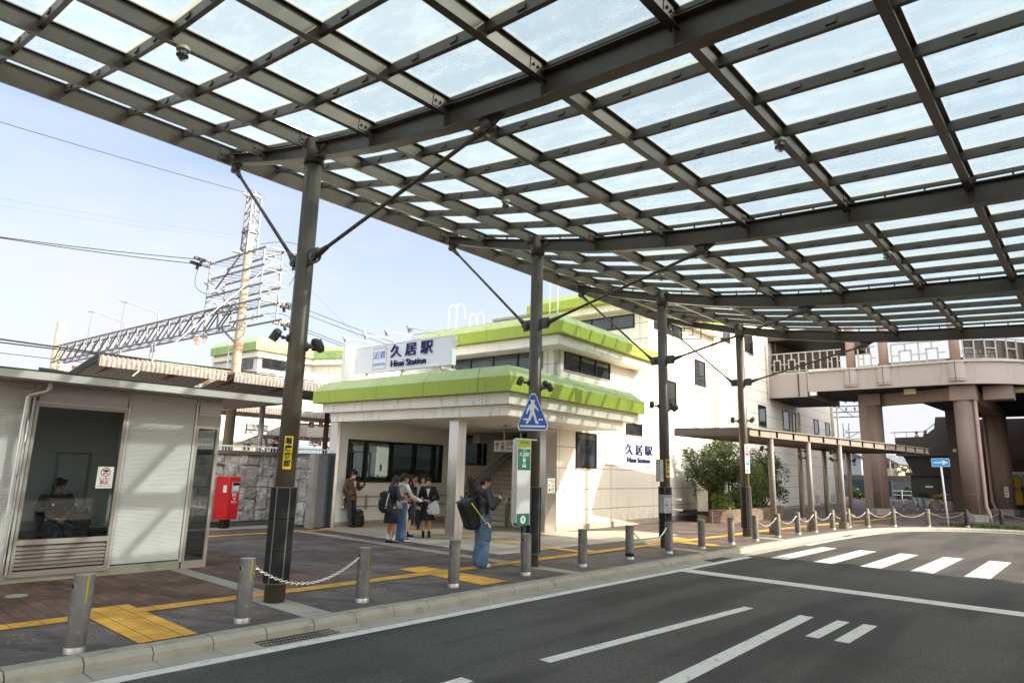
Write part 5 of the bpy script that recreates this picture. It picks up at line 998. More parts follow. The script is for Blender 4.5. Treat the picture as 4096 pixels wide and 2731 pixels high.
# ------------------------------------------------------------------ brown stair block, shed, shop
def tile_mat(name, c):
    t = NT(name); tc = t.n('TexCoord').outputs['Object']; sx = t.n('SeparateXYZ', i0=tc); v = t.n('CombineXYZ', i0=t.math('ADD', sx.outputs[0], sx.outputs[1]), i1=sx.outputs[2]).outputs[0]
    c2 = tuple(x*.78 for x in c[:3])+(1,); br = t.n('TexBrick', I_Vector=v, I_Color1=c, I_Color2=c2, I_Mortar=tuple(x*.5 for x in c[:3])+(1,), I_Scale=1., I_Mortar_Size=.008, I_Brick_Width=.23, I_Row_Height=.08)
    t.base(t.mix(1., br.outputs[0], t.rng(t.noise(tc, 1.), .3, .7, .85, 1.12), 'MULTIPLY')); t.b.inputs['Roughness'].default_value = .6; return t.M
M_TILE = tile_mat('brown_tile', (.11, .075, .058, 1)); M_TILED = tile_mat('dark_brown_tile', (.085, .066, .06, 1))
SB = thing('stair_block', 'dark brown tiled stair block with a parapet rising to the deck', 'stair block')
b = MB(); b.prism([(58, 12.0, 3.72), (58, 12.0, 5.1), (58, 10.1, 5.16), (58, 9.35, 5.75), (58, 9.2, 6.6), (58, 7.8, 6.6), (58, 7.8, 3.72)], (.35, 0, 0)); b.prism([(61.5, 12.0, 3.72), (61.5, 12.0, 5.1), (61.5, 10.1, 5.16), (61.5, 7.8, 6.6), (61.5, 7.8, 3.72)], (.3, 0, 0)); b.box(58.35, 61.5, 11.7, 12.0, 3.72, 5.1); b.box(58.35, 61.5, 7.8, 11.7, 3.72, 3.9); b.build('parapet', M_TILED, SB)
b = MB(); b.prism([(58.3, 11.6, 3.72), (58.3, 7.8, 3.72), (58.3, 7.8, 2.4), (58.3, 11.0, 2.4)], (3, 0, 0)); b.build('under_stair', M_DBROWN, SB)
b = MB(); b.box(52.3, 53.6, 6.2, 7.72, 0, 6.6); b.box(53.6, 58, 7.3, 7.7, 3.7, 6.6); b.build('tiled_wall', M_TILE, SB)
b = MB(); b.box(62.5, 78, -12, 7.7, 0, 6.7); b.build('shop_wall', M_TILE, SB)
b = MB()
b.tube([(58.15, 12.3, 5.5), (58.15, 10.0, 5.55), (58.15, 9.2, 6.2), (58.15, 8.9, 6.35)], .03, 6)
for y, z in ((12.0, 5.1), (11.2, 5.1), (10.1, 5.15)): b.cyl((58.15, y, z), (58.15, y, z+.42), .02, n=6)
b.build('handrail', M_GALV, SB)
o = thing('wall_camera', 'small white camera box on the brown tiled stair wall', 'camera', (52.2, 7.35, 3.9)); b = MB(); b.box(-.12, .0, -.1, .1, -.1, .1); b.cyl((-.16, 0, -.02), (-.12, 0, -.02), .05, n=10); b.build('case', M_PAPER, o)
sh = thing('shop_front', 'shop front with red lettered sign behind the right brown columns', 'shop front', (62.4, 4.5, 0))
b = MB(); b.box(-.25, 0, -6, 1.5, 2.75, 3.6); b.build('sign_fascia', mat('brown_fascia', '3a2b26', .5), sh); text('花の森', .62, (-.27, -.8, 3.15), (0, -1, 0), mat('dull_red_letters', '7d2f2a', .5), sh)
b = MB(); b.box(-.1, 0, -6, 1.4, 0, 2.75); b.build('shop_window', M_WIN, sh); b = MB(); b.box(-.2, 0, .95, 1.2, 0, 2.7); b.box(-.2, 0, -.3, -.05, 0, 2.7); b.box(-.2, 0, -.3, 1.2, 2.55, 2.75); b.build('door_frame', M_BAND, sh)
yb = thing('yellow_banner', 'tall yellow banner standing before the dark shop front', 'banner', (61.9, 5.25, 0)); b = MB(); b.box(-.02, .02, -.42, .42, .35, 2.35); b.build('cloth', mat('banner_yellow', 'c7a70e', .6, var=.06), yb); b = MB(); b.cyl((-.05, .45, 0), (-.05, .45, 2.5), .03, n=8); b.build('pole', M_GALV, yb); text('営業中', .4, (-.03, .02, 1.45), (0, -1, 0), M_BLACK, yb)
o = thing('column_label', 'small white label plate with dark print on the rear brown column', 'label', (50.1, 4.65, 1.35), R(-90)); b = MB(); b.box(-.1, .1, -.02, 0, -.3, .3); b.build('plate', M_PAPER, o); b = MB(); 
for z in (.2, .08, -.04, -.18): b.box(-.06, .06, -.024, -.02, z-.03, z+.03)
b.build('print', M_BLACK, o)
sd = thing('shed', 'low dark grey shed with corrugated roof under the stair block', 'shed', (66, 0, 0))
b = MB(); b.box(0, 4, 8.2, 12.7, 0, 2.35); b.build('wall', mat('shed_grey', (.05, .042, .04), .6), sd); b = MB(); b.box(-.3, 4.2, 8.0, 13.0, 2.36, 2.5)
for k in range(26): b.cyl((-.35, 8.05+k*.19, 2.52), (4.2, 8.05+k*.19, 2.52), .05, n=6)
b.build('roof', mat('shed_roof', (.09, .085, .085), .6, .2), sd)
b = MB(); b.box(-.03, 0, 9.3, 10.6, .1, 2.1); b.box(-.03, 0, 10.7, 12.0, .1, 2.1); b.build('door', mat('shed_door', (.06, .05, .047), .5), sd); b = MB(); b.box(-.045, -.03, 11.1, 11.65, 1.35, 1.5); b.box(-.045, -.03, 9.0, 9.5, 1.35, 1.5); b.build('door_label', M_PAPER, sd)
# planters
def leafball(b, c, r, n, s, zmin=None, lump=5):
    cs = [(Vector(c)+Vector((random.uniform(-.6, .6)*r[0], random.uniform(-.6, .6)*r[1], random.uniform(-.6, .6)*r[2])), random.uniform(.35, .6)) for _ in range(lump)]
    for _ in range(n):
        cc, k = random.choice(cs); d = Vector((random.gauss(0, 1), random.gauss(0, 1), random.gauss(0, 1))).normalized()*random.uniform(.55, 1.08)
        p = cc+Vector((d.x*r[0]*k, d.y*r[1]*k, d.z*r[2]*k))
        if zmin is not None and p.z < zmin: continue
        a = Vector((random.gauss(0, 1), random.gauss(0, 1), random.gauss(0, .6))).normalized(); e = a.orthogonal().normalized(); e = (Matrix.Rotation(random.uniform(0, 6.28), 3, a) @ e); q = s*random.uniform(.6, 1.3)
        b.add([p-a*q, p-e*q*.42+a*q*.1, p+a*q, p+e*q*.42+a*q*.1], [(0, 1, 2, 3)])
def leaf_mat(name, c1, c2, tr=.35):
    t = NT(name); tc = t.n('TexCoord').outputs['Object']; g = t.n('NewGeometry'); v = t.n('TexWhiteNoise', I_Vector=t.n('VectorMath', operation='SNAP', i0=tc, i1=(.11, .11, .11)).outputs[0]).outputs[0]
    c = t.mix(t.math('MULTIPLY', t.math('ADD', v, t.noise(tc, 2.2, 3)), .5), c1, c2); t.base(c); t.b.inputs['Roughness'].default_value = .35; t.b.inputs['Specular IOR Level'].default_value = .55
    tl = t.n('BsdfTranslucent', I_Color=c); ms = t.n('MixShader', i0=tr, i1=t.b.outputs[0], i2=tl.outputs[0]); t.L.new(ms.outputs[0], t.out.inputs[0]); return t.M
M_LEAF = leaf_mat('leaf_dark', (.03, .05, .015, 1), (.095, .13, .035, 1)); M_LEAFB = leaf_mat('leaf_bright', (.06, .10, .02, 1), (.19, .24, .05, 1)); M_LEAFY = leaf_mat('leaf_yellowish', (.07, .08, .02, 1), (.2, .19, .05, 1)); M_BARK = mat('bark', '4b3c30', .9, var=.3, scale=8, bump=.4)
M_FLOW = mat('yellow_flower', 'c79a12', .6, var=.3, scale=30); M_FLOWW = mat('pale_flower', 'b6b39a', .6, var=.3, scale=30)
PLB = ['white planter box with a dark green shrub beside the shed', 'second white planter box with low green leaves', 'third white planter box with low green leaves', 'white planter box with yellow flowers', 'grey concrete planter box with pale and yellow flowers by the stair block']
for k, (x, y) in enumerate(((60.7, 11.1), (59.6, 10.55), (58.8, 9.95), (57.9, 9.35), (52.6, 8.35))):
    o = thing('planter_box', PLB[k], 'planter', (x, y, 0), .55, 'planter boxes before the shed'); b = MB(); w = .5 if k < 4 else .65; b.prism([(-.3, -w*.86, 0), (.3, -w*.86, 0), (.3, w*.86, 0), (-.3, w*.86, 0)], (0, 0, .02)); vs = [(sx*(.27 if z == 0 else .34), sy*(w*.8 if z == 0 else w), z) for z in (0, .62) for sx, sy in ((-1, -1), (1, -1), (1, 1), (-1, 1))]; b.add(vs, [(0, 1, 2, 3), (4, 5, 6, 7), (0, 1, 5, 4), (1, 2, 6, 5), (2, 3, 7, 6), (3, 0, 4, 7)]); b.build('box', mat('planter_white', '9ea1a5', .6, var=.08) if k < 4 else M_CONC, o)
    b = MB(); leafball(b, (0, 0, .72), (.4, w*1.1, .3 if k else .6), 500, .06, .55); b.build('plant', M_LEAF, o)
    if k >= 3: b = MB(); leafball(b, (-.05, .0, .85), (.35, w, .12), 220, .05, .6); b.build('flowers', M_FLOW, o)
    if k == 4: b = MB(); leafball(b, (.1, -.2, 1.0), (.3, w*.7, .15), 120, .05, .6); b.build('flowers', M_FLOWW, o)
for k, (a_, c_) in enumerate((((51.9, 11.85), (52.9, 11.4)), ((48.95, 9.95), (50.1, 9.4)), ((50.75, 8.85), (51.9, 8.3)))):
    o = thing('hoop_barrier', ['white and red hoop barrier beside the left brown column', 'white and red hoop barrier standing alone in front of the shed', 'white and red hoop barrier in front of the flower planters'][k], 'barrier', ((a_[0]+c_[0])/2, (a_[1]+c_[1])/2, 0), math.atan2(c_[1]-a_[1], c_[0]-a_[0]), 'hoop barriers under the deck'); w = .62; P = [(-w, 0, 0), (-w, 0, .52), (-w+.04, 0, .62), (-w+.14, 0, .67), (w-.14, 0, .67), (w-.04, 0, .62), (w, 0, .52), (w, 0, 0)]
    b = MB(); b.tube(P, .035, 8); b.m(1)
    for s_ in (-1, 1): b.cyl((s_*w, 0, .14), (s_*w, 0, .42), .037, n=8)
    b.cyl((-.25, 0, .67), (.25, 0, .67), .037, n=8); b.build('hoop', [M_WPAINT, mat('barrier_red', '8e2430', .5)], o)
# one way sign
M_SIGNB = mat('sign_blue', (.045, .32, .68), .35, var=.03); M_SIGNP = mat('sign_pure_white', (.75, .76, .76), .35, var=.02)
ow = thing('one_way_sign', 'blue one way sign with a white arrow on a tilted white pole', 'road sign', (33.63, 5.23, 0), R(-81)); ow.rotation_euler = (0, R(-1.5), R(-81))
b = MB(); b.cyl((0, .03, -.1), (0, .03, 2.75), .038, n=14); b.build('pole', M_WPAINT, ow)
def plate(P, y0, y1, name, m, o): b = MB(); b.prism([(x, y0, z) for x, z in P], (0, y1-y0, 0)); return b.build(name, m, o)
plate(rrect(0, 2.655, .66, .36, .03), -.02, -.008, 'plate', M_SIGNP, ow); plate(rrect(0, 2.655, .63, .33, .02), -.023, -.0205, 'blue_face', M_SIGNB, ow)
plate([(-.26, 2.68), (-.26, 2.63), (.09, 2.63), (.04, 2.565), (.10, 2.565), (.27, 2.655), (.10, 2.745), (.04, 2.745), (.09, 2.68)], -.027, -.0235, 'arrow', M_SIGNP, ow)
# grass tufts
gt_ = MB(); blades(gt_, 2600, lambda: (lambda t: (34.75+.5*t*t+random.gauss(0, .16), 5.6-4.6*t+random.gauss(0, .12)))(random.random()**1.0), .16, .018); tag(gt_.build('verge_grass', mat('verge_green', (.10, .14, .025), .7, var=.4, scale=5)), 'patch of green weeds along the kerb beneath the one way sign', 'grass', kind='stuff')
# ------------------------------------------------------------------ covered walkway
M_WALK = mat('walkway_steel', '837b73', .6, .1, var=.12, scale=3, stain='5d4a38', stain_amt=.3)
wk = thing('covered_walkway', 'long low flat roofed walkway on slim posts beside the shrubs', 'covered walkway')
A_, B_, C_, D_ = Vector((21.2, 8.55)), Vector((37.0, 6.3)), Vector((37.2, 9.9)), Vector((20.7, 10.95))
b = MB(); b.prism([(p.x, p.y, 3.36) for p in (A_, B_, C_, D_)], (0, 0, .05)); b.build('roof_deck', M_WALK, wk)
b = MB(); b.bar((A_.x, A_.y, 3.25), (B_.x, B_.y, 3.25), .02, .22); b.bar((A_.x, A_.y, 3.38), (B_.x, B_.y, 3.38), .16, .02); b.bar((A_.x, A_.y, 3.14), (B_.x, B_.y, 3.14), .12, .015); b.bar((A_.x, A_.y, 3.25), (D_.x, D_.y, 3.25), .02, .22); b.bar((D_.x, D_.y, 3.25), (C_.x, C_.y, 3.25), .05, .22); b.bar((B_.x, B_.y, 3.25), (C_.x, C_.y, 3.25), .05, .22)
for k in range(13): t = k/12; p = A_.lerp(B_, t); q = D_.lerp(C_, t); b.bar((p.x, p.y, 3.25), (q.x, q.y, 3.27), .05, .16)
b.build('edge_beam', M_WALK, wk)
for k in range(14): 
    t = (k+.5)/14; p = A_.lerp(B_, t); b = MB(); b.box(p.x-.012, p.x+.012, p.y-.06, p.y, 3.14, 3.37); b.build('stiffener', M_DARK, wk)
for x, y, foot in ((22.62, 8.42, 1), (25.24, 8.05, 1), (27.71, 7.68, 1), (31.21, 10.34, 0), (33.08, 9.84, 0), (36.44, 9.7, 0), (30.2, 7.3, 0), (24.0, 10.75, 0)):
    if (x, y) in ((30.2, 7.3), (24.0, 10.75)): continue
    b = MB(); b.cyl((x, y, 0), (x, y, 3.38), .1, n=18); c = b.build('post', M_WALK, wk)
    b = MB(); b.lathe([(.17, 0), (.17, .24), (.1, .25)] if foot else [(.16, 0), (.14, .12), (.1, .13)], (x, y, 0), 18); b.build('post_foot', M_BOLM if foot else M_KERB, c)
# planter, shrubs, post
bp = thing('brick_planter', 'low brown brick planter wall under the shrubs', 'brick planter')
M_PBRICK = pavers('planter_brick', rgb('8a6b58'), rgb('5f4637'), rgb('9b8f80'), .22, .075, var=.25, msize=.012)
def pb_mat():
    t = NT('planter_brick_wall'); tc = t.n('TexCoord').outputs['Object']; sx = t.n('SeparateXYZ', i0=tc); v = t.n('CombineXYZ', i0=t.math('ADD', sx.outputs[0], sx.outputs[1]), i1=sx.outputs[2]).outputs[0]
    br = t.n('TexBrick', I_Vector=v, I_Color1=(.19, .115, .078, 1), I_Color2=(.10, .062, .043, 1), I_Mortar=(.22, .19, .155, 1), I_Scale=1., I_Mortar_Size=.009, I_Brick_Width=.21, I_Row_Height=.072); t.base(t.mix(1., br.outputs[0], t.rng(t.noise(tc, 12, 6), .3, .7, .65, 1.3), 'MULTIPLY')); t.b.inputs['Roughness'].default_value = .85; t.bump(br.outputs[1], .6, -.012); return t.M
M_PB = pb_mat(); PP_ = [(25.3, 11.85), (26.2, 11.35), (32.4, 11.6), (32.9, 12.0), (32.9, 13.6)]
b = MB(); wallstrip(b, PP_, 0, .52, .2); b.build('brick_wall', M_PB, bp); b = MB(); b.prism([(25.4, 12.0, .3), (26.3, 11.5, .3), (32.3, 11.7, .3), (32.8, 13.5, .3), (25.4, 13.3, .3)], (0, 0, .12)); b.build('soil', mat('planter_soil', '2f261c', .95), bp)
cp = thing('slanted_post', 'white slanted top marker post with brown side by the brick planter', 'marker post', (25.75, 12.45, 0), R(-50))
b = MB(); b.prism([(-.2, -.12, 0), (.2, -.12, 0), (.2, -.12, 1.2), (-.2, -.12, 1.5)], (0, .2, 0)); b.build('body', mat('post_white', 'c9c4b2', .7, var=.1, stain='8b836c', stain_amt=.4), cp); b = MB(); b.prism([(-.21, -.125, 1.51), (.21, -.125, 1.205), (.21, -.125, 1.225), (-.21, -.125, 1.53)], (0, .21, 0)); b.build('cap', M_BROWN, cp)
def shrub(name, label, blobs, m, trunk, grp, n=4500, s=.062):
    o = thing(name, label, 'shrub', (trunk[0], trunk[1], .35), 0, grp); T = Vector((trunk[0], trunk[1], .35)); b = MB(); w = sum(q[3]*q[4]*q[5] for q in blobs)
    for x, y, z, rx, ry, rz in blobs: leafball(b, Vector((x, y, z))-T, (rx, ry, rz), int(n*rx*ry*rz/w), s, .0, 9)
    b.build('crown', m, o); b = MB()
    for x, y, z, rx, ry, rz in blobs:
        e = Vector((x, y, z))-T; b.tube([(0, 0, -.05), (e.x*.4, e.y*.4, e.z*.45), tuple(e)], [.05, .035, .015], 6)
        for _ in range(5): q = e+Vector((random.uniform(-.6, .6)*rx, random.uniform(-.6, .6)*ry, random.uniform(-.3, .7)*rz)); b.tube([tuple(e*.6), tuple(q)], [.02, .008], 5)
    b.build('trunk', M_BARK, o); return o
SG = 'shrubs in the brick planter'
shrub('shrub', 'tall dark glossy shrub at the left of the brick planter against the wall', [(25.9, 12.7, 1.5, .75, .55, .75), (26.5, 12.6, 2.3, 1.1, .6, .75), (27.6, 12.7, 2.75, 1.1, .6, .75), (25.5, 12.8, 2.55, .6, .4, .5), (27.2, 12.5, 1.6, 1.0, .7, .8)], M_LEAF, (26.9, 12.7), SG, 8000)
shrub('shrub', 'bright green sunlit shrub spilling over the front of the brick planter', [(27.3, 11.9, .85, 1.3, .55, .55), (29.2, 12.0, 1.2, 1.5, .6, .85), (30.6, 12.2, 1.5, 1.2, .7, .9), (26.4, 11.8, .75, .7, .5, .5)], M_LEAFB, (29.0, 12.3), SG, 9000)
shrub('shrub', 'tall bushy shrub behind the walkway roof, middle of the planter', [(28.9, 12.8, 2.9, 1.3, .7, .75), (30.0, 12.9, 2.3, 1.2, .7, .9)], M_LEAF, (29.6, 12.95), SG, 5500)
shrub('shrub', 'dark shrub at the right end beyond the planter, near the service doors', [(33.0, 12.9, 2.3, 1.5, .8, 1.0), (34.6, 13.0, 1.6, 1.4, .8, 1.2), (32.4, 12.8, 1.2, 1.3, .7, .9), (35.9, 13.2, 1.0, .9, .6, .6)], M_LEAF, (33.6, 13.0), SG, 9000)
# ------------------------------------------------------------------ floodlights on columns
M_FLD = mat('lamp_housing', (.09, .082, .07), .5, .3, var=.1)
def floodlight(label, x, y, z, aim, r, tilt, roll=0., sc=.66):
    """aim: direction in plan away from the post; head hangs at the end of a knuckle arm"""
    a = math.radians(aim); o = thing('floodlight', label, 'floodlight', (x+r*math.cos(a), y+r*math.sin(a), z), a, 'floodlights on the posts'); o.scale = (sc, sc, sc)
    b = MB(); b.cyl((-.02, 0, 0), (.03, 0, 0), .085, n=18); b.cyl((.03, 0, 0), (.05, 0, 0), .075, .06, 18); b.cyl((.04, 0, 0), (.13, 0, .01), .03, n=10); b.cyl((.12, -.035, .01), (.12, .035, .01), .04, n=12); b.bar((.12, 0, .01), (.22, 0, .05), .04, .03); b.build('bracket', M_FLD, o)
    b = MB(); X = Matrix.Translation((.27, 0, .05)) @ Matrix.Rotation(roll, 4, 'X') @ Matrix.Rotation(tilt, 4, 'Y'); b.X = X
    prof = [(.02, .15), (.06, .14), (.085, .11), (.092, .07)]
    for k in range(6): z0 = .06-k*.028; prof += [(.1, z0), (.1, z0-.012), (.085, z0-.014), (.085, z0-.026)]
    prof += [(.1, -.115), (.1, -.13), (.08, -.13), (.07, -.11), (.0, -.11)]
    b.lathe(prof[::-1], n=18); b.build('lamp_head', M_FLD, o); return o
for label, s, n, z, aim, tilt in (('floodlight pointing left on the first canopy column', 4.92, 8.6, 3.62, 150, -.5), ('lower floodlight on the right of the first canopy column', 4.92, 8.6, 3.50, -38, 2.7), ('upper floodlight on the far right of the first canopy column', 4.92, 8.6, 3.55, 5, -.15),
    ('floodlight pointing left on the second canopy column', 10.33, 8.6, 3.6, 140, -.4), ('lower floodlight on the right of the second canopy column', 10.33, 8.6, 3.5, -40, 2.7), ('upper floodlight on the right of the second canopy column', 10.33, 8.6, 3.56, -5, -.1),
    ('floodlight pointing left on the third canopy column', 15.67, 8.6, 3.6, 130, -.1), ('lower floodlight on the right of the third canopy column', 15.67, 8.6, 3.52, -48, .9), ('upper floodlight on the right of the third canopy column', 15.67, 8.6, 3.6, -15, -.2),
    ('floodlight pointing left on the fourth canopy column', 20.82, 8.6, 3.58, 120, -.1), ('floodlight tilted right on the fourth canopy column', 20.82, 8.6, 3.6, -50, .7)): floodlight(label, s, n, z, aim, .13, tilt)
for label, s, n, z, aim, tilt in (('small floodlight on the first front walkway post', 22.62, 8.42, 2.75, 120, -.3), ('upper small floodlight on the second front walkway post', 25.24, 8.05, 2.8, 120, -.3), ('lower small floodlight on the second front walkway post', 25.24, 8.05, 2.55, 110, .3), ('upper small floodlight on the third front walkway post', 27.71, 7.68, 2.82, 118, -.3), ('lower small floodlight on the third front walkway post', 27.71, 7.68, 2.55, 100, .8), ('small dark floodlight on the last rear walkway post', 36.44, 9.7, 2.75, -60, .6)): floodlight(label, s, n, z, aim, .1, tilt)
M_CREAM = mat('cream_plastic', 'b9b298', .4); M_LENS = glass('lens_glass', (.7, .7, .66), .1)
for lb, s, n in (('cream caged lamp hanging at the top left of the canopy', 2.36, 7.08), ('cream caged lamp hanging near the second canopy column', 7.64, 7.08), ('cream caged lamp hanging from the canopy above the third column', 12.89, 7.08), ('cream caged lamp hanging at the upper right of the canopy', 7.49, 2.5), ('cream caged lamp hanging at the right of the canopy above the far beam', 12.68, 2.5)):
    o = thing('canopy_lamp', lb, 'canopy lamp', (s, n, zg(n)-.225), 0, 'caged lamps under the canopy'); b = MB(); b.lathe([(.0, -.05), (.045, -.05), (.07, -.035), (.072, .0), (.05, .01)][0:], n=18); b.build('base', M_CREAM, o)
    b = MB(); b.lathe([(.0, -.14), (.03, -.135), (.042, -.11), (.045, -.05)], n=14); b.build('lens', M_LENS, o); b = MB()
    for k in range(4): t = k*math.pi/2; b.tube([(.06*math.cos(t), .06*math.sin(t), -.04), (.06*math.cos(t), .06*math.sin(t), -.11), (.03*math.cos(t), .03*math.sin(t), -.155), (0, 0, -.16)], .004, 4)
    b.lathe([(.058, -.1), (.064, -.1), (.064, -.094), (.058, -.094)], n=16); b.build('cage', M_FLD, o); b = MB(); b.tube([(.0, 0, .0), (-.1, 0, .01), (-.13, 0, .05)], .012, 6); b.build('conduit', M_FLD, o)
# ------------------------------------------------------------------ signs on the columns
def on_col(s, n, ang): return (s, n), math.radians(ang)
M_STICK = mat('yellow_sticker', 'e6c80a', .45, var=.04)
for lb, s, n, ang in (('yellow sign with black lettering on the first canopy column', 4.92, 8.6, 242), ('yellow sign with black lettering on the third canopy column', 15.67, 8.6, 245)):
    a = math.radians(ang); nx, ny = math.cos(a), math.sin(a); o = thing('yellow_sign', lb, 'sign', (s, n, 1.99), a+math.pi/2, 'yellow signs on the canopy columns')
    b = MB(); P = [(.1385*math.sin(t), -.1385*math.cos(t)) for t in [(-.42+.84*k/10) for k in range(11)]]; b.add([(p[0], p[1], -.226) for p in P]+[(p[0], p[1], .226) for p in P], [(k, k+1, 12+k, 11+k) for k in range(10)], True); b.build('sticker', M_STICK, o)
    for k, ch in enumerate('着席確認'): text(ch, .1, (0, -.141, .155-k*.103), (1, 0, 0), M_BLACK, o, bold=.002)
cs = thing('crossing_sign', 'blue pedestrian crossing sign with a white walking figure on second column', 'road sign', (10.12, 8.46, 2.62), math.atan2(-.62, -.78)+math.pi/2)
def pent(w, h, c): return [(-w/2+c*.2, 0), (w/2-c*.2, 0), (w/2, c*.5), (w/2, c*.9), (c*.32, h), (-c*.32, h), (-w/2, c*.9), (-w/2, c*.5)]
plate(pent(.60, .74, .13), -.012, 0, 'plate', M_SIGNP, cs)
def scl(P, k, cz): return [(x*k, (z-cz)*k+cz) for x, z in P]
M_SIGND = mat('sign_deep_blue', (.018, .09, .42), .35, var=.03)
plate(scl(pent(.60, .74, .13), 1.02, .3), -.010, -.001, 'rim', M_SIGND, cs); plate(scl(pent(.60, .74, .13), .93, .3), -.0155, -.0125, 'blue_face', M_SIGND, cs)
for P, nm in (([(-.25, .065), (.25, .065), (.25, .1), (-.25, .1)], 'crossing_bar'), ([(-.19, .2), (-.1, .2), (-.1, .235), (-.19, .235)], 'crossing_bar'), ([(.11, .2), (.2, .2), (.2, .235), (.11, .235)], 'crossing_bar')): plate(P, -.018, -.016, nm, M_SIGNP, cs)
FIG = [(-.075, .64), (.005, .645), (.045, .63), (.03, .615), (.02, .585), (.03, .555), (.075, .49), (.125, .42), (.11, .40), (.055, .455), (.03, .48), (.025, .40), (.05, .33), (.085, .2), (.125, .15), (.12, .13), (.06, .13), (.02, .27), (-.01, .32), (-.045, .22), (-.12, .12), (-.15, .14), (-.14, .17), (-.1, .22), (-.06, .36), (-.065, .45), (-.105, .39), (-.12, .33), (-.145, .34), (-.13, .43), (-.09, .52), (-.05, .56), (-.045, .6), (-.06, .625)]
plate([(x*.95, z*.92+.015) for x, z in FIG], -.018, -.016, 'walking_figure', M_SIGNP, cs)
# bus stop sign
M_BSG = mat('bus_green', (.005, .14, .075), .35, var=.03); M_BSY = mat('bus_lime', (.42, .52, .03), .4, var=.04); M_LITE = mat('milky_panel', (.70, .69, .66), .3, var=.05, scale=1.5)
bs = thing('bus_stop_sign', 'tall green and white bus stop sign numbered 1 beside second column', 'bus stop sign', (9.8, 8.42, 0))
b = MB(); b.tube([(-.18, .05, 2.44), (-.2, .05, 2.3), (-.2, .05, .9), (-.19, .05, .83), (-.16, .05, .81), (.2, .05, .81)], .018, 8); b.box(-.2, -.185, -.03, .1, .86, 2.42); b.box(.185, .2, -.03, .1, .81, 2.42); b.box(-.2, .42, .0, .04, 2.42, 2.445); b.build('frame', M_ALU, bs)
b = MB(); b.cyl((.15, .05, 0), (.15, .05, .82), .03, n=12); b.box(.08, .16, .02, .08, .3, .8); b.build('leg', M_BOLD, bs)
plate([(-.185, 2.26), (.185, 2.26), (.185, 2.42), (-.185, 2.42)], -.03, .08, 'lime_header', M_BSY, bs); plate([(-.185, 1.845), (.185, 1.845), (.185, 2.26), (-.185, 2.26)], -.03, .08, 'green_header', M_BSG, bs)
plate([(-.185, 2.252), (-.1, 2.262), (0, 2.252), (.1, 2.268), (.185, 2.27), (.185, 2.252), (.1, 2.25), (0, 2.236), (-.1, 2.246), (-.185, 2.238)], -.033, -.0305, 'wave_stripe', M_SIGNP, bs)
plate([(-.185, 1.03), (.185, 1.03), (.185, 1.84), (-.185, 1.84)], -.03, .08, 'white_panel', M_LITE, bs); plate([(-.15, .815), (.185, .815), (.185, 1.025), (-.185, 1.025), (-.185, .86)], -.03, .08, 'green_footer', M_BSG, bs)
b = MB(); b.cyl((.0, -.033, .92), (0, -.0305, .92), .075, n=28); b.cyl((0, -.033, 2.03), (0, -.0305, 2.03), .042, n=24); b.build('number_disc', M_SIGNP, bs)
text('1', .125, (0, -.037, .92), (1, 0, 0), M_BLACK, bs, ext=.002, bold=.003); text('1', .07, (0, -.036, 2.03), (1, 0, 0), M_BLACK, bs, ext=.001); text('久居駅', .085, (0, -.033, 2.135), (1, 0, 0), M_SIGNP, bs, ext=.001, xs=1.15, bold=.001); text('BUS STOP', .055, (0, -.033, 2.36), (1, 0, 0), M_BSG, bs, ext=.001); text('ひさいえき', .028, (0, -.033, 2.205), (1, 0, 0), M_SIGNP, bs, ext=.001); text('Hisai Sta.', .028, (0, -.033, 2.085), (1, 0, 0), M_SIGNP, bs, ext=.001); text('三重交通', .022, (0, -.033, 1.965), (1, 0, 0), M_SIGNP, bs, ext=.001)
plate([(-.055, 1.895), (.055, 1.895), (.055, 1.945), (.045, 1.95), (-.055, 1.95)], -.0335, -.0305, 'bus_mark', M_SIGNP, bs); b = MB()
for x in (-.035, -.01, .015): b.box(x-.008, x+.01, -.0345, -.0335, 1.922, 1.94)
b.build('bus_window', M_BSG, bs)
# taxi call box and back box on the third column
tx = thing('taxi_call_box', 'grey steel call box with red and blue lettering strapped to third column', 'call box', (15.44, 8.42, 1.1), R(-30))
b = MB(); b.box(-.15, .08, -.1, .12, -.22, .2); b.build('case', mat('box_grey', '9a9b99', .45, .2), tx, bevel=.006); b = MB(); b.box(-.18, .1, -.13, .13, .2, .225); b.build('lid', MATS['box_grey'], tx)
for k, ch in enumerate('タクシー呼出ボタン'): text('|' if ch == 'ー' else ch, .034, (.05, -.1015, .15-k*.038), (1, 0, 0), M_RED if ch not in '呼' else M_RED, tx, ext=.001)
plate([(-.12, -.02), (-.085, .015), (-.085, -.003), (-.03, -.003), (-.03, -.037), (-.085, -.037), (-.085, -.055)], -.1025, -.1005, 'arrow', M_SIGND, tx); text('左側', .038, (-.07, -.1015, .05), (1, 0, 0), M_RED, tx, ext=.001)
b = MB()
for x in (-.035, -.065, -.09): 
    for k in range(5): b.box(x, x+.012, -.1025, -.1005, -.09-k*.024, -.075-k*.024)
b.build('small_print', M_SIGND, tx)
b = MB()
for z in (.1, -.16): b.lathe([(.174, z), (.18, z), (.18, z+.03), (.174, z+.03)], (.27, .05, 0), 28)
b.build('strap', M_ALU, tx); b = MB(); b.tube([(.1, .0, -.22), (.1, 0, -.3), (.12, .03, -.36)], .012, 6); b.build('cable', M_HOLE, tx)
o = thing('back_box', 'plain grey box on the left side of the third column above the call box', 'box', (15.5, 8.66, 1.93), R(-30)); b = MB(); b.box(-.06, .04, -.13, .08, -.28, .28); b.build('case', MATS['box_grey'], o, bevel=.005); b = MB(); b.box(-.064, -.06, -.1, .05, -.24, .24); b.build('door', M_ALU, o)
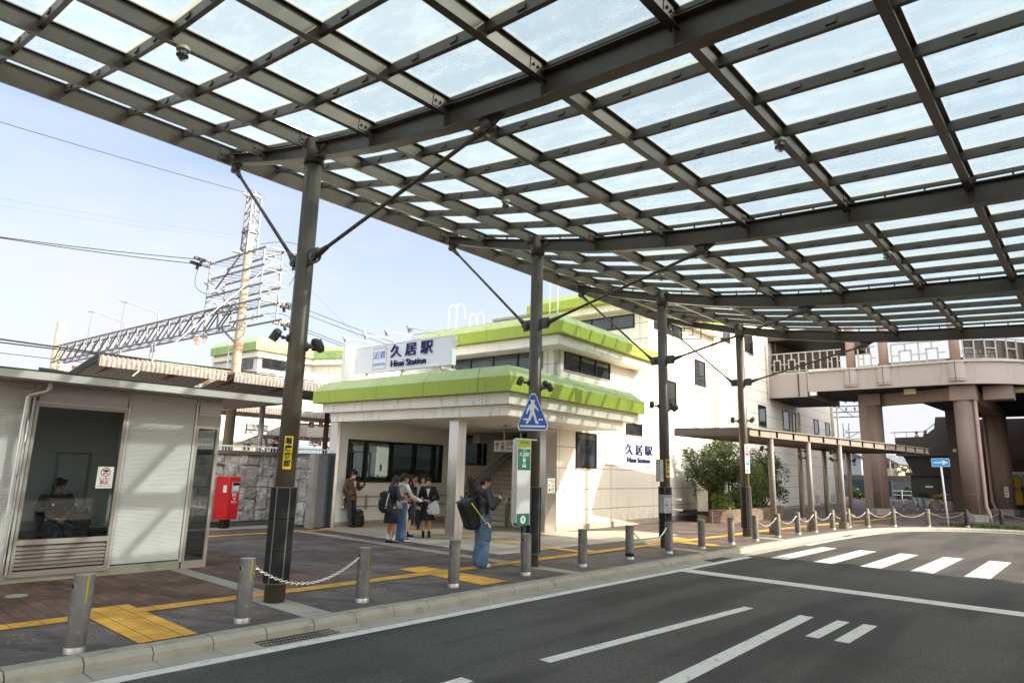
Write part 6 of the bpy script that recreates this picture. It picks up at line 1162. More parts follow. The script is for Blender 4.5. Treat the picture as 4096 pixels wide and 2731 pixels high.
gs = thing('guide_sign', 'narrow white guide board with red and blue bus marks on fourth column', 'sign', (20.7, 8.46, 2.39), R(-40))
plate([(-.075, -.45), (.075, -.45), (.075, .45), (-.075, .45)], -.02, 0, 'board', M_PAPER, gs)
plate(rrect(0, .18, .1, .15, .02), -.0215, -.0202, 'red_mark', M_RED, gs); plate(rrect(0, -.12, .1, .15, .02), -.0215, -.0202, 'blue_mark', M_SIGNB, gs); plate(rrect(0, .2, .06, .05, .01), -.023, -.0217, 'red_mark_window', M_PAPER, gs); plate(rrect(0, -.1, .06, .05, .01), -.023, -.0217, 'blue_mark_window', M_PAPER, gs)
b = MB(); b.bar((0, -.021, .41), (0, -.021, .31), .01); b.bar((0, -.021, .31), (-.03, -.021, .345), .01); b.bar((0, -.021, .31), (.03, -.021, .345), .01); b.bar((.035, -.021, -.36), (-.045, -.021, -.36), .01); b.bar((-.045, -.021, -.36), (-.01, -.021, -.325), .01); b.bar((-.045, -.021, -.36), (-.01, -.021, -.395), .01); b.build('arrow', M_BLACK, gs)
# ------------------------------------------------------------------ far background
M_ROOFT = mat('grey_tiles', '5d6064', .6, var=.2, scale=6); M_HWALL = mat('house_beige', 'c9bfa4', .7, var=.06); M_HWHITE = mat('house_white', 'c7c8c6', .7, var=.05)
def house(label, x, y, w, d, h, rh, m, rot=0, gabl='y'):
    o = thing('house', label, 'house', (x, y, 0), rot, 'houses beyond the tracks'); b = MB(); b.box(-w/2, w/2, -d/2, d/2, 0, h); b.build('wall', m, o)
    b = MB(); b.prism([(-w/2-.3, -d/2-.4, h), (-w/2-.3, d/2+.4, h), (-w/2-.3, 0, h+rh)], (w+.6, 0, 0)); b.build('roof', M_ROOFT, o)
    for yy in (-d*.28, d*.2):
        for zz in ([1.2, 3.6] if h > 4 else [1.2]): b = MB(); b.box(-w/2-.05, -w/2+.02, yy-.5, yy+.5, zz, zz+1.0); b.build('window', M_WIN, o)
    b = MB(); b.box(-w*.2-.4, -w*.2+.4, -d/2-.05, -d/2+.02, 1.2, 2.2); b.build('window', M_WIN, o)
house('beige house with a grey tiled roof beside a pale pole', 112, 24.2, 8, 3.6, 4.2, 1.3, M_HWALL); house('white low workshop with pale roof right of the beige house', 118, 19.5, 10, 6, 2.6, 1.0, M_HWHITE); house('pale blue house left of the brown column, seen between posts', 96, 25.5, 8, 5, 4.6, 1.4, mat('house_blue', '9fa9b3', .7)); house('distant red roofed shed near the stair block', 125, 15.5, 8, 4, 2.5, 1.4, mat('house_red', '7a4a44', .7))
house('white house far beyond the platform stairs', 62, 86, 8, 7, 5, 1.8, M_HWHITE, .6); house('beige distant house behind the near platform', 48, 90, 8, 7, 4.5, 1.8, M_HWALL, .8)
bw = thing('boundary_wall', 'grey block wall with dark hedge at the end of the alley', 'wall', (80, 0, 0)); b = MB(); b.box(0, .3, 12, 22, 0, 1.75); b.build('wall', mat('block_grey', '6f716f', .85, var=.2, scale=2), bw); b = MB(); b.box(6, 6.3, 8, 26, 0, 2.4); b.build('rear_wall', mat('block_brown', '62584c', .85, var=.2), bw)
gp = thing('green_panel_fence', 'dark green panel fence beside the station corner', 'fence', (74, 17.5, 0)); b = MB(); b.box(0, .1, -1.6, 2.2, .1, 1.85)
for k in range(5): b.box(-.05, .0, -1.6+k*.95, -1.54+k*.95, 0, 1.9)
b.build('panel', mat('dark_green_panel', '2c4a44', .6), gp)
pf = thing('pipe_fence', 'low white pipe fence in front of the dark hedge', 'fence', (76, 13.4, 0), R(90)); b = MB()
for z in (.45, .85): b.cyl((-1.5, 0, z), (4, 0, z), .04, n=6)
for k in range(4): b.cyl((-1.5+k*1.8, 0, 0), (-1.5+k*1.8, 0, .95), .05, n=6)
b.build('rail', M_WPAINT, pf)
HB = 'hedge bushes at the end of the alley'
for k, (x, y, r, lb) in enumerate(((77.5, 13.3, 1.1, 'dark hedge bush behind the white pipe fence, right one'), (77.5, 15.2, 1.1, 'dark hedge bush behind the white pipe fence, left one'), (72.5, 18.6, 1.2, 'dark bush left of the left brown column base'), (79, 12.0, 1.4, 'lighter green bush beside the shed'))):
    o = thing('bush', lb, 'bush', (x, y, 0), 0, HB); b = MB(); leafball(b, (0, 0, .6 if k < 3 else 1.3), (r*.8, r, .75 if k < 3 else 1.2), 900, .12, 0); b.build('crown', M_LEAF if k < 3 else M_LEAFB, o); b = MB(); b.tube([(0, 0, -.05), (.05, .05, .8)], .06, 6); b.build('trunk', M_BARK, o)
def tree(label, x, y, h, r, m, grp=None, n=1600, s=.22, bare=False):
    o = thing('tree', label, 'tree', (x, y, 0), random.uniform(0, 6), grp); b = MB(); b.tube([(0, 0, -.1), (.05*h*.3, 0, h*.35), (0, .1, h*.62)], [h*.03, h*.022, h*.012], 8); tips = []
    for k in range(11):
        a = k*2.4; z = h*(.3+.05*k); e = Vector((math.cos(a)*r*.7, math.sin(a)*r*.7, z+h*.2)); b.tube([(0, 0, z), tuple(e*.5+Vector((0, 0, z*.5+.1))), tuple(e)], [h*.012, h*.008, h*.003], 5); tips.append(e)
        if bare:
            for _ in range(7): q = e+Vector((random.uniform(-1, 1), random.uniform(-1, 1), random.uniform(-.2, 1)))*r*.4; b.tube([tuple(e*.7+Vector((0, 0, z*.3))), tuple(q)], [h*.004, h*.0015], 4)
    b.build('trunk', M_BARK, o)
    if not bare:
        b = MB()
        for e in tips: leafball(b, e, (r*.42, r*.42, h*.13), n//11, s, None, 4)
        leafball(b, (0, 0, h*.82), (r*.5, r*.5, h*.18), n//4, s, None, 5); b.build('crown', m, o)
tree('small dark leafless tree before the beige house', 84, 19.3, 4.6, 1.6, None, bare=True); tree('yellowish bush tree between the distant house and pole', 108, 21.2, 4.0, 1.6, M_LEAFY, n=700, s=.16)
tree('olive tree on the skyline seen left of the platform man', 40, 75, 9, 4, M_LEAFY, 'trees beyond the platform'); tree('dark green tree right of the platform man', 46, 70, 9.5, 3.6, M_LEAFB, 'trees beyond the platform'); tree('dark conifer on the skyline under the platform sign', 36, 88, 12, 3.5, M_LEAF, 'trees beyond the platform'); tree('pale green tree at the left of the platform skyline', 30, 80, 8, 4.5, M_LEAFY, 'trees beyond the platform')
def pylon(label, x, y, h, span, rot):
    o = thing('distant_gantry', label, 'railway gantry', (x, y, 0), rot, 'distant railway gantries'); b = MB(); w = .35
    for q in (-span/2, span/2):
        for sx in (-w, w): b.bar((q+sx, 0, 0), (q+sx, 0, h), .09)
        for k in range(int(h/.8)): b.bar((q-w, 0, k*.8), (q+w, 0, (k+1)*.8), .05); b.bar((q+w, 0, k*.8), (q-w, 0, (k+1)*.8), .05)
    for z in (h-1.9, h-1.1): b.bar((-span/2, 0, z), (span/2, 0, z), .09)
    n = int(span/1.1)
    for k in range(n): b.bar((-span/2+k*span/n, 0, h-1.9+(k % 2)*.8), (-span/2+(k+1)*span/n, 0, h-1.1-(k % 2)*.8), .06)
    b.build('lattice', mat('far_steel', '6b7078', .6, .2), o)
pylon('distant steel gantry over the tracks behind the beige house', 130, 25, 7.2, 14, R(80)); pylon('farther steel gantry near the stair block', 160, 30, 7.6, 16, R(80)); pylon('dark lattice post left of the left brown column', 88, 22, 8.6, 3.0, R(80))
up = thing('utility_pole', 'utility pole with dark insulated cross arms behind the station corner', 'utility pole', (100, 27, 0), R(90)); b = MB(); b.cyl((.6, 0, 0), (.6, 0, 13.5), .2, .15, 10); b.build('pole', M_MAST, up); b = MB()
for z in (12.9, 11.9, 11.1, 10.4): b.bar((-2.2, 0, z), (1.8, 0, z), .12)
b.bar((-1.5, 0, 10.4), (.6, 0, 11.9), .08); b.build('cross_arm', M_CLAMP, up)
for x in (-1.7, -.6):
    for z in (12.4, 11.3): b = MB(); insulator(b, (x, 0, z), (0, 0, 1), 3, .16, .14); b.build('insulator', M_CLAMP, up)
for k, (x, y, h) in enumerate(((106, 22.8, 4.6), (113, 21.3, 4.4))): o = thing('slim_pole', ['slim pale pole before the beige house corner', 'slim pale pole right of the beige house'][k], 'pole', (x, y, 0), 0, 'slim poles beyond the alley'); b = MB(); b.cyl((0, 0, 0), (0, 0, h), .13, .1, 8); b.build('shaft', M_MAST, o)
for k, z in enumerate((5.6, 5.0, 4.4, 6.2)): wire((90, 40, z+.4), (150, 6, z+1.2), .4, .02, ['second of four thin wires in the gap between the brown columns', 'third of four thin wires in the gap between the brown columns', 'lowest of four thin wires in the gap between the brown columns', 'topmost of four thin wires in the gap between the brown columns'][k], M_WIRE)
hl = MB(); pts = []
for k in range(60): a = -.35+k*.042; pts.append((a, 700, 8+12*mnoise.fractal(Vector((k*.19, 3, 0)), 1, 2, 4)+9))
hl.add([(d*math.cos(a), d*math.sin(a), -3) for a, d, h in pts]+[(d*math.cos(a), d*math.sin(a), h) for a, d, h in pts]+[((d+200)*math.cos(a), (d+200)*math.sin(a), -3) for a, d, h in pts], [(k, k+1, 61+k, 60+k) for k in range(59)]+[(60+k, 61+k, 121+k, 120+k) for k in range(59)]); struct(hl.build('hills', mat('far_hills', '7d8c93', .9, var=.1, scale=.02)))
# ------------------------------------------------------------------ street behind the camera (seen in reflections, casts the far shade)
tb = thing('tall_building', 'tall brown office block right of the deck beyond the picture edge', 'office building', (0, 0, 0)); b = MB(); b.box(43.5, 62, -14, .2, 0, 17.6); b.build('wall', M_TILE, tb)
for k in range(4):
    b = MB()
    for j in range(5): b.box(43.44, 43.52, -13+j*2.6, -11.2+j*2.6, 2+k*4, 4.2+k*4)
    b.build('window_row', M_WIN, tb)
for k, (x, w, h, c) in enumerate(((-16, 11, 5.2, '8a8172'), (-3, 9, 4.6, '6f6a62'), (9, 10, 5.4, '9c948a'), (20, 8, 5.0, '7d7468'))): 
    o = thing('street_house', ['dark roofed house across the street, left', 'grey house across the street facing the shelter', 'pale house across the street facing the porch', 'brown house across the street near the office block'][k], 'house', (x, -24-k, 0)); b = MB(); b.box(-w/2, w/2, -4, 4, 0, h); b.build('wall', mat('street_wall_%s' % c, c, .8), o); b = MB(); b.prism([(-w/2-.5, -4.6, h), (-w/2-.5, 4.6, h), (-w/2-.5, 0, h+2.2)], (w+1, 0, 0)); b.build('roof', M_ROOFT, o); b = MB(); b.box(-1, 1, 3.98, 4.05, .8, 2.2); b.build('window', M_WIN, o)
for k, (x, y) in enumerate(((-9, -17), (3, -18.5), (15, -18))): tree(['bare street tree across the road, left', 'bare street tree across the road, middle', 'bare street tree across the road, right'][k], x, y, 7.5, 3.2, None, 'bare trees across the road', bare=True)
# ------------------------------------------------------------------ people
M_SKIN = mat('skin', 'c99273', .5, var=.06, scale=12); M_SKINT = mat('tanned_skin', 'a8745a', .5, var=.06, scale=12); M_HAIR = mat('black_hair', (.008, .007, .007), .38, var=.3, scale=25); M_MASKW = mat('white_mask', 'dcdcdb', .8, var=.04); M_MASKB = mat('beige_mask', 'cdb091', .8, var=.05)
M_NAVYC = mat('navy_blazer', (.012, .013, .020), .75, var=.2, scale=8); M_SKIRT = mat('dark_skirt', (.014, .015, .021), .8, var=.25, scale=20); M_BROWNC = mat('brown_blazer', (.145, .075, .034), .8, var=.15, scale=6); M_GREYT = mat('grey_trousers', (.045, .045, .046), .85, var=.15, scale=8); M_SHIRT = mat('white_shirt', 'd8d8d6', .7, var=.04); M_CREAMJ = mat('cream_jacket', 'c2b8a8', .75, var=.1, scale=6); M_DENIM = mat('blue_denim', (.085, .15, .24), .85, var=.3, scale=9, stain=(.16, .24, .34), stain_amt=.7, stain_scale=(1.5, 1.5, 1)); M_GREYC = mat('grey_coat', 'a39d92', .8, var=.1); M_WIND = mat('charcoal_windbreaker', (.035, .038, .046), .5, var=.15, scale=5); M_DARKC = mat('black_cloth', (.010, .010, .011), .8, var=.3, scale=10); M_SHOEB = mat('black_leather', (.008, .008, .009), .25, var=.1); M_SHOEW = mat('white_trainer', 'd2d2d0', .6, var=.05); M_EYE = mat('dark_eye', (.01, .008, .007), .2); M_LIP = mat('lip', 'a0604f', .5)
JOBS = []
def remesh(mb, name, mats, parent, vox, wr=0., wf=9., smooth=2, zmin=None):
    """one continuous surface from overlapping closed shapes; evaluated for everyone at once in finish_bodies()"""
    o = mb.build(name, mats, None); md = o.modifiers.new('r', 'REMESH'); md.mode = 'VOXEL'; md.voxel_size = vox; md.use_smooth_shade = True
    if smooth: sm = o.modifiers.new('s', 'SMOOTH'); sm.factor = .5; sm.iterations = smooth
    o.parent = parent; JOBS.append((o, name, wr, wf, zmin)); return o
def finish_bodies():
    dg = bpy.context.evaluated_depsgraph_get()
    new = [bpy.data.meshes.new_from_object(j[0].evaluated_get(dg)) for j in JOBS]
    for (o, name, wr, wf, zmin), me in zip(JOBS, new):
        old = o.data; o.modifiers.clear(); o.data = me; bpy.data.meshes.remove(old); me.name = name
        if wr:
            for v in me.vertices: d = mnoise.fractal(Vector((v.co.x*wf, v.co.y*wf, v.co.z*wf*.45)), 1., 2., 3); v.co += v.normal*d*wr
        if zmin is not None:
            for v in me.vertices: v.co.z = max(v.co.z, zmin)
        me.polygons.foreach_set('use_smooth', [True]*len(me.polygons))
def cap(b, p, q, r0, r1=None, n=10):
    r1 = r0 if r1 is None else r1; b.cyl(p, q, r0, r1, n); b.ell(p, r0, n, 6); b.ell(q, r1, n, 6); return b
def chain_cap(b, pts, rs):
    for i in range(len(pts)-1): cap(b, pts[i], pts[i+1], rs[i], rs[i+1])
def hand(b, wrist, d, pn, curl=.5, side=1):
    """palm along d, palm normal pn, thumb towards side"""
    w = Vector(wrist); d = Vector(d).normalized(); pn = Vector(pn); pn = (pn-d*pn.dot(d)).normalized(); s = d.cross(pn).normalized()*side
    for t in (-.024, -.008, .008, .024): cap(b, w+d*.01+s*t*.7, w+d*.078+s*t, .012, .0105, 8)
    for k, t in enumerate((.028, .0095, -.009, -.027)):
        L = (.042, .047, .044, .034)[k]; c = curl*(1+.12*k); a = w+d*.085+s*t; d1 = d*math.cos(c)+pn*math.sin(c); d2 = d*math.cos(2*c)+pn*math.sin(2*c); m_ = a+d1*L; e = m_+d2*L*.8
        cap(b, a-d*.01, m_, .0095, .0088, 8); cap(b, m_, e, .0088, .0075, 8)
    a = w+d*.03+s*.028; m_ = a+(d*.7+s*.6+pn*.25).normalized()*.042; cap(b, a, m_, .012, .0105, 8); cap(b, m_, m_+(d*.85+pn*.5).normalized()*.03, .0105, .009, 8)
def person(label, loc, rz, H, P):
    """local frame: x forward, y left. P: pose and outfit"""
    o = thing('person', label, 'person', loc, R(rz)); k = H/1.7; o.scale = (k, k, k); V = Vector; fem = P.get('fem', 1); vox = P.get('vox', .0125)
    sw_, hw = (.165, .085) if fem else (.195, .09); ln = V((P.get('lean', 0), 0, 0)); sit = P.get('sit', 0); hz = .92 if not sit else P['sit']+.09
    hip = V((0, 0, hz)); dz = hz-.92
    chest = V((.0, 0, 1.25+dz))+ln*.6; nb = V((-.005, 0, 1.42+dz))+ln; hd = nb+V((P.get('hx', .03), P.get('hy', 0), .155))
    sh = {1: V((0, sw_, 1.375+dz))+ln*.9, -1: V((0, -sw_, 1.375+dz))+ln*.9}
    arms = {s: [sh[s]]+[V(q) for q in P['arm'][s]] for s in (1, -1)}
    legs = P.get('legs') or {s: [V((0, s*hw, .88)), V((.02, s*hw*1.05, .47)), V((-.01, s*hw*1.05, .085))] for s in (1, -1)}; legs = {s: [V(q) for q in legs[s]] for s in legs}
    b = MB(); skin = P.get('skin', M_SKIN)
    b.ell(chest+V((-.005, 0, 0)), (.105, sw_*.92, .19)); b.ell(hip+V((0, 0, .16)), (.095, .13, .17)); b.ell(hip+V((0, 0, .0)), (.11, .155, .13)); cap(b, nb+V((-.01, 0, -.06)), hd+V((-.02, 0, -.06)), .056, .052)
    # head
    yaw, pit = R(P.get('yaw', 0)), R(P.get('pitch', 0)); HX = Matrix.Translation(hd) @ Matrix.Rotation(yaw, 4, 'Z') @ Matrix.Rotation(pit, 4, 'Y')
    hb = MB(); hb.X = HX; hb.ell((-.012, 0, .03), (.098, .078, .098), 16, 10); hb.ell((.022, 0, -.045), (.066, .06, .07), 14, 9); hb.ell((.05, 0, -.085), (.032, .034, .028)); hb.cyl((.078, 0, .012), (.104, 0, -.03), .008, .016, 8); hb.ell((.1, 0, -.033), (.014, .015, .012))
    for s in (1, -1): hb.ell((.0, s*.08, -.008), (.022, .01, .034), 8, 6); hb.ell((.07, s*.028, -.03), (.022, .024, .02), 8, 6)
    hb.X = None; b.v += []; off = len(b.v); b.v += hb.v; b.f += [tuple(i+off for i in f) for f in hb.f]; b.mi += hb.mi; b.sm += hb.sm
    for s in (1, -1):
        a = arms[s]; chain_cap(b, a, [.05, .040, .028]); d = V(P['hand'][s][0]) if 'hand' in P and s in P['hand'] else (a[2]-a[1]); pn = V(P['hand'][s][1]) if 'hand' in P and s in P['hand'] else V((0, -s, 0)); c = P['hand'][s][2] if 'hand' in P and s in P['hand'] else .35
        hand(b, a[2], d, pn, c, s if P.get('flip', {}).get(s) is None else -s)
        l = legs[s]; chain_cap(b, l, [.088 if fem else .09, .055, .036]); q = (l[1]+l[2])/2; b.ell(l[1].lerp(l[2], .28)-(V((.014, 0, 0)) if not sit else V((0, 0, 0))), (.052, .05, .11)); ft = V(P.get('foot', {}).get(s, (1, 0, 0))).normalized(); cap(b, l[2]-V((0, 0, .03))-ft*.03, l[2]-V((0, 0, .055))+ft*.13, .036, .026)
    remesh(b, 'body', skin, o, vox, smooth=1)
    def face(nm, m, fn): f = MB(); f.X = HX; fn(f); return f.build(nm, m, o)
    if P.get('face', 1):
        for s in (1, -1): face('eye', M_EYE, lambda f: f.ell((.083, s*.031, .006), (.008, .014, .0055), 8, 6)); face('eyebrow', M_HAIR, lambda f: f.bar((.09, s*.016, .03), (.08, s*.05, .03), .006, .005))
        if not P.get('mask'): face('mouth', M_LIP, lambda f: f.ell((.083, 0, -.066), (.008, .02, .006), 10, 6))
    if P.get('mask'):
        def mk(f):
            vs = []; 
            for i in range(9):
                for j in range(7): az = R(-78+156*i/8); el = R(-62+70*j/6); rr = 1.06 + .12*max(0, math.cos(az))*(1-abs(j-3.6)/5); vs.append((.022+.073*rr*math.cos(az)*math.cos(el*.8), .068*1.04*math.sin(az)*math.cos(el*.55), -.045+.078*math.sin(el)))
            f.add(vs, [(i*7+j, i*7+7+j, i*7+8+j, i*7+1+j) for i in range(8) for j in range(6)], True)
            for s in (1, -1): f.tube([(.03, s*.07, -.02), (.0, s*.084, .01), (-.012, s*.084, -.01)], .003, 4)
        face('mask', P['mask'], mk)
    # hair
    hb = MB(); hb.X = HX; hb.ell((-.02, 0, .045), (.106, .09, .094), 14, 9); hb.ell((-.05, 0, .0), (.075, .086, .085), 12, 8)
    for y in (-.05, -.025, 0, .025, .05): cap(hb, (.062, y, .105), (.092-abs(y)*.4, y*1.15, .052-abs(y)*.35), .022, .012)
    st_ = P.get('hair', 'short')
    for s in (1, -1): cap(hb, (.03, s*.075, .06), (.02, s*.085, -.01 if st_ == 'short' else -.05), .02, .012)
    if st_ == 'long':
        for y in (-.06, -.03, 0, .03, .06): cap(hb, (-.07, y, -.02), (-.085+P.get('hf', 0), y*1.25, -.26), .03, .014)
        for s in (1, -1): cap(hb, (-.005, s*.082, .0), (.03+P.get('hf', 0)*2, s*.1, -.24), .026, .012)
    if st_ == 'pony': hb.ell((-.11, 0, .02), (.03, .03, .03)); cap(hb, (-.125, 0, .0), (-.13, 0, -.12), .026, .022); cap(hb, (-.13, 0, -.12), (-.11, 0, -.26), .022, .006)
    remesh(hb, 'hair', M_HAIR, o, .013, .003, 40, 1)
    # jacket
    j = MB(); hem = P.get('hem', .82)+dz; jr = P.get('bulk', 0)
    j.ell(chest+V((-.005, 0, .0)), (.122+jr, sw_+.012, .2)); cap(j, sh[1]+V((0, -.02, -.01)), sh[-1]+V((0, .02, -.01)), .062+jr*.4, n=12)
    for z, rx, ry in ((1.16, .115, .15), (1.05, .11, .142), (.97, .118, .155), (hem-dz+.06, .128, .17)): j.ell(V((0, 0, z+dz))+ln*max(0, (z-.92)/.5), (rx+jr, ry+jr, .11))
    if not sit: j.lathe([(.0, hem), (.15+jr, hem), (.152+jr, hem+.1), (.0, hem+.18)], n=16); 
    for s in (1, -1): a = arms[s]; chain_cap(j, [a[0], a[1], a[1].lerp(a[2], .93)], [.068+jr*.5, .055+jr*.4, .042+jr*.3])
    if P.get('hood'): j.ell(nb+V((-.09, 0, -.02)), (.075, .12, .075)); cap(j, nb+V((-.05, .1, .0)), nb+V((.06, .06, -.03)), .035, .025); cap(j, nb+V((-.05, -.1, .0)), nb+V((.06, -.06, -.03)), .035, .025)
    else: cap(j, nb+V((-.055, .045, .0)), nb+V((-.055, -.045, .0)), .03); cap(j, nb+V((-.05, .06, .0)), nb+V((.06, .05, -.1)), .026, .02); cap(j, nb+V((-.05, -.06, .0)), nb+V((.06, -.05, -.1)), .026, .02)
    for vtx in range(len(j.v)):
        x, y, z = j.v[vtx]
    remesh(j, 'jacket', P['jacket'], o, .018, .007, 8, 2)
    if P.get('shirt'):
        f = MB(); c = chest+ln*.1; f.prism([(c.x+.118+jr, -.005, c.z-.12), (c.x+.11+jr, .05, c.z+.1), (nb.x+.045, .055, nb.z-.015), (nb.x+.06, 0, nb.z-.035), (nb.x+.045, -.055, nb.z-.015), (c.x+.11+jr, -.05, c.z+.1)], (.012, 0, 0)); cap(f, nb+V((-.04, .05, .015)), nb+V((.045, .03, -.01)), .02, .016); cap(f, nb+V((-.04, -.05, .015)), nb+V((.045, -.03, -.01)), .02, .016); f.build('shirt', M_SHIRT, o)
        f = MB()
        if P['shirt'] == 'tie': f.bar((nb.x+.07, 0, nb.z-.05), (c.x+.138+jr, 0, c.z-.1), .034, .01, (1, 0, 0))
        else: f.ell((nb.x+.078, .025, nb.z-.06), (.014, .03, .022)); f.ell((nb.x+.078, -.025, nb.z-.06), (.014, .03, .022)); f.bar((nb.x+.078, .01, nb.z-.06), (nb.x+.085, .02, nb.z-.13), .025, .008); f.bar((nb.x+.078, -.01, nb.z-.06), (nb.x+.085, -.02, nb.z-.13), .025, .008)
        f.build('tie' if P['shirt'] == 'tie' else 'ribbon', M_DARKC, o)
        if P.get('buttons'): f = MB(); [f.cyl((.128, .01, z), (.14, .01, z), .009, n=8) for z in (.98, 1.08)]; f.build('button', mat('brass_button', 'b28d45', .4, .5), o)
    bt = P['bottom']
    if bt[0] == 'skirt':
        f = MB(); n = 96; vs = []
        for i, (z, r) in enumerate(((1.02, .125), (.92, .16), (.75, .185), (.6, .205), (bt[2], .222))):
            for q in range(n): t = 2*math.pi*q/n; pl = 1+.06*(i/4)*(1 if (q//2) % 2 else -1)*(.8+.4*mnoise.noise(Vector((q*.3, i, 0)))); vs.append((r*.82*pl*math.cos(t), r*pl*math.sin(t), z))
        f.add(vs, [(i*n+q, i*n+(q+1) % n, (i+1)*n+(q+1) % n, (i+1)*n+q) for i in range(4) for q in range(n)]); f.build('skirt', bt[1], o)
    else:
        f = MB(); r0, r1, r2 = bt[2]; f.ell(hip+V((0, 0, .02)), (.125, .168, .14)); 
        for s in (1, -1): l = legs[s]; e = l[2]+V((0, 0, bt[3] if len(bt) > 3 else 0.0)); chain_cap(f, [l[0]+V((0, 0, .02)), l[1], e], [r0, r1, r2])
        remesh(f, 'trousers', bt[1], o, .017, P.get('wrk', .009), P.get('wrf', 8), 1)
    for s in (1, -1):
        l = legs[s][2]; ft = V(P.get('foot', {}).get(s, (1, 0, 0))).normalized(); sd = V((-ft.y, ft.x, 0)); f = MB(); base = V((l.x, l.y, l.z-.085))
        cap(f, base+ft*-.045+V((0, 0, .04)), base+ft*.06+V((0, 0, .042)), .04, .042); cap(f, base+ft*.06+V((0, 0, .036)), base+ft*.16+V((0, 0, .03)), .043, .034)
        sh_ = remesh(f, 'shoe', P['shoe'], o, .013, 0, 9, 1, base.z+.002)
        f = MB(); P3 = [base+ft*(.055+.135*math.cos(t))+sd*(.043*math.sin(t)) for t in [2*math.pi*q/20 for q in range(20)]]; f.prism([(p.x, p.y, base.z) for p in P3], (0, 0, .018)); f.build('sole', P.get('sole', M_DARKC), sh_)
        if P.get('sock'): f = MB(); z1 = P['sock'][1]; f.lathe([(.043, -.02), (.04, .04), (.042, z1)], (l.x, l.y, l.z), 14); f.build('sock', P['sock'][0], o)
    o['mw'] = 0; del o['mw']
    return o
def phone(o, p, d, label, col='1a1a1c', up=(0, 0, 1)):
    M = o.matrix_basis; q = M @ Vector(p); t = thing('smartphone', label, 'phone', q); b = MB(); dd = (M.to_3x3() @ Vector(d)).normalized(); b.bar(-dd*.072, dd*.072, .07, .009, M.to_3x3() @ Vector(up)); b.build('case', mat('phone_'+col, col, .25), t, bevel=.003); return t
def backpack(label, loc, rz, w, d, h, m, tilt=0, extra=None, round_=.3):
    o = thing('backpack', label, 'backpack', loc, rz); o.rotation_euler = (0, tilt, rz); b = MB(); b.ell((0, 0, h*.42), (d*.55, w*.52, h*.44), 16, 10)
    for z, k in ((.12, .95), (.3, 1.05), (.55, 1.0), (.78, .85)): cap(b, (0, -w*.34*k, h*z), (0, w*.34*k, h*z), d*.36*k)
    cap(b, (-d*.32, -w*.2, h*.2), (-d*.32, w*.2, h*.2), d*.24); cap(b, (-d*.32, -w*.2, h*.42), (-d*.32, w*.2, h*.42), d*.24)
    remesh(b, 'bag', m, o, .012, .008, 9, 1)
    b = MB()
    for s in (1, -1): b.tube([(d*.3, s*w*.25, h*.92), (d*.75, s*w*.28, h*.95), (d*.85, s*w*.3, h*.7), (d*.5, s*w*.32, h*.35), (d*.3, s*w*.35, h*.12)], .014, 6)
    b.build('strap', M_DARKC, o); b = MB(); b.tube([(.0, -.04, h*.9), (-.01, -.03, h*.98), (-.01, .03, h*.98), (0, .04, h*.9)], .01, 6); b.build('top_handle', M_DARKC, o)
    b = MB(); b.tube([(-d*.55, -w*.25, h*.62), (-d*.57, 0, h*.68), (-d*.55, w*.25, h*.62)], .005, 4); b.build('zip', M_PANEL, o); return o
# boy leaning on the wall
boy = person('person in brown blazer and white mask leaning on the porch wall with a phone', (12.30, 17.50, .002), -76, 1.71, dict(fem=0, lean=-.02, yaw=12, pitch=24, hx=.05, mask=M_MASKW, jacket=M_BROWNC, hem=.79, bulk=.008, shirt='tie', buttons=1, bottom=('trousers', M_GREYT, (.1, .075, .062)), shoe=M_SHOEB, wrk=.006,
    arm={1: ((.02, .30, 1.12), (.28, .20, 1.23)), -1: ((-.06, -.29, 1.12), (-.12, -.14, .97))}, hand={1: ((.6, .1, .8), (-.2, -1, .2), .9)}, legs={1: ((0, .09, .88), (.05, .10, .47), (.04, .11, .085)), -1: ((0, -.09, .88), (.04, -.09, .47), (.10, -.08, .085))}))
phone(boy, (.345, .165, 1.30), (.35, 0, .9), 'dark smartphone in the raised hand of the person in brown blazer', up=(-.8, 0, .4))
backpack('olive dark backpack standing on the floor by the leaning person', (12.52, 17.30, .01), R(110), .33, .22, .55, mat('olive_cloth', (.022, .022, .013), .8, var=.25), .06)
# girl with long hair and big black backpack
ga = person('person with long black hair in dark blazer, pleated skirt and white socks', (10.60, 13.36, .008), -12, 1.62, dict(skin=M_SKINT, yaw=-4, pitch=30, hx=.07, lean=.03, hair='long', hf=.05, jacket=M_NAVYC, hem=.80, bulk=.004, bottom=('skirt', M_SKIRT, .50), shoe=M_SHOEB, sock=(M_SHIRT, .12),
    arm={1: ((.10, .24, 1.12), (.30, .10, 1.17)), -1: ((.06, -.25, 1.1), (.28, -.12, 1.14))}, hand={1: ((.8, -.1, .5), (0, -1, .3), .4), -1: ((.8, .3, .3), (0, 1, .3), .8)}, legs={1: ((0, .085, .88), (.02, .09, .47), (.0, .1, .085)), -1: ((0, -.085, .88), (.03, -.085, .47), (.06, -.08, .085))}))
phone(ga, (.42, .02, 1.2), (.5, 0, .8), 'smartphone in the hands of the person with long black hair')
pk = backpack('big black sports backpack with white cords worn by the skirted person', (10.45, 13.40, .74), R(-12), .38, .27, .52, M_DARKC, -.12)
b = MB(); b.tube([(-.16, .1, .38), (-.2, .12, .3), (-.19, .14, .2), (-.17, .1, .12)], .006, 5); b.tube([(-.19, .03, .22), (-.22, .0, .18), (-.21, .05, .1), (-.18, .08, .15)], .005, 5); b.tube([(.02, -.21, .46), (-.05, -.215, .3), (-.08, -.2, .16)], .008, 5); b.build('white_cord', M_SHIRT, pk); text('FILA', .035, (-.08, -.2, .12), (.9, -.4, 0), M_WTXT, pk)
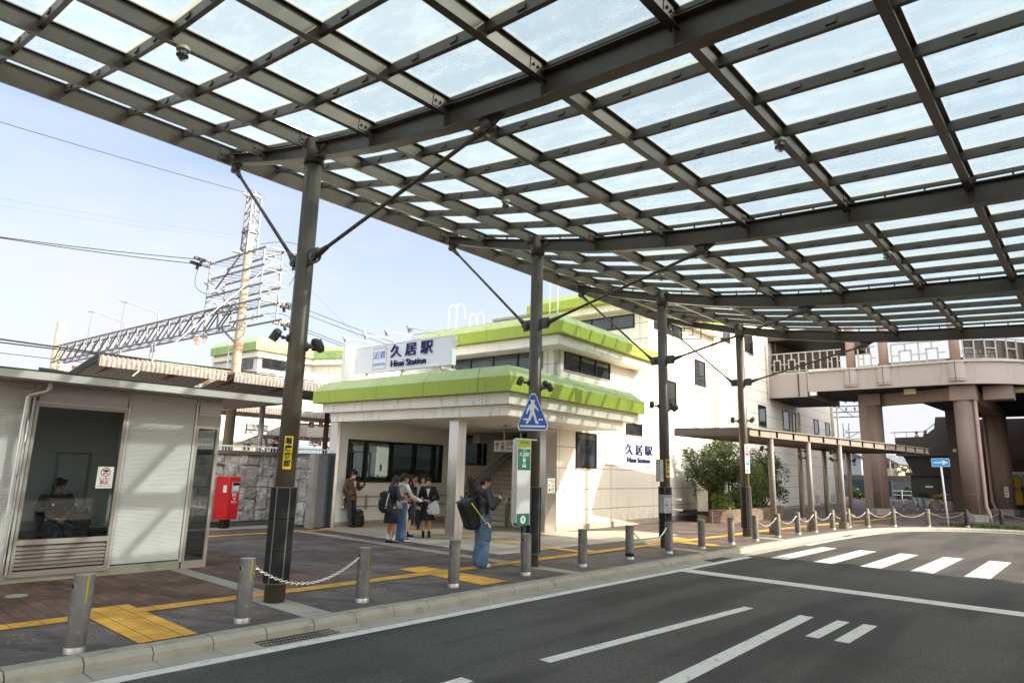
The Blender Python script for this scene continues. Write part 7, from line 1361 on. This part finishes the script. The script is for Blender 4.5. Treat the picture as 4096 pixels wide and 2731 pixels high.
# girl in cream jacket and jeans
gj = person('person in cream jacket and loose blue jeans holding out a phone, hair tied back', (11.15, 13.62, .008), -14, 1.67, dict(yaw=-4, pitch=4, hair='pony', mask=M_MASKB, jacket=M_CREAMJ, hem=.80, bulk=.02, hood=1, bottom=('trousers', M_DENIM, (.105, .098, .098), -.02), shoe=M_DARKC, sole=M_SHOEW,
    arm={1: ((.02, .25, 1.12), (.20, .14, 1.02)), -1: ((.12, -.25, 1.12), (.42, -.20, 1.0))}, hand={-1: ((1, 0, -.05), (0, .3, 1), .5), 1: ((.8, -.5, .1), (0, -1, 0), .6)}))
phone(gj, (.57, -.2, 1.02), (1, 0, .08), 'pale smartphone held out flat by the person in cream jacket', 'c9c9cc')
um = thing('umbrella', 'folded clear plastic umbrella with pink handle hanging before the jeans', 'umbrella', (11.2, 13.48, .01)); um.rotation_euler = (R(4), R(-4), 0)
M_CLEAR = mat('milky_vinyl', 'b9b7b4', .25, var=.2, scale=14); M_PINKP = mat('pink_plastic', 'c96fa0', .35)
b = MB(); b.lathe([(.012, .06), (.02, .2), (.032, .45), (.036, .62), (.02, .7), (.012, .72)], n=12); b.build('folded_cover', M_CLEAR, um); b = MB(); b.cyl((0, 0, 0), (0, 0, .08), .008, .01, 8); b.cyl((0, 0, .72), (0, 0, .9), .012, n=8); b.tube([(0, 0, .88), (0, 0, .98), (.02, 0, 1.02), (.055, 0, 1.03), (.085, 0, 1.0), (.088, 0, .96)], .013, 8); b.build('handle', M_PINKP, um)
# girl behind in navy with long hair
gn_ = person('person in navy uniform with long black hair, half hidden behind the cream jacket', (11.72, 14.05, .008), -35, 1.64, dict(yaw=0, hair='long', hf=.03, jacket=M_NAVYC, hem=.80, shirt='ribbon', bottom=('skirt', M_SKIRT, .50), shoe=M_SHOEB, sole=M_SHOEW, sock=(M_DARKC, .1),
    arm={1: ((.12, .2, 1.14), (.14, .05, 1.36)), -1: ((.14, -.2, 1.14), (.16, -.05, 1.36))}, hand={1: ((.0, -.4, .9), (-1, 0, 0), .8), -1: ((.0, .4, .9), (-1, 0, 0), .8)}))
# girl facing the camera with mask and tote
gm = person('person facing the street in beige mask, navy uniform and pleated skirt', (12.22, 13.88, .008), -128, 1.58, dict(yaw=-6, pitch=2, hair='short', mask=M_MASKB, jacket=M_NAVYC, hem=.78, bulk=.006, shirt='ribbon', bottom=('skirt', M_SKIRT, .48), shoe=M_SHOEB, sock=(M_DARKC, .09),
    arm={1: ((.03, .30, 1.10), (.20, .06, 1.03)), -1: ((.0, -.24, 1.10), (.06, -.22, .86))}, hand={1: ((.4, -1, .05), (-.3, 0, -1), .7), -1: ((.1, 0, -1), (0, 1, 0), .4)}, legs={1: ((0, .085, .88), (.01, .085, .47), (.0, .085, .085)), -1: ((0, -.085, .88), (.01, -.085, .47), (.0, -.085, .085))}))
def tote_mat():
    t = NT('printed_cloth'); tc = t.n('TexCoord').outputs['Object']; mp = t.n('Mapping', I_Vector=tc, I_Scale=(1, 1, .45), I_Rotation=(.5, .4, .3)).outputs[0]; vo = t.n('TexVoronoi', I_Vector=mp, I_Scale=15.); w = t.rng(vo.outputs[0], .24, .28, 1, 0); hs_ = t.n('HueSaturation', I_Saturation=1.6, I_Value=.8, I_Color=t.mix(t.rng(t.n('SeparateXYZ', i0=vo.outputs[1]).outputs[0], .3, .7), (.7, .12, .05, 1), (.25, .08, .45, 1))).outputs[0]
    t.base(t.mix(t.math('MULTIPLY', w, .9), (.66, .63, .58, 1), hs_)); t.b.inputs['Roughness'].default_value = .8; return t.M
tt = thing('tote_bag', 'white cloth tote with small coloured prints hanging from a forearm', 'tote bag', (12.28, 13.68, .60), R(-128)); b = MB(); b.ell((0, 0, .16), (.075, .19, .16), 14, 9); b.ell((0, -.03, .26), (.06, .14, .1)); b.ell((0, .08, .1), (.07, .11, .1)); b.ell((0, -.1, .09), (.07, .1, .09)); cap(b, (0, -.08, .3), (0, .02, .38), .03, .015); cap(b, (0, .1, .3), (0, .03, .38), .03, .015); remesh(b, 'bag', tote_mat(), tt, .011, .014, 10, 1)
# girl farther back
gb_ = person('person in pale grey coat with long hair standing at the back of the group', (14.6, 17.2, .008), -127, 1.62, dict(yaw=4, hair='long', hf=.03, jacket=M_GREYC, hem=.70, bulk=.02, bottom=('trousers', M_DARKC, (.1, .07, .06)), shoe=M_DARKC, arm={1: ((.04, .25, 1.12), (.16, .12, 1.1)), -1: ((.1, -.22, 1.15), (.1, -.09, 1.36))}))
gc_ = person('person in beige coat seen between the navy girl and the masked girl', (13.6, 15.7, .008), -140, 1.60, dict(yaw=20, hair='long', jacket=mat('beige_coat', 'a79c8b', .8, var=.1), hem=.62, bulk=.02, bottom=('trousers', M_DARKC, (.1, .07, .06)), shoe=M_SHOEB, arm={1: ((.02, .24, 1.12), (.12, .16, .95)), -1: ((.02, -.24, 1.12), (.12, -.14, .93))}))
hb_ = thing('handbag', 'grey handbag with a yellow tag held in the middle of the group', 'handbag', (12.35, 14.55, .62), R(-40)); b = MB(); b.ell((0, 0, .14), (.06, .15, .14), 12, 8); b.ell((0, .05, .05), (.06, .09, .06)); remesh(b, 'bag', mat('grey_bag', '5d5a58', .6), hb_, .012, .006); b = MB(); b.tube([(0, -.1, .24), (0, -.06, .4), (0, .06, .4), (0, .1, .24)], .008, 5); b.build('handle', M_DARKC, hb_); b = MB(); b.prism([(-.08, -.02, .02), (-.08, .06, .02), (-.08, .04, .2), (-.08, .0, .2)], (.01, 0, 0)); b.build('tag', M_STICK, hb_)
# man with bag and guitar
mn = person('person in charcoal windbreaker and baggy cargo jeans carrying a pack and guitar', (9.5, 9.17, .014), -20, 1.71, dict(fem=0, yaw=-12, pitch=8, lean=.02, jacket=M_WIND, hem=.80, bulk=.025, hood=1, bottom=('trousers', M_DENIM, (.12, .118, .125), -.0), wrk=.016, wrf=7, shoe=M_SHOEW, sole=M_SHOEW,
    arm={1: ((.10, .27, 1.10), (.26, .05, 1.22)), -1: ((.07, -.29, 1.10), (.30, -.10, 1.24))}, hand={1: ((.3, -.3, .9), (.2, -1, 0), .8), -1: ((.4, .3, .8), (.0, 1, 0), .9)}, legs={1: ((0, .09, .88), (.03, .10, .47), (.02, .13, .085)), -1: ((0, -.09, .88), (.0, -.11, .47), (-.04, -.12, .085))}))
phone(mn, (.36, -.05, 1.33), (.25, 0, .9), 'dark smartphone held up by the person with the guitar')
f = MB(); f.box(-.07, .08, -.262, -.235, .50, .70); f.box(-.075, .085, -.27, -.24, .68, .72); f.build('cargo_pocket', M_DENIM, mn, bevel=.01)
dp = thing('duffel_backpack', 'big black duffel pack with yellow strap and tag cards on the back', 'backpack', (9.33, 9.22, .72), R(-20)); dp.rotation_euler = (0, R(-24), R(-20)); dp.rotation_mode = 'XYZ'
b = MB(); b.box(-.13, .13, -.17, .17, .0, .56); o_ = b.build('bag', M_DARKC, dp); md = o_.modifiers.new('bevel', 'BEVEL'); md.width = .07; md.segments = 4
b = MB(); b.box(-.12, .12, -.16, .16, .55, .575); b.tube([(-.02, -.05, .59), (-.03, -.04, .66), (-.03, .04, .66), (-.02, .05, .59)], .012, 6); b.box(-.136, -.128, -.12, .12, .1, .3); b.build('top_flap', mat('navy_flap', (.02, .023, .035), .5), dp, bevel=.02)
b = MB()
for s in (1, -1): b.tube([(.13, s*.14, .55), (.3, s*.15, .6), (.38, s*.16, .45), (.3, s*.17, .2), (.14, s*.18, .06)], .018, 6)
b.build('strap', M_DARKC, dp)
b = MB(); b.bar((.05, -.19, .5), (.17, -.2, .1), .016, .006, (0, -1, 0)); b.cyl((.17, -.205, .09), (.17, -.195, .09), .016, n=10); b.build('yellow_lanyard', M_STICK, dp)
b = MB(); b.prism([(.15, -.225, .06), (.22, -.225, .05), (.26, -.225, -.08), (.18, -.225, -.06)], (0, -.006, 0)); b.m(1).prism([(.15, -.235, .03), (.2, -.235, .05), (.2, -.235, -.06), (.14, -.235, -.07)], (0, -.006, 0)); b.build('tag_card', [M_PAPER, mat('brown_card', '7c5546', .6)], dp)
gc = thing('guitar_case', 'black soft guitar case whose neck rises above the pack', 'guitar case', (9.42, 9.22, .86)); gc.rotation_euler = (0, R(-14), R(-20)); b = MB(); chain_cap(b, [(0, 0, .1), (0, 0, .45), (0, 0, .68), (0, 0, .78), (0, 0, .83)], [.09, .06, .055, .062, .05]); remesh(b, 'case', mat('case_nylon', (.009, .009, .010), .45, var=.3), gc, .011, .006, 12, 1); b = MB(); b.tube([(.05, -.04, .3), (.07, -.045, .6), (.06, -.05, .8)], .006, 5); b.build('seam', M_DARKC, gc)
# seated man in the shelter
sm_ = person('person in dark jacket and mask seated on the bench inside the shelter', (3.42, 13.33, .125), -80, 1.70, dict(fem=0, sit=.50, lean=.05, yaw=18, pitch=10, mask=M_MASKW, jacket=mat('dark_jacket', (.008, .008, .009), .85), hem=.86, bulk=.012, bottom=('trousers', mat('dark_jeans', (.02, .035, .05), .85), (.1, .085, .075)), shoe=M_DARKC,
    arm={1: ((.08, .26, .84), (.24, .08, .74)), -1: ((.06, -.26, .84), (.22, -.05, .72))}, hand={1: ((.6, -.6, -.2), (0, -.3, -1), .5), -1: ((.6, .6, -.2), (0, .3, -1), .5)}, legs={1: ((.02, .09, .57), (.42, .12, .53), (.40, .12, .085)), -1: ((.02, -.09, .57), (.42, -.12, .53), (.38, -.12, .085))}))
bg_ = thing('shoulder_bag', 'black shoulder bag on the shelter bench beside the seated person', 'bag', (3.80, 13.36, .62)); b = MB(); b.box(-.17, .17, -.1, .1, 0, .3); o_ = b.build('bag', M_DARKC, bg_, bevel=.03); b = MB(); b.tube([(-.1, -.08, .3), (-.02, -.1, .38), (.1, -.1, .36), (.16, -.1, .22), (.18, -.1, .08)], .012, 6); b.build('handle', M_SHOEB, bg_)
u2 = thing('umbrella', 'folded black umbrella leaning beside the bench in the shelter', 'umbrella', (4.02, 13.12, .13)); u2.rotation_euler = (0, R(-12), 0); b = MB(); b.lathe([(.008, 0), (.03, .3), (.04, .5), (.015, .62), (.01, .78)], n=10); b.build('cover', M_DARKC, u2); b = MB(); b.cyl((0, 0, .78), (0, 0, .88), .014, n=8); b.build('handle', M_SHOEB, u2)
# people on the platform and far stairs
A_D = {1: ((.04, .25, 1.1), (.16, .12, .95)), -1: ((.04, -.25, 1.1), (.16, -.12, .95))}
person('person in dark suit seen from behind on the platform, looking down', (12.72, 23.0, 1.12), 115, 1.71, dict(fem=0, vox=.02, pitch=25, hx=.05, jacket=M_DARKC, hem=.78, bulk=.012, shirt='tie', bottom=('trousers', M_DARKC, (.1, .08, .065)), shoe=M_SHOEB, arm=A_D))
person('person in dark coat walking on the platform, seen through the porch window', (15.68, 22.6, 1.12), 170, 1.62, dict(vox=.02, hair='long', jacket=M_DARKC, hem=.55, bulk=.015, bottom=('skirt', M_SKIRT, .5), shoe=M_SHOEB, arm={1: ((0, .22, 1.1), (.05, .2, .86)), -1: ((0, -.22, 1.1), (.05, -.2, .86))}))
person('distant person with a pale bag strap climbing the stair block, left one', (59.3, 10.75, 3.92), -60, 1.72, dict(fem=0, vox=.016, face=0, jacket=M_GREYC, hem=.8, bulk=.01, bottom=('trousers', M_DARKC, (.1, .08, .065)), shoe=M_SHOEB, arm=A_D))
person('distant person in black climbing the stair block, right one', (59.3, 10.15, 4.02), -60, 1.70, dict(vox=.016, face=0, hair='long', jacket=M_DARKC, hem=.8, bulk=.01, bottom=('trousers', M_DARKC, (.1, .08, .065)), shoe=M_SHOEB, arm=A_D))
finish_bodies()
